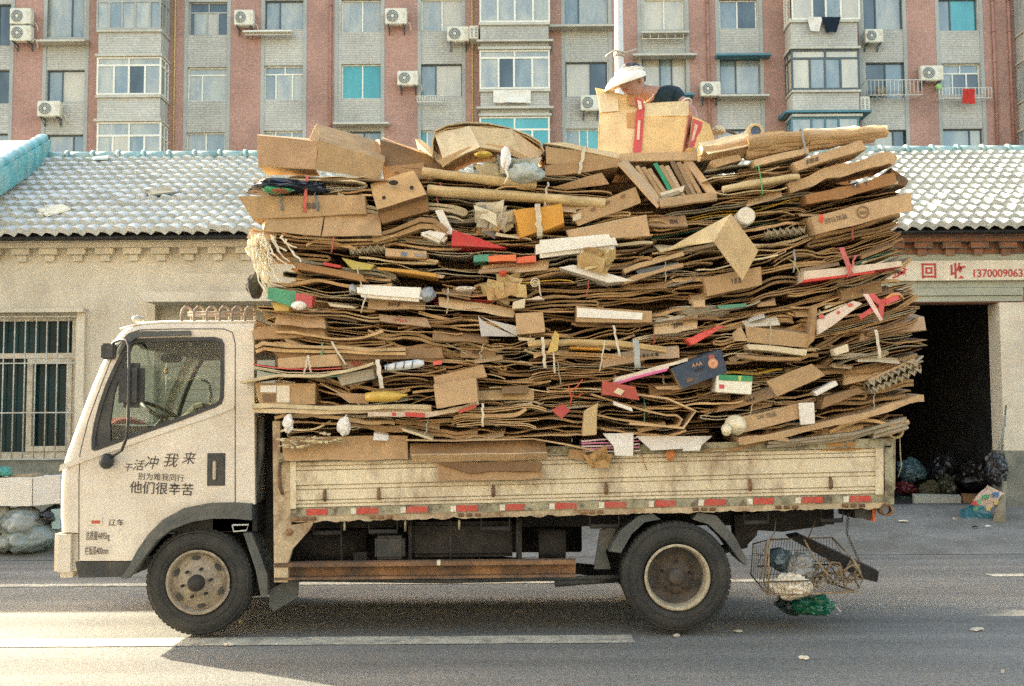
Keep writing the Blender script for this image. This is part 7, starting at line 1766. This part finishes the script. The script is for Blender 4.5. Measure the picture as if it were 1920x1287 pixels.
for i in range(70):
    r = random.Random(5200 + i); y = r.uniform(390, 815); x = r.uniform(interp(LEFT, y) + 45, interp(RIGHT, y) - 50)
    if any(abs(l[0]-x) < 60 and abs(l[1]-y) < 16 for l in LAND) or any(abs(q_[0]-x) < 90 and abs(q_[1]-y) < 20 for q_ in ITEMS): continue
    ITEMS.append((x, y)); w_ = r.uniform(60, 150); h = r.uniform(11, 27)
    sl = (sagy(min(x+40, 1740)) - sagy(max(x-40, 440)))/80 + r.uniform(-.12, .12); c = jit(r.choice(BR[:6] + [BR[5]]))
    q = [(x - w_/2, y - sl*w_/2 - h/2), (x + w_/2, y + sl*w_/2 - h/2 + r.uniform(-4, 4)), (x + w_/2 + r.uniform(-4, 8), y + sl*w_/2 + h/2), (x - w_/2 + r.uniform(-8, 4), y - sl*w_/2 + h/2 + r.uniform(-3, 3))]
    mb = MB(); Yf = Y0 - r.uniform(-.01, .07); cbox(mb, q, Yf, r.uniform(.25, .5), c, i + 77, (r.uniform(-.04, .04), r.uniform(.0, .08)), .009, cols=[None, None, r.choice([PALE, None]), None, None, None], Ys=[Yf + .04, Yf + .04, Yf - .02, Yf - .02])
    fc_ = soften(place(mb, 'flattened_carton', M['card'], x, y, Yf, unique_label('%s flattened carton' % ('pale' if c[0] > .42 else 'dark' if c[0] < .34 else 'tan'), x, y), 'carton', 'flattened cartons wedged in the face of the load'))
    if r.random() < .55:
        mb = MB(); V = [P(q[k][0], q[k][1], Yf + (.04 if k < 2 else -.02)) for k in range(4)]; u0 = r.uniform(.1, .6)
        for k in range(r.randint(2, 6)):
            u = u0 + k*.055; w2 = r.uniform(.015, .035); va, vb_ = r.uniform(.3, .45), r.uniform(.55, .75)
            pt = lambda u, v: V[0].lerp(V[1], u).lerp(V[3].lerp(V[2], u), v) + Vector((0, -.013, 0))
            f_ = [pt(u, va), pt(u+w2, va), pt(u+w2, vb_), pt(u, vb_)]; mb.add(f_ + [p + Vector((0, .004, 0)) for p in f_], [(3, 2, 1, 0), (0, 1, 5, 4), (1, 2, 6, 5), (2, 3, 7, 6), (3, 0, 4, 7)], (.06, .04, .03) if i % 4 else (.4, .05, .04))
        child(mb, 'printed_mark', M['paper'], fc_)
# bales that fill the bed behind the visible face
k = 0
for r_i, (z0, z1) in enumerate(((.93, 1.45), (1.47, 2.0), (2.02, 2.5), (2.52, 2.98), (3.0, 3.36))):
    for c_i in range(4):
        xa, xb_ = -1.68 + c_i*1.09, -1.68 + c_i*1.09 + 1.06
        mb = MB(); n = 9
        ln = [(xa + (xb_-xa)*t/8, (z0+z1)/2) for t in range(9)]
        sheets(mb, ln, (z1-z0), n, YT + .42, YT + 1.85, [BR[3], BR[1], BR[6]], 700 + r_i*10 + c_i, spread=.1, fold=.2, fill=3.0, endj=.01)
        mb.bbox((xa + .02, YT + .5, z0 + .01), (xb_ - .02, YT + 1.8, z1 - .01), .02, col=BR[3])
        o = mb.build('cardboard_bale', M['card'])
        colw = ['cab end', 'left middle', 'right middle', 'tail end'][c_i]; roww = ['bottom', 'second', 'middle', 'fourth', 'top'][r_i]
        tag(o, 'brown cardboard bale buried in the %s layer of the load at its %s' % (roww, colw), 'cardboard bale', 'bales filling the bed behind the visible face')
# ---------------------------------------------------------------- the man on the load and the box he holds
def mat_skin():
    return mat('skin', (.33, .19, .14), rough=.55, mott=.08, mscale=12, fine=.05, bump=.1, bscale=60)
M['skin'] = mat_skin(); M['shirt'] = mat('dark_teal_shirt', (.006, .022, .032), rough=.9, mott=.15, mscale=10, bump=.4, bscale=20)
M['trousers'] = mat('dark_trousers', (.03, .03, .035), rough=.9, mott=.2, bump=.3); M['hair'] = mat('black_hair', (.012, .01, .01), rough=.6, bump=.5, bscale=150)
M['cap'] = mat('white_cap_fabric', (.72, .68, .58), rough=.8, mott=.05, bump=.2, bscale=90)
def skin_body(name, pts, edges, m, parent, sub=2):
    me = bpy.data.meshes.new(name); me.from_pydata([p[0] for p in pts], edges, []); me.update()
    o = bpy.data.objects.new(name, me); COL.objects.link(o)
    md = o.modifiers.new('skin', 'SKIN'); md.use_smooth_shade = True
    for i, p in enumerate(pts):
        v = me.skin_vertices[0].data[i]; v.radius = (p[1], p[2] if len(p) > 2 else p[1]); v.use_root = (i == 0)
    sb = o.modifiers.new('sub', 'SUBSURF'); sb.levels = sub; sb.render_levels = sub
    dg = bpy.context.evaluated_depsgraph_get(); dg.update()
    nm = bpy.data.meshes.new_from_object(o.evaluated_get(dg)); nm.name = name
    bpy.data.objects.remove(o)
    q = bpy.data.objects.new(name, nm); COL.objects.link(q); nm.materials.clear(); nm.materials.append(m)
    for p in nm.polygons: p.use_smooth = True
    q.parent = parent
    return q
man = P(1240, 290, 8.45)
def A(px, py, Y): return P(px, py, Y) - man
body = empty('person', man); tag(body, 'person in a dark shirt and white sun visor bending over the raised box', 'person')
head = A(1184, 153, 8.2); neck = A(1207, 172, 8.3); chest = A(1228, 190, 8.4); pel = A(1250, 262, 8.65)
lsh = A(1266, 183, 8.36); lel = A(1300, 214, 8.25); lwr = A(1300, 262, 8.12)
rsh = A(1200, 205, 8.42); rel_ = A(1150, 232, 8.4); rwr = A(1128, 246, 8.2)
pts = [(pel, .15, .12), (A(1242, 225, 8.52), .14, .11), (chest, .15, .105), (neck, .06), (A(1195, 168, 8.26), .055),
       (lsh, .07), (lel, .045), (lwr, .03), (rsh, .06), (rel_, .045), (rwr, .03),
       (A(1268, 262, 8.5), .09), (A(1275, 248, 8.2), .065), (A(1278, 300, 8.42), .045), (A(1276, 304, 8.3), .04),
       (A(1232, 262, 8.5), .09), (A(1228, 250, 8.2), .065), (A(1230, 300, 8.42), .045), (A(1228, 304, 8.3), .04)]
ed = [(0, 1), (1, 2), (2, 3), (3, 4), (2, 5), (5, 6), (6, 7), (2, 8), (8, 9), (9, 10), (0, 11), (11, 12), (12, 13), (13, 14), (0, 15), (15, 16), (16, 17), (17, 18)]
bo = skin_body('body', pts, ed, M['skin'], body)
# shirt over the torso and upper sleeve, trousers over the legs
cuff = lsh.lerp(lel, .42); cuf2 = rsh.lerp(rel_, .5)
skin_body('shirt', [(A(1247, 245, 8.58), .17, .145), (A(1242, 225, 8.52), .165, .135), (chest, .172, .13), (A(1211, 175, 8.31), .085, .08), (lsh, .098), (cuff, .08), (rsh, .08), (cuf2, .07)], [(0, 1), (1, 2), (2, 3), (2, 4), (4, 5), (2, 6), (6, 7)], M['shirt'], body)
skin_body('trousers', [(A(1250, 262, 8.65), .165, .14), (A(1268, 262, 8.5), .105), (A(1275, 248, 8.2), .08), (A(1277, 292, 8.38), .07), (A(1232, 262, 8.5), .105), (A(1228, 250, 8.2), .08), (A(1230, 292, 8.38), .07)], [(0, 1), (1, 2), (2, 3), (0, 4), (4, 5), (5, 6)], M['trousers'], body)
# pale piping at collar and cuff
b = MB()
def ringat(c, d, r, w=.006):
    d = d.normalized(); u = d.orthogonal().normalized(); v = d.cross(u)
    b.tube([c + (u*math.cos(a) + v*math.sin(a))*r for a in [2*math.pi*k/20 for k in range(21)]], w, 5, caps=False)
ringat(cuff + (lel-lsh).normalized()*.02, lel - lsh, .068); ringat(chest.lerp(neck, .75), neck - chest, .075)
b.build('shirt_piping', M['cap'], body)
# head: one shaped mesh, turned down and to the left
bm = bmesh.new(); bmesh.ops.create_uvsphere(bm, u_segments=40, v_segments=28, radius=1)
for v in bm.verts:
    x, y, z = v.co          # y-: face forward
    sx, sy, sz = .078, .098, .115
    p = Vector((x*sx, y*sy, z*sz))
    if z < 0: p.x *= 1 + z*.28; p.y = p.y*(1 + z*.12)
    f = max(0, -y)
    def g_(cx, cz, r, d): return d*math.exp(-(((p.x-cx)/r)**2 + ((p.z-cz)/r)**2)) * (1 if y < 0 else 0)
    p.y -= g_(0, -.018, .012, .022) + g_(0, -.002, .010, .012) + g_(0, -.052, .016, .006) + g_(0, -.088, .02, .010)
    p.y += g_(.03, .008, .014, .011) + g_(-.03, .008, .014, .011) + g_(0, -.064, .014, .003)
    p.y -= g_(.03, .026, .014, .005) + g_(-.03, .026, .014, .005)
    v.co = p
me = bpy.data.meshes.new('head'); bm.to_mesh(me); bm.free(); me.materials.append(M['skin'])
for p in me.polygons: p.use_smooth = True
ho = bpy.data.objects.new('head', me); COL.objects.link(ho); ho.parent = body; ho.location = head
HR = Matrix.Rotation(R(-48), 4, 'Z') @ Matrix.Rotation(R(12), 4, 'X') @ Matrix.Rotation(R(-6), 4, 'Y')
ho.rotation_euler = HR.to_euler(); ho.scale = (1.18, 1.18, 1.18)
def hp(name, mbb, m): o = mbb.build(name, m); o.parent = ho; return o
b = MB()
for s in (-1, 1): b.lump((s*.03, -.083, .006), (.011, .006, .006), 1, 0, col=(1, 1, 1), sm=True)
hp('eyes', b, M['black_ink'])
b = MB()
for s in (-1, 1): b.lump((s*.08, .004, -.008), (.012, .022, .034), 3, .1, sm=True)
hp('ears', b, M['skin'])
b = MB(); b.lump((0, -.088, -.058), (.024, .008, .006), 1, .05, sm=True); hp('mouth', b, mat('lips', (.32, .11, .08), bump=0))
b = MB(); b.lump((0, .018, .03), (.085, .098, .098), 4, .06, 6, 3, cut=-.045); hp('hair', b, M['hair'])
# visor: band and broad brim
b = MB(); n = 30; vs = []
for k in range(n + 1):
    a = -math.pi*.5 + (k/n - .5)*math.pi*1.25
    fwd = max(0, math.cos((k/n - .5)*math.pi*1.05))
    for (r0, z0) in ((1.0, .075), (1.02, .045), (1.10 + .35*fwd, .038 - .006*fwd), (1.14 + .70*fwd, .028 - .03*fwd), (1.16 + .98*fwd, .012 - .055*fwd)):
        vs.append((math.cos(a)*.09*r0, math.sin(a)*.105*r0, z0))
vs += [(v[0]*.985, v[1]*.985, v[2] - .004) for v in vs]; O = 5*(n+1); fs = []
for k in range(n):
    for j in range(4):
        q = k*5 + j; fs.append((q, q+5, q+6, q+1)); fs.append((q+O, q+O+1, q+O+6, q+O+5))
    q = k*5 + 4; fs.append((q, q+5, q+5+O, q+O)); q = k*5; fs.append((q, q+O, q+5+O, q+5))
b.add(vs, fs, (1, 1, 1), 0, True)
ring = [(math.cos(a)*.0905, math.sin(a)*.106 + .002, .06) for a in [2*math.pi*k/32 for k in range(33)]]; b.tube(ring, .006, 6, caps=False)
hp('sun_visor', b, M['cap'])
# hands with five fingers each, gripping the sides of the box
def hand(c, dirv, nrm, side, name):
    """palm at c, fingers along dirv, curling along nrm"""
    d = dirv.normalized(); nn = (nrm - d*nrm.dot(d)).normalized(); w_ = d.cross(nn)
    pts = [(c, .02, .026), (c + d*.045, .018, .036)]; ed = [(0, 1)]
    for i, (o_, L_) in enumerate(((-.03, .065), (-.01, .078), (.01, .082), (.03, .072))):
        b0 = len(pts); a = c + d*.075 + w_*o_
        pts += [(a, .0095), (a + d*L_*.42 + nn*L_*.08, .009), (a + d*L_*.72 + nn*L_*.32, .008), (a + d*L_*.85 + nn*L_*.62, .007)]
        ed += [(1, b0), (b0, b0+1), (b0+1, b0+2), (b0+2, b0+3)]
    b0 = len(pts); t = c + d*.02 + w_*.045*side
    pts += [(t, .012), (t + d*.03 + w_*.02*side + nn*.015, .0105), (t + d*.055 + w_*.022*side + nn*.035, .009)]; ed += [(0, b0), (b0, b0+1), (b0+1, b0+2)]
    return skin_body(name, pts, ed, M['skin'], body, 1)
hand(rwr, A(1128, 246, 8.2) - A(1140, 240, 8.45), Vector((1, -.3, 0)), 1, 'hand')
hand(lwr, A(1300, 280, 7.95) - lwr, Vector((-1, -.2, 0)), -1, 'hand')

# the raised box: printed panels leaning back, overexposed sunlight brightened into their colours
YB = 8.0
OR = (.64, .43, .19); OR2 = (.66, .47, .24); RD = (.50, .07, .06)
mb = MB()
panel(mb, [(1117, 165), (1205, 186), (1210, 200), (1125, 212)], [YB+.16, YB+.16, YB+.1, YB+.1], (.62, .44, .20), 1, amp=.004)
panel(mb, [(1125, 212), (1210, 200), (1200, 300), (1122, 286)], [YB+.1, YB+.1, YB-.12, YB-.1], OR2, 2, amp=.004)
panel(mb, [(1208, 219), (1292, 218), (1280, 292), (1200, 300)], [YB+.04, YB+.06, YB-.06, YB-.12], OR, 3, amp=.004)
panel(mb, [(1208, 193), (1292, 190), (1292, 217), (1208, 218)], [YB+.12, YB+.12, YB+.05, YB+.04], (.64, .50, .27), 4, amp=.004)
panel(mb, [(1292, 216), (1300, 222), (1290, 290), (1280, 292)], [YB+.05, YB+.3, YB+.2, YB-.06], (.4, .12, .07), 5, amp=.003)
panel(mb, [(1300, 218), (1330, 232), (1340, 268), (1290, 288)], [YB+.08, YB+.1, YB+.02, YB-.05], (.62, .42, .17), 6, amp=.008)
panel(mb, [(1125, 212), (1135, 206), (1135, 284), (1122, 286)], [YB+.1, YB+.45, YB+.3, YB-.1], OR, 7, amp=.003)
rb = place(mb, 'held_box', M['card'], 1230, 240, YB, 'big orange brown box with red printing held up on the load', 'box', None, 'raised box')
mb = MB()
def dec(q, Ys, c): panel(mb, q, Ys, c, 1, th=.003, amp=.0)
def yb_(py): return YB + .1 - .22*(py-206)/92 - .012
dec([(1192, 183), (1205, 187), (1209, 204), (1196, 208)], [YB+.12, YB+.12, YB+.065, YB+.065], RD); dec([(1194, 207), (1209, 203), (1202, 296), (1186, 296)], [YB+.07, YB+.07, yb_(292)-.015, yb_(296)-.015], RD)
dec([(1178, 178), (1200, 184), (1196, 200), (1180, 196)], [YB+.14, YB+.14, YB+.09, YB+.09], (.45, .2, .08))
dec([(1176, 212), (1194, 210), (1192, 240), (1176, 240)], [yb_(212), yb_(210), yb_(240), yb_(240)], (.48, .24, .08))
child(mb, 'red_print', M['paper'], rb)
mb = MB()
dec([(1122, 174), (1158, 178), (1160, 208), (1126, 211)], [YB+.14, YB+.14, YB+.085, YB+.085], (.66, .52, .32))
dec([(1195, 188), (1202, 190), (1204, 205), (1198, 206)], [YB+.10, YB+.10, YB+.055, YB+.055], (.66, .55, .42))
dec([(1196, 226), (1201, 226), (1199, 262), (1194, 262)], [yb_(226)-.03, yb_(226)-.03, yb_(258)-.03, yb_(258)-.03], (.62, .45, .3))
child(mb, 'pale_print', M['paper'], rb)
mb = MB()
dec([(1300, 222), (1318, 230), (1308, 268), (1292, 284)], [YB+.06, YB+.07, YB+.01, YB-.06], RD)
dec([(1303, 232), (1309, 235), (1301, 262), (1296, 266)], [YB+.04, YB+.04, YB-.01, YB-.02], (.6, .4, .25))
child(mb, 'flap_print', M['paper'], rb)
mb = MB(); mb.lump(P(1295, 283, YB-.09), (.04, .012, .025), 2, .1, col=(.46, .29, .1)); child(mb, 'round_tab', M['card'], rb)
# sheets under the man's feet
boxthing([(1120, 288), (1345, 284), (1350, 300), (1118, 304)], 7.75, 1.3, BR[5], 'broad pale sheet under the man and the raised box', 'cardboard_sheet', 'cardboard sheet')
# small black rods and an odd round end behind the great roll
mb = MB(); mb.tube([P(1352, 242, YT+.6), P(1375, 250, YT+.6), P(1395, 262, YT+.6)], .012, 6, col=(.12, .1, .08)); mb.lump(P(1347, 245, YT+.6), (.05, .05, .035), 3, .4, col=PALE); place(mb, 'broken_rod', M['card'], 1375, 250, YT+.6, 'broken dark rod with pale paper behind the great roll', 'rod')
mb = MB(); c = P(1417, 246, YT+.4); mb.lathe([(.04, 0), (.055, -.004), (.065, .01), (.065, .3)], (c.x, c.y, c.z), 20, col=(.5, .38, .2)); mb.lathe([(0, .02), (.042, .01)], (c.x, c.y, c.z), 20, col=(.08, .13, .2)); place(mb, 'tape_roll', M['paper'], 1417, 246, YT+.4, 'round roll end with a blue core behind the great roll', 'roll')

# ---------------------------------------------------------------- wire basket and bags under the tail
def Bp(px, py, Y): return P(px, py, Y)
bk = empty('wire_basket', P(1500, 1115, YT)); tag(bk, 'rusty wire basket slung under the truck tail, holding bags and rope', 'basket')
def part_of(mb, name, m, par): return reparent(mb.build(name, m), par)
b = MB(); yn, yf_ = YT - .02, YT + .5
c = {'a': P(1440, 1116, yn), 'b': P(1606, 1110, yn), 'c': P(1618, 1086, yn - .02), 'd': P(1432, 1092, yn)}
fl = P(1420, 1062, yf_); fr_ = P(1590, 1058, yf_); tlf = P(1440, 1012, yf_); trf = P(1560, 1008, yf_)
for q in ([c['a'], c['b'], c['c'], c['d'], c['a']], [tlf, trf, fr_, fl, tlf], [c['a'], P(1408, 1078, yf_), P(1412, 1020, yf_), P(1442, 1012, yn), c['a']], [c['d'], P(1440, 1012, yn)], [c['c'], P(1600, 1050, yn), trf], [c['b'], P(1560, 1095, yf_)]): b.tube(q, .006, 6, col=(.30, .24, .14))
for k in range(24): t = k/23; b.tube([tlf.lerp(trf, t), P(1425 + 140*t, 1088 - 4*t, yf_)], .0022, 4, col=(.16, .17, .14))
for k in range(4): t = k/4; b.tube([P(1440 - 3*k, 1012 + 22*k, yf_), P(1560 + 8*k, 1008 + 22*k, yf_)], .0025, 4, col=(.16, .17, .14))
for k in range(26): t = k/25; b.tube([c['a'].lerp(c['b'], t), c['d'].lerp(c['c'], t)], .0022, 4, col=(.34, .28, .17)); b.tube([c['a'].lerp(c['b'], t), P(1412 + 150*t, 1092 - 4*t, yf_)], .002, 4, col=(.2, .18, .13))
for k in range(9): t = k/8; b.tube([P(1412 + 30*t, 1020 - 8*t, yf_ - (yf_-yn)*t), P(1408 + 32*t, 1078 + 38*t, yf_ - (yf_-yn)*t)], .0022, 4, col=(.2, .2, .15))
for t in (.3, .6): b.tube([P(1412, 1020 + 58*t, yf_), P(1442, 1012 + 104*t, yn)], .0025, 4, col=(.2, .2, .15))
part_of(b, 'wire_cage', M['wire'], bk)
b = MB(); b.tube([P(1455, 970, YT+.1), P(1452, 1000, YT+.05), P(1442, 1012, yn)], .005, 5, col=(.14, .12, .09)); b.tube([P(1530, 975, YT+.3), P(1515, 1010, YT+.35)], .004, 5, col=(.14, .12, .09)); part_of(b, 'hanging_wire', M['wire'], bk)
b = MB(); b.lump(P(1480, 1098, YT+.08), (.12, .10, .075), 8, .5, 2.0, 4, col=(.62, .56, .42)); tag(b.build('white_sack', M['plastic']), 'crumpled white bag lying in the wire basket', 'bag')
b = MB(); b.lump(P(1500, 1062, YT+.2), (.09, .12, .09), 18, .35, 2.5, 4, col=(.22, .22, .2)); b.lump(P(1460, 1048, YT+.25), (.08, .1, .08), 28, .35, 2.5, 3, col=(.06, .09, .1)); tag(b.build('grey_sack', M['plastic']), 'grey bundled film behind the white bag in the basket', 'bag')
b = MB()
for k in range(7):
    r = random.Random(k); pts = [P(1490 + 120*t/9 + r.uniform(-6, 6), 1075 + r.uniform(-14, 16) + 14*math.sin(t*.9 + k), YT + .1 + r.uniform(0, .25)) for t in range(10)]
    b.tube(pts, .008, 6, col=(.26, .20, .12))
b.tube([P(1508, 1012, YT+.2), P(1520, 1035, YT+.15), P(1545, 1070, YT+.1), P(1560, 1085, YT+.1)], .007, 6, col=(.26, .2, .12))
tag(b.build('rope_coil', M['cloth']), 'brown rope lying in loops in the wire basket', 'rope')
g_c = G(1528, 1150); g_c.y = YT + .35; g_c = P(1522, 1138, YT + .3)
b = MB(); b.lump(P(1525, 1136, YT + .3), (.13, .12, .07), 33, .4, 2.4, 4, col=(.008, .11, .06)); b.lump(P(1485, 1130, YT + .45), (.12, .14, .08), 34, .4, 2.4, 3, col=(.03, .05, .05))
gb_ = b.build('green_bag', M['plastic']); tag(gb_, 'dark green plastic bag sagging under the wire basket', 'bag')
b = MB(); b.tube([P(1568, 1138, YT+.2), P(1576, 1147, YT+.2), P(1578, 1152, YT+.2), P(1568, 1152, YT+.2)], .004, 5, col=(.5, .5, .45)); b.build('bag_cord', M['cloth'], gb_)

# ---------------------------------------------------------------- things on the pavement and in the store
def gthing(o, lab, cat, group=None): return tag(o, lab, cat, group)
YS = 12.1
b = MB(); cbox(b, [(-50, 897), (60, 896), (60, 949), (-50, 950)], YS-.02, .55, (.66, .63, .54), 2, amp=.003); o = b.build('foam_box', M['foam']); gthing(o, 'large white foam box on top of the pile at far left', 'foam box')
b = MB(); cbox(b, [(62, 896), (112, 893), (112, 944), (62, 948)], YS-.01, .6, (.60, .58, .51), 4, amp=.003); o = b.build('foam_box', M['foam']); gthing(o, 'foam box nearest the cab, right half of the pile top', 'foam box')
b = MB(); cbox(b, [(14, 892), (60, 890), (60, 897), (14, 898)], YS+.1, .3, (.3, .24, .15), 6); gthing(b.build('carton_tray', M['card']), 'small brown tray lying on the large white foam box', 'tray')
for i, (x, y, rx, rz, c, lab) in enumerate(((40, 978, .30, .16, (.22, .25, .23), 'grey stuffed sack directly under the white foam boxes'), (62, 1008, .26, .17, (.17, .22, .21), 'dark grey sack at the foot of the far left pile'),
                                         (-14, 975, .2, .2, (.28, .29, .25), 'pale grey sack at the left edge of the photo pile'), (25, 1012, .13, .13, (.25, .27, .22), 'small pale sack between the two grey sacks'),
                                         (-12, 1015, .16, .13, (.32, .28, .16), 'yellowish sack half out of view at the left'), (100, 965, .10, .09, (.015, .02, .02), 'black bag stuffed between foam box and cab'))):
    b = MB(); b.lump(P(x, y, YS + .15), (rx, .22, rz), i*7 + 2, .38, 1.7, 4, col=c, sm=True); gthing(b.build('stuffed_sack', M['plastic']), lab, 'sack', 'sacks piled at the left pavement')
b = MB(); b.lump(P(2, 885, YS+.1), (.12, .15, .06), 3, .3, col=(.05, .25, .2)); gthing(b.build('green_film', M['plastic']), 'bit of green film at the far left on the foam box', 'film')
b = MB(); cbox(b, [(96, 955), (112, 955), (112, 992), (98, 992)], YS, .25, (.3, .42, .4), 5); gthing(b.build('teal_foam_sheet', M['foam']), 'pale teal panel behind the truck bumper', 'panel')
# in and before the store
def lump_th(name, px, py, Y, rad, seed, col, lab, cat, m='plastic', amp=.25, sub=4):
    b = MB(); b.lump(P(px, py, Y), rad, seed, amp*1.7, 2, sub, col=tuple(v*.6 for v in col)); gthing(b.build(name, M[m]), lab, cat)
YI = 15.6
lump_th('film_ball', 1708, 882, YI, (.17, .17, .17), 3, (.10, .2, .23), 'bluish ball of wound film in the store doorway', 'film ball')
lump_th('red_crate_bag', 1700, 915, YI, (.14, .14, .09), 6, (.14, .02, .02), 'dark red bag below the bluish ball', 'bag')
lump_th('green_sack', 1698, 940, YI-.1, (.18, .18, .07), 9, (.06, .10, .05), 'flat dark green sack on the store floor', 'sack')
lump_th('brown_sack', 1742, 920, YI, (.14, .15, .13), 11, (.16, .15, .08), 'olive brown carton and sack behind the grey board', 'sack', m='card')
lump_th('olive_sack', 1775, 912, YI+.1, (.12, .2, .16), 13, (.10, .10, .05), 'olive sack standing in the middle of the doorway', 'sack')
lump_th('dark_sack', 1775, 880, YI+.5, (.22, .2, .24), 15, (.035, .04, .04), 'big black sack deep in the doorway', 'sack')
lump_th('dark_sack', 1830, 890, YI+.2, (.22, .2, .22), 17, (.045, .035, .03), 'second big dark sack by the right door jamb', 'sack')
lump_th('black_bag', 1868, 880, 14.0, (.14, .15, .2), 19, (.012, .014, .018), 'black bag hanging against the door pier', 'bag')
for (x0, x1, y0, y1, c, lab) in ((1714, 1802, 931, 951, (.30, .31, .26), 'grey board with smears lying across the doorway'), (1806, 1835, 930, 952, (.2, .11, .05), 'short brown board right of the grey board')):
    b = MB(); cbox(b, [(x0, y0), (x1, y0+1), (x1, y1+2), (x0, y1)], 14.55, .06, c, x0, lean=(0, .03)); gthing(b.build('board', M['paper']), lab, 'board')
b = MB()
cbox(b, [(1858, 910), (1884, 925), (1848, 962), (1828, 945)], 13.45, .12, (.55, .42, .32), 3, amp=.02); cbox(b, [(1812, 955), (1850, 950), (1870, 985), (1812, 976)], 13.42, .18, (.03, .14, .18), 5, amp=.03)
for k in range(9):
    r = random.Random(k+50); x = 1840 + r.uniform(-14, 30); y = 935 + r.uniform(-10, 22); cbox(b, [(x-5, y-3), (x+5, y-4), (x+4, y+4), (x-4, y+3)], 13.41, .02, r.choice([(.5, .05, .04), (.1, .3, .15), (.6, .55, .45), (.5, .4, .1), (.05, .15, .3)]), k, amp=.01)
gthing(b.build('gaudy_bag', M['plastic']), 'gaudy red, white and blue printed bag leaning by the door pier', 'bag')
b = MB(); b.tube([P(1884, 905, 13.6), P(1878, 950, 13.4), P(1872, 985, 13.3)], [.03, .05, .09], 8, col=(.22, .2, .14)); gthing(b.build('broom_head', M['cloth']), 'worn broom resting beside the gaudy printed bag', 'broom')
b = MB(); b.tube([P(1884, 800, 13.9), P(1886, 760, 13.9), P(1878, 850, 13.9)], .012, 6, col=(.3, .33, .28)); b.tube([P(1870, 850, 13.9), P(1880, 815, 13.85), P(1884, 780, 13.9)], .012, 6, col=(.25, .28, .25)); gthing(b.build('hanging_rag', M['cloth']), 'grey rag strips hanging on the right door jamb', 'rag')
# litter on the ground
def litter(px, py, w_, h, c, lab, seed, name='paper_litter'):
    g = G(px, py)
    if g.y > 11.9: g = P(px, py, (1.55 + 11.9*SL)/(SL + (py - 781 - (px-960)*-.007)/2000))
    s = g.y/F; b = MB(); b.lump((g.x, g.y, g.z + .008), (w_*s/2, w_*s/3, .012), seed, .5, 3, 2, col=c, cut=-.006); gthing(b.build(name, M['paper']), lab, 'litter', 'bits of litter on the ground')
litter(1693, 978, 17, 5, (.66, .63, .5), 'white paper cup lid on the pavement behind the tail', 1)
litter(1789, 974, 6, 3, (.5, .45, .3), 'tiny pale crumb on the pavement right of the cup lid', 2)
litter(1828, 989, 13, 4, (.02, .02, .02), 'black scrap on the pavement before the gaudy bag', 3)
litter(1852, 988, 10, 7, (.6, .6, .55), 'small white wad beside the broom', 4)
litter(1507, 1236, 20, 8, (.6, .56, .42), 'white paper scrap on the road below the basket', 5)
litter(1832, 1182, 26, 6, (.52, .48, .38), 'twisted white strip on the road at far right', 6)
litter(430, 1211, 18, 6, (.55, .5, .38), 'pale flat stone by the painted line near the front wheel', 7)
litter(452, 1168, 8, 4, (.5, .42, .25), 'tiny tan crumb right behind the front tyre', 8)
litter(1385, 1186, 16, 3, (.4, .36, .27), 'small pale fleck left of the rear wheel shadow', 9)
litter(1880, 1262, 6, 4, (.5, .42, .3), 'tiny speck at the lower right corner of the road', 10)
litter(1268, 1194, 12, 3, (.4, .38, .3), 'pale fleck on the road just below the rear tyre', 11)
# ---------------------------------------------------------------- lettering becomes real meshes
dg = bpy.context.evaluated_depsgraph_get(); dg.update()
for o in [o for o in COL.objects if o.type == 'FONT']:
    me = bpy.data.meshes.new_from_object(o.evaluated_get(dg)); nm = o.name
    q = bpy.data.objects.new('tmp', me); COL.objects.link(q)
    q.parent = o.parent; q.matrix_parent_inverse = o.matrix_parent_inverse.copy(); q.matrix_basis = o.matrix_basis.copy()
    bpy.data.objects.remove(o); q.name = nm
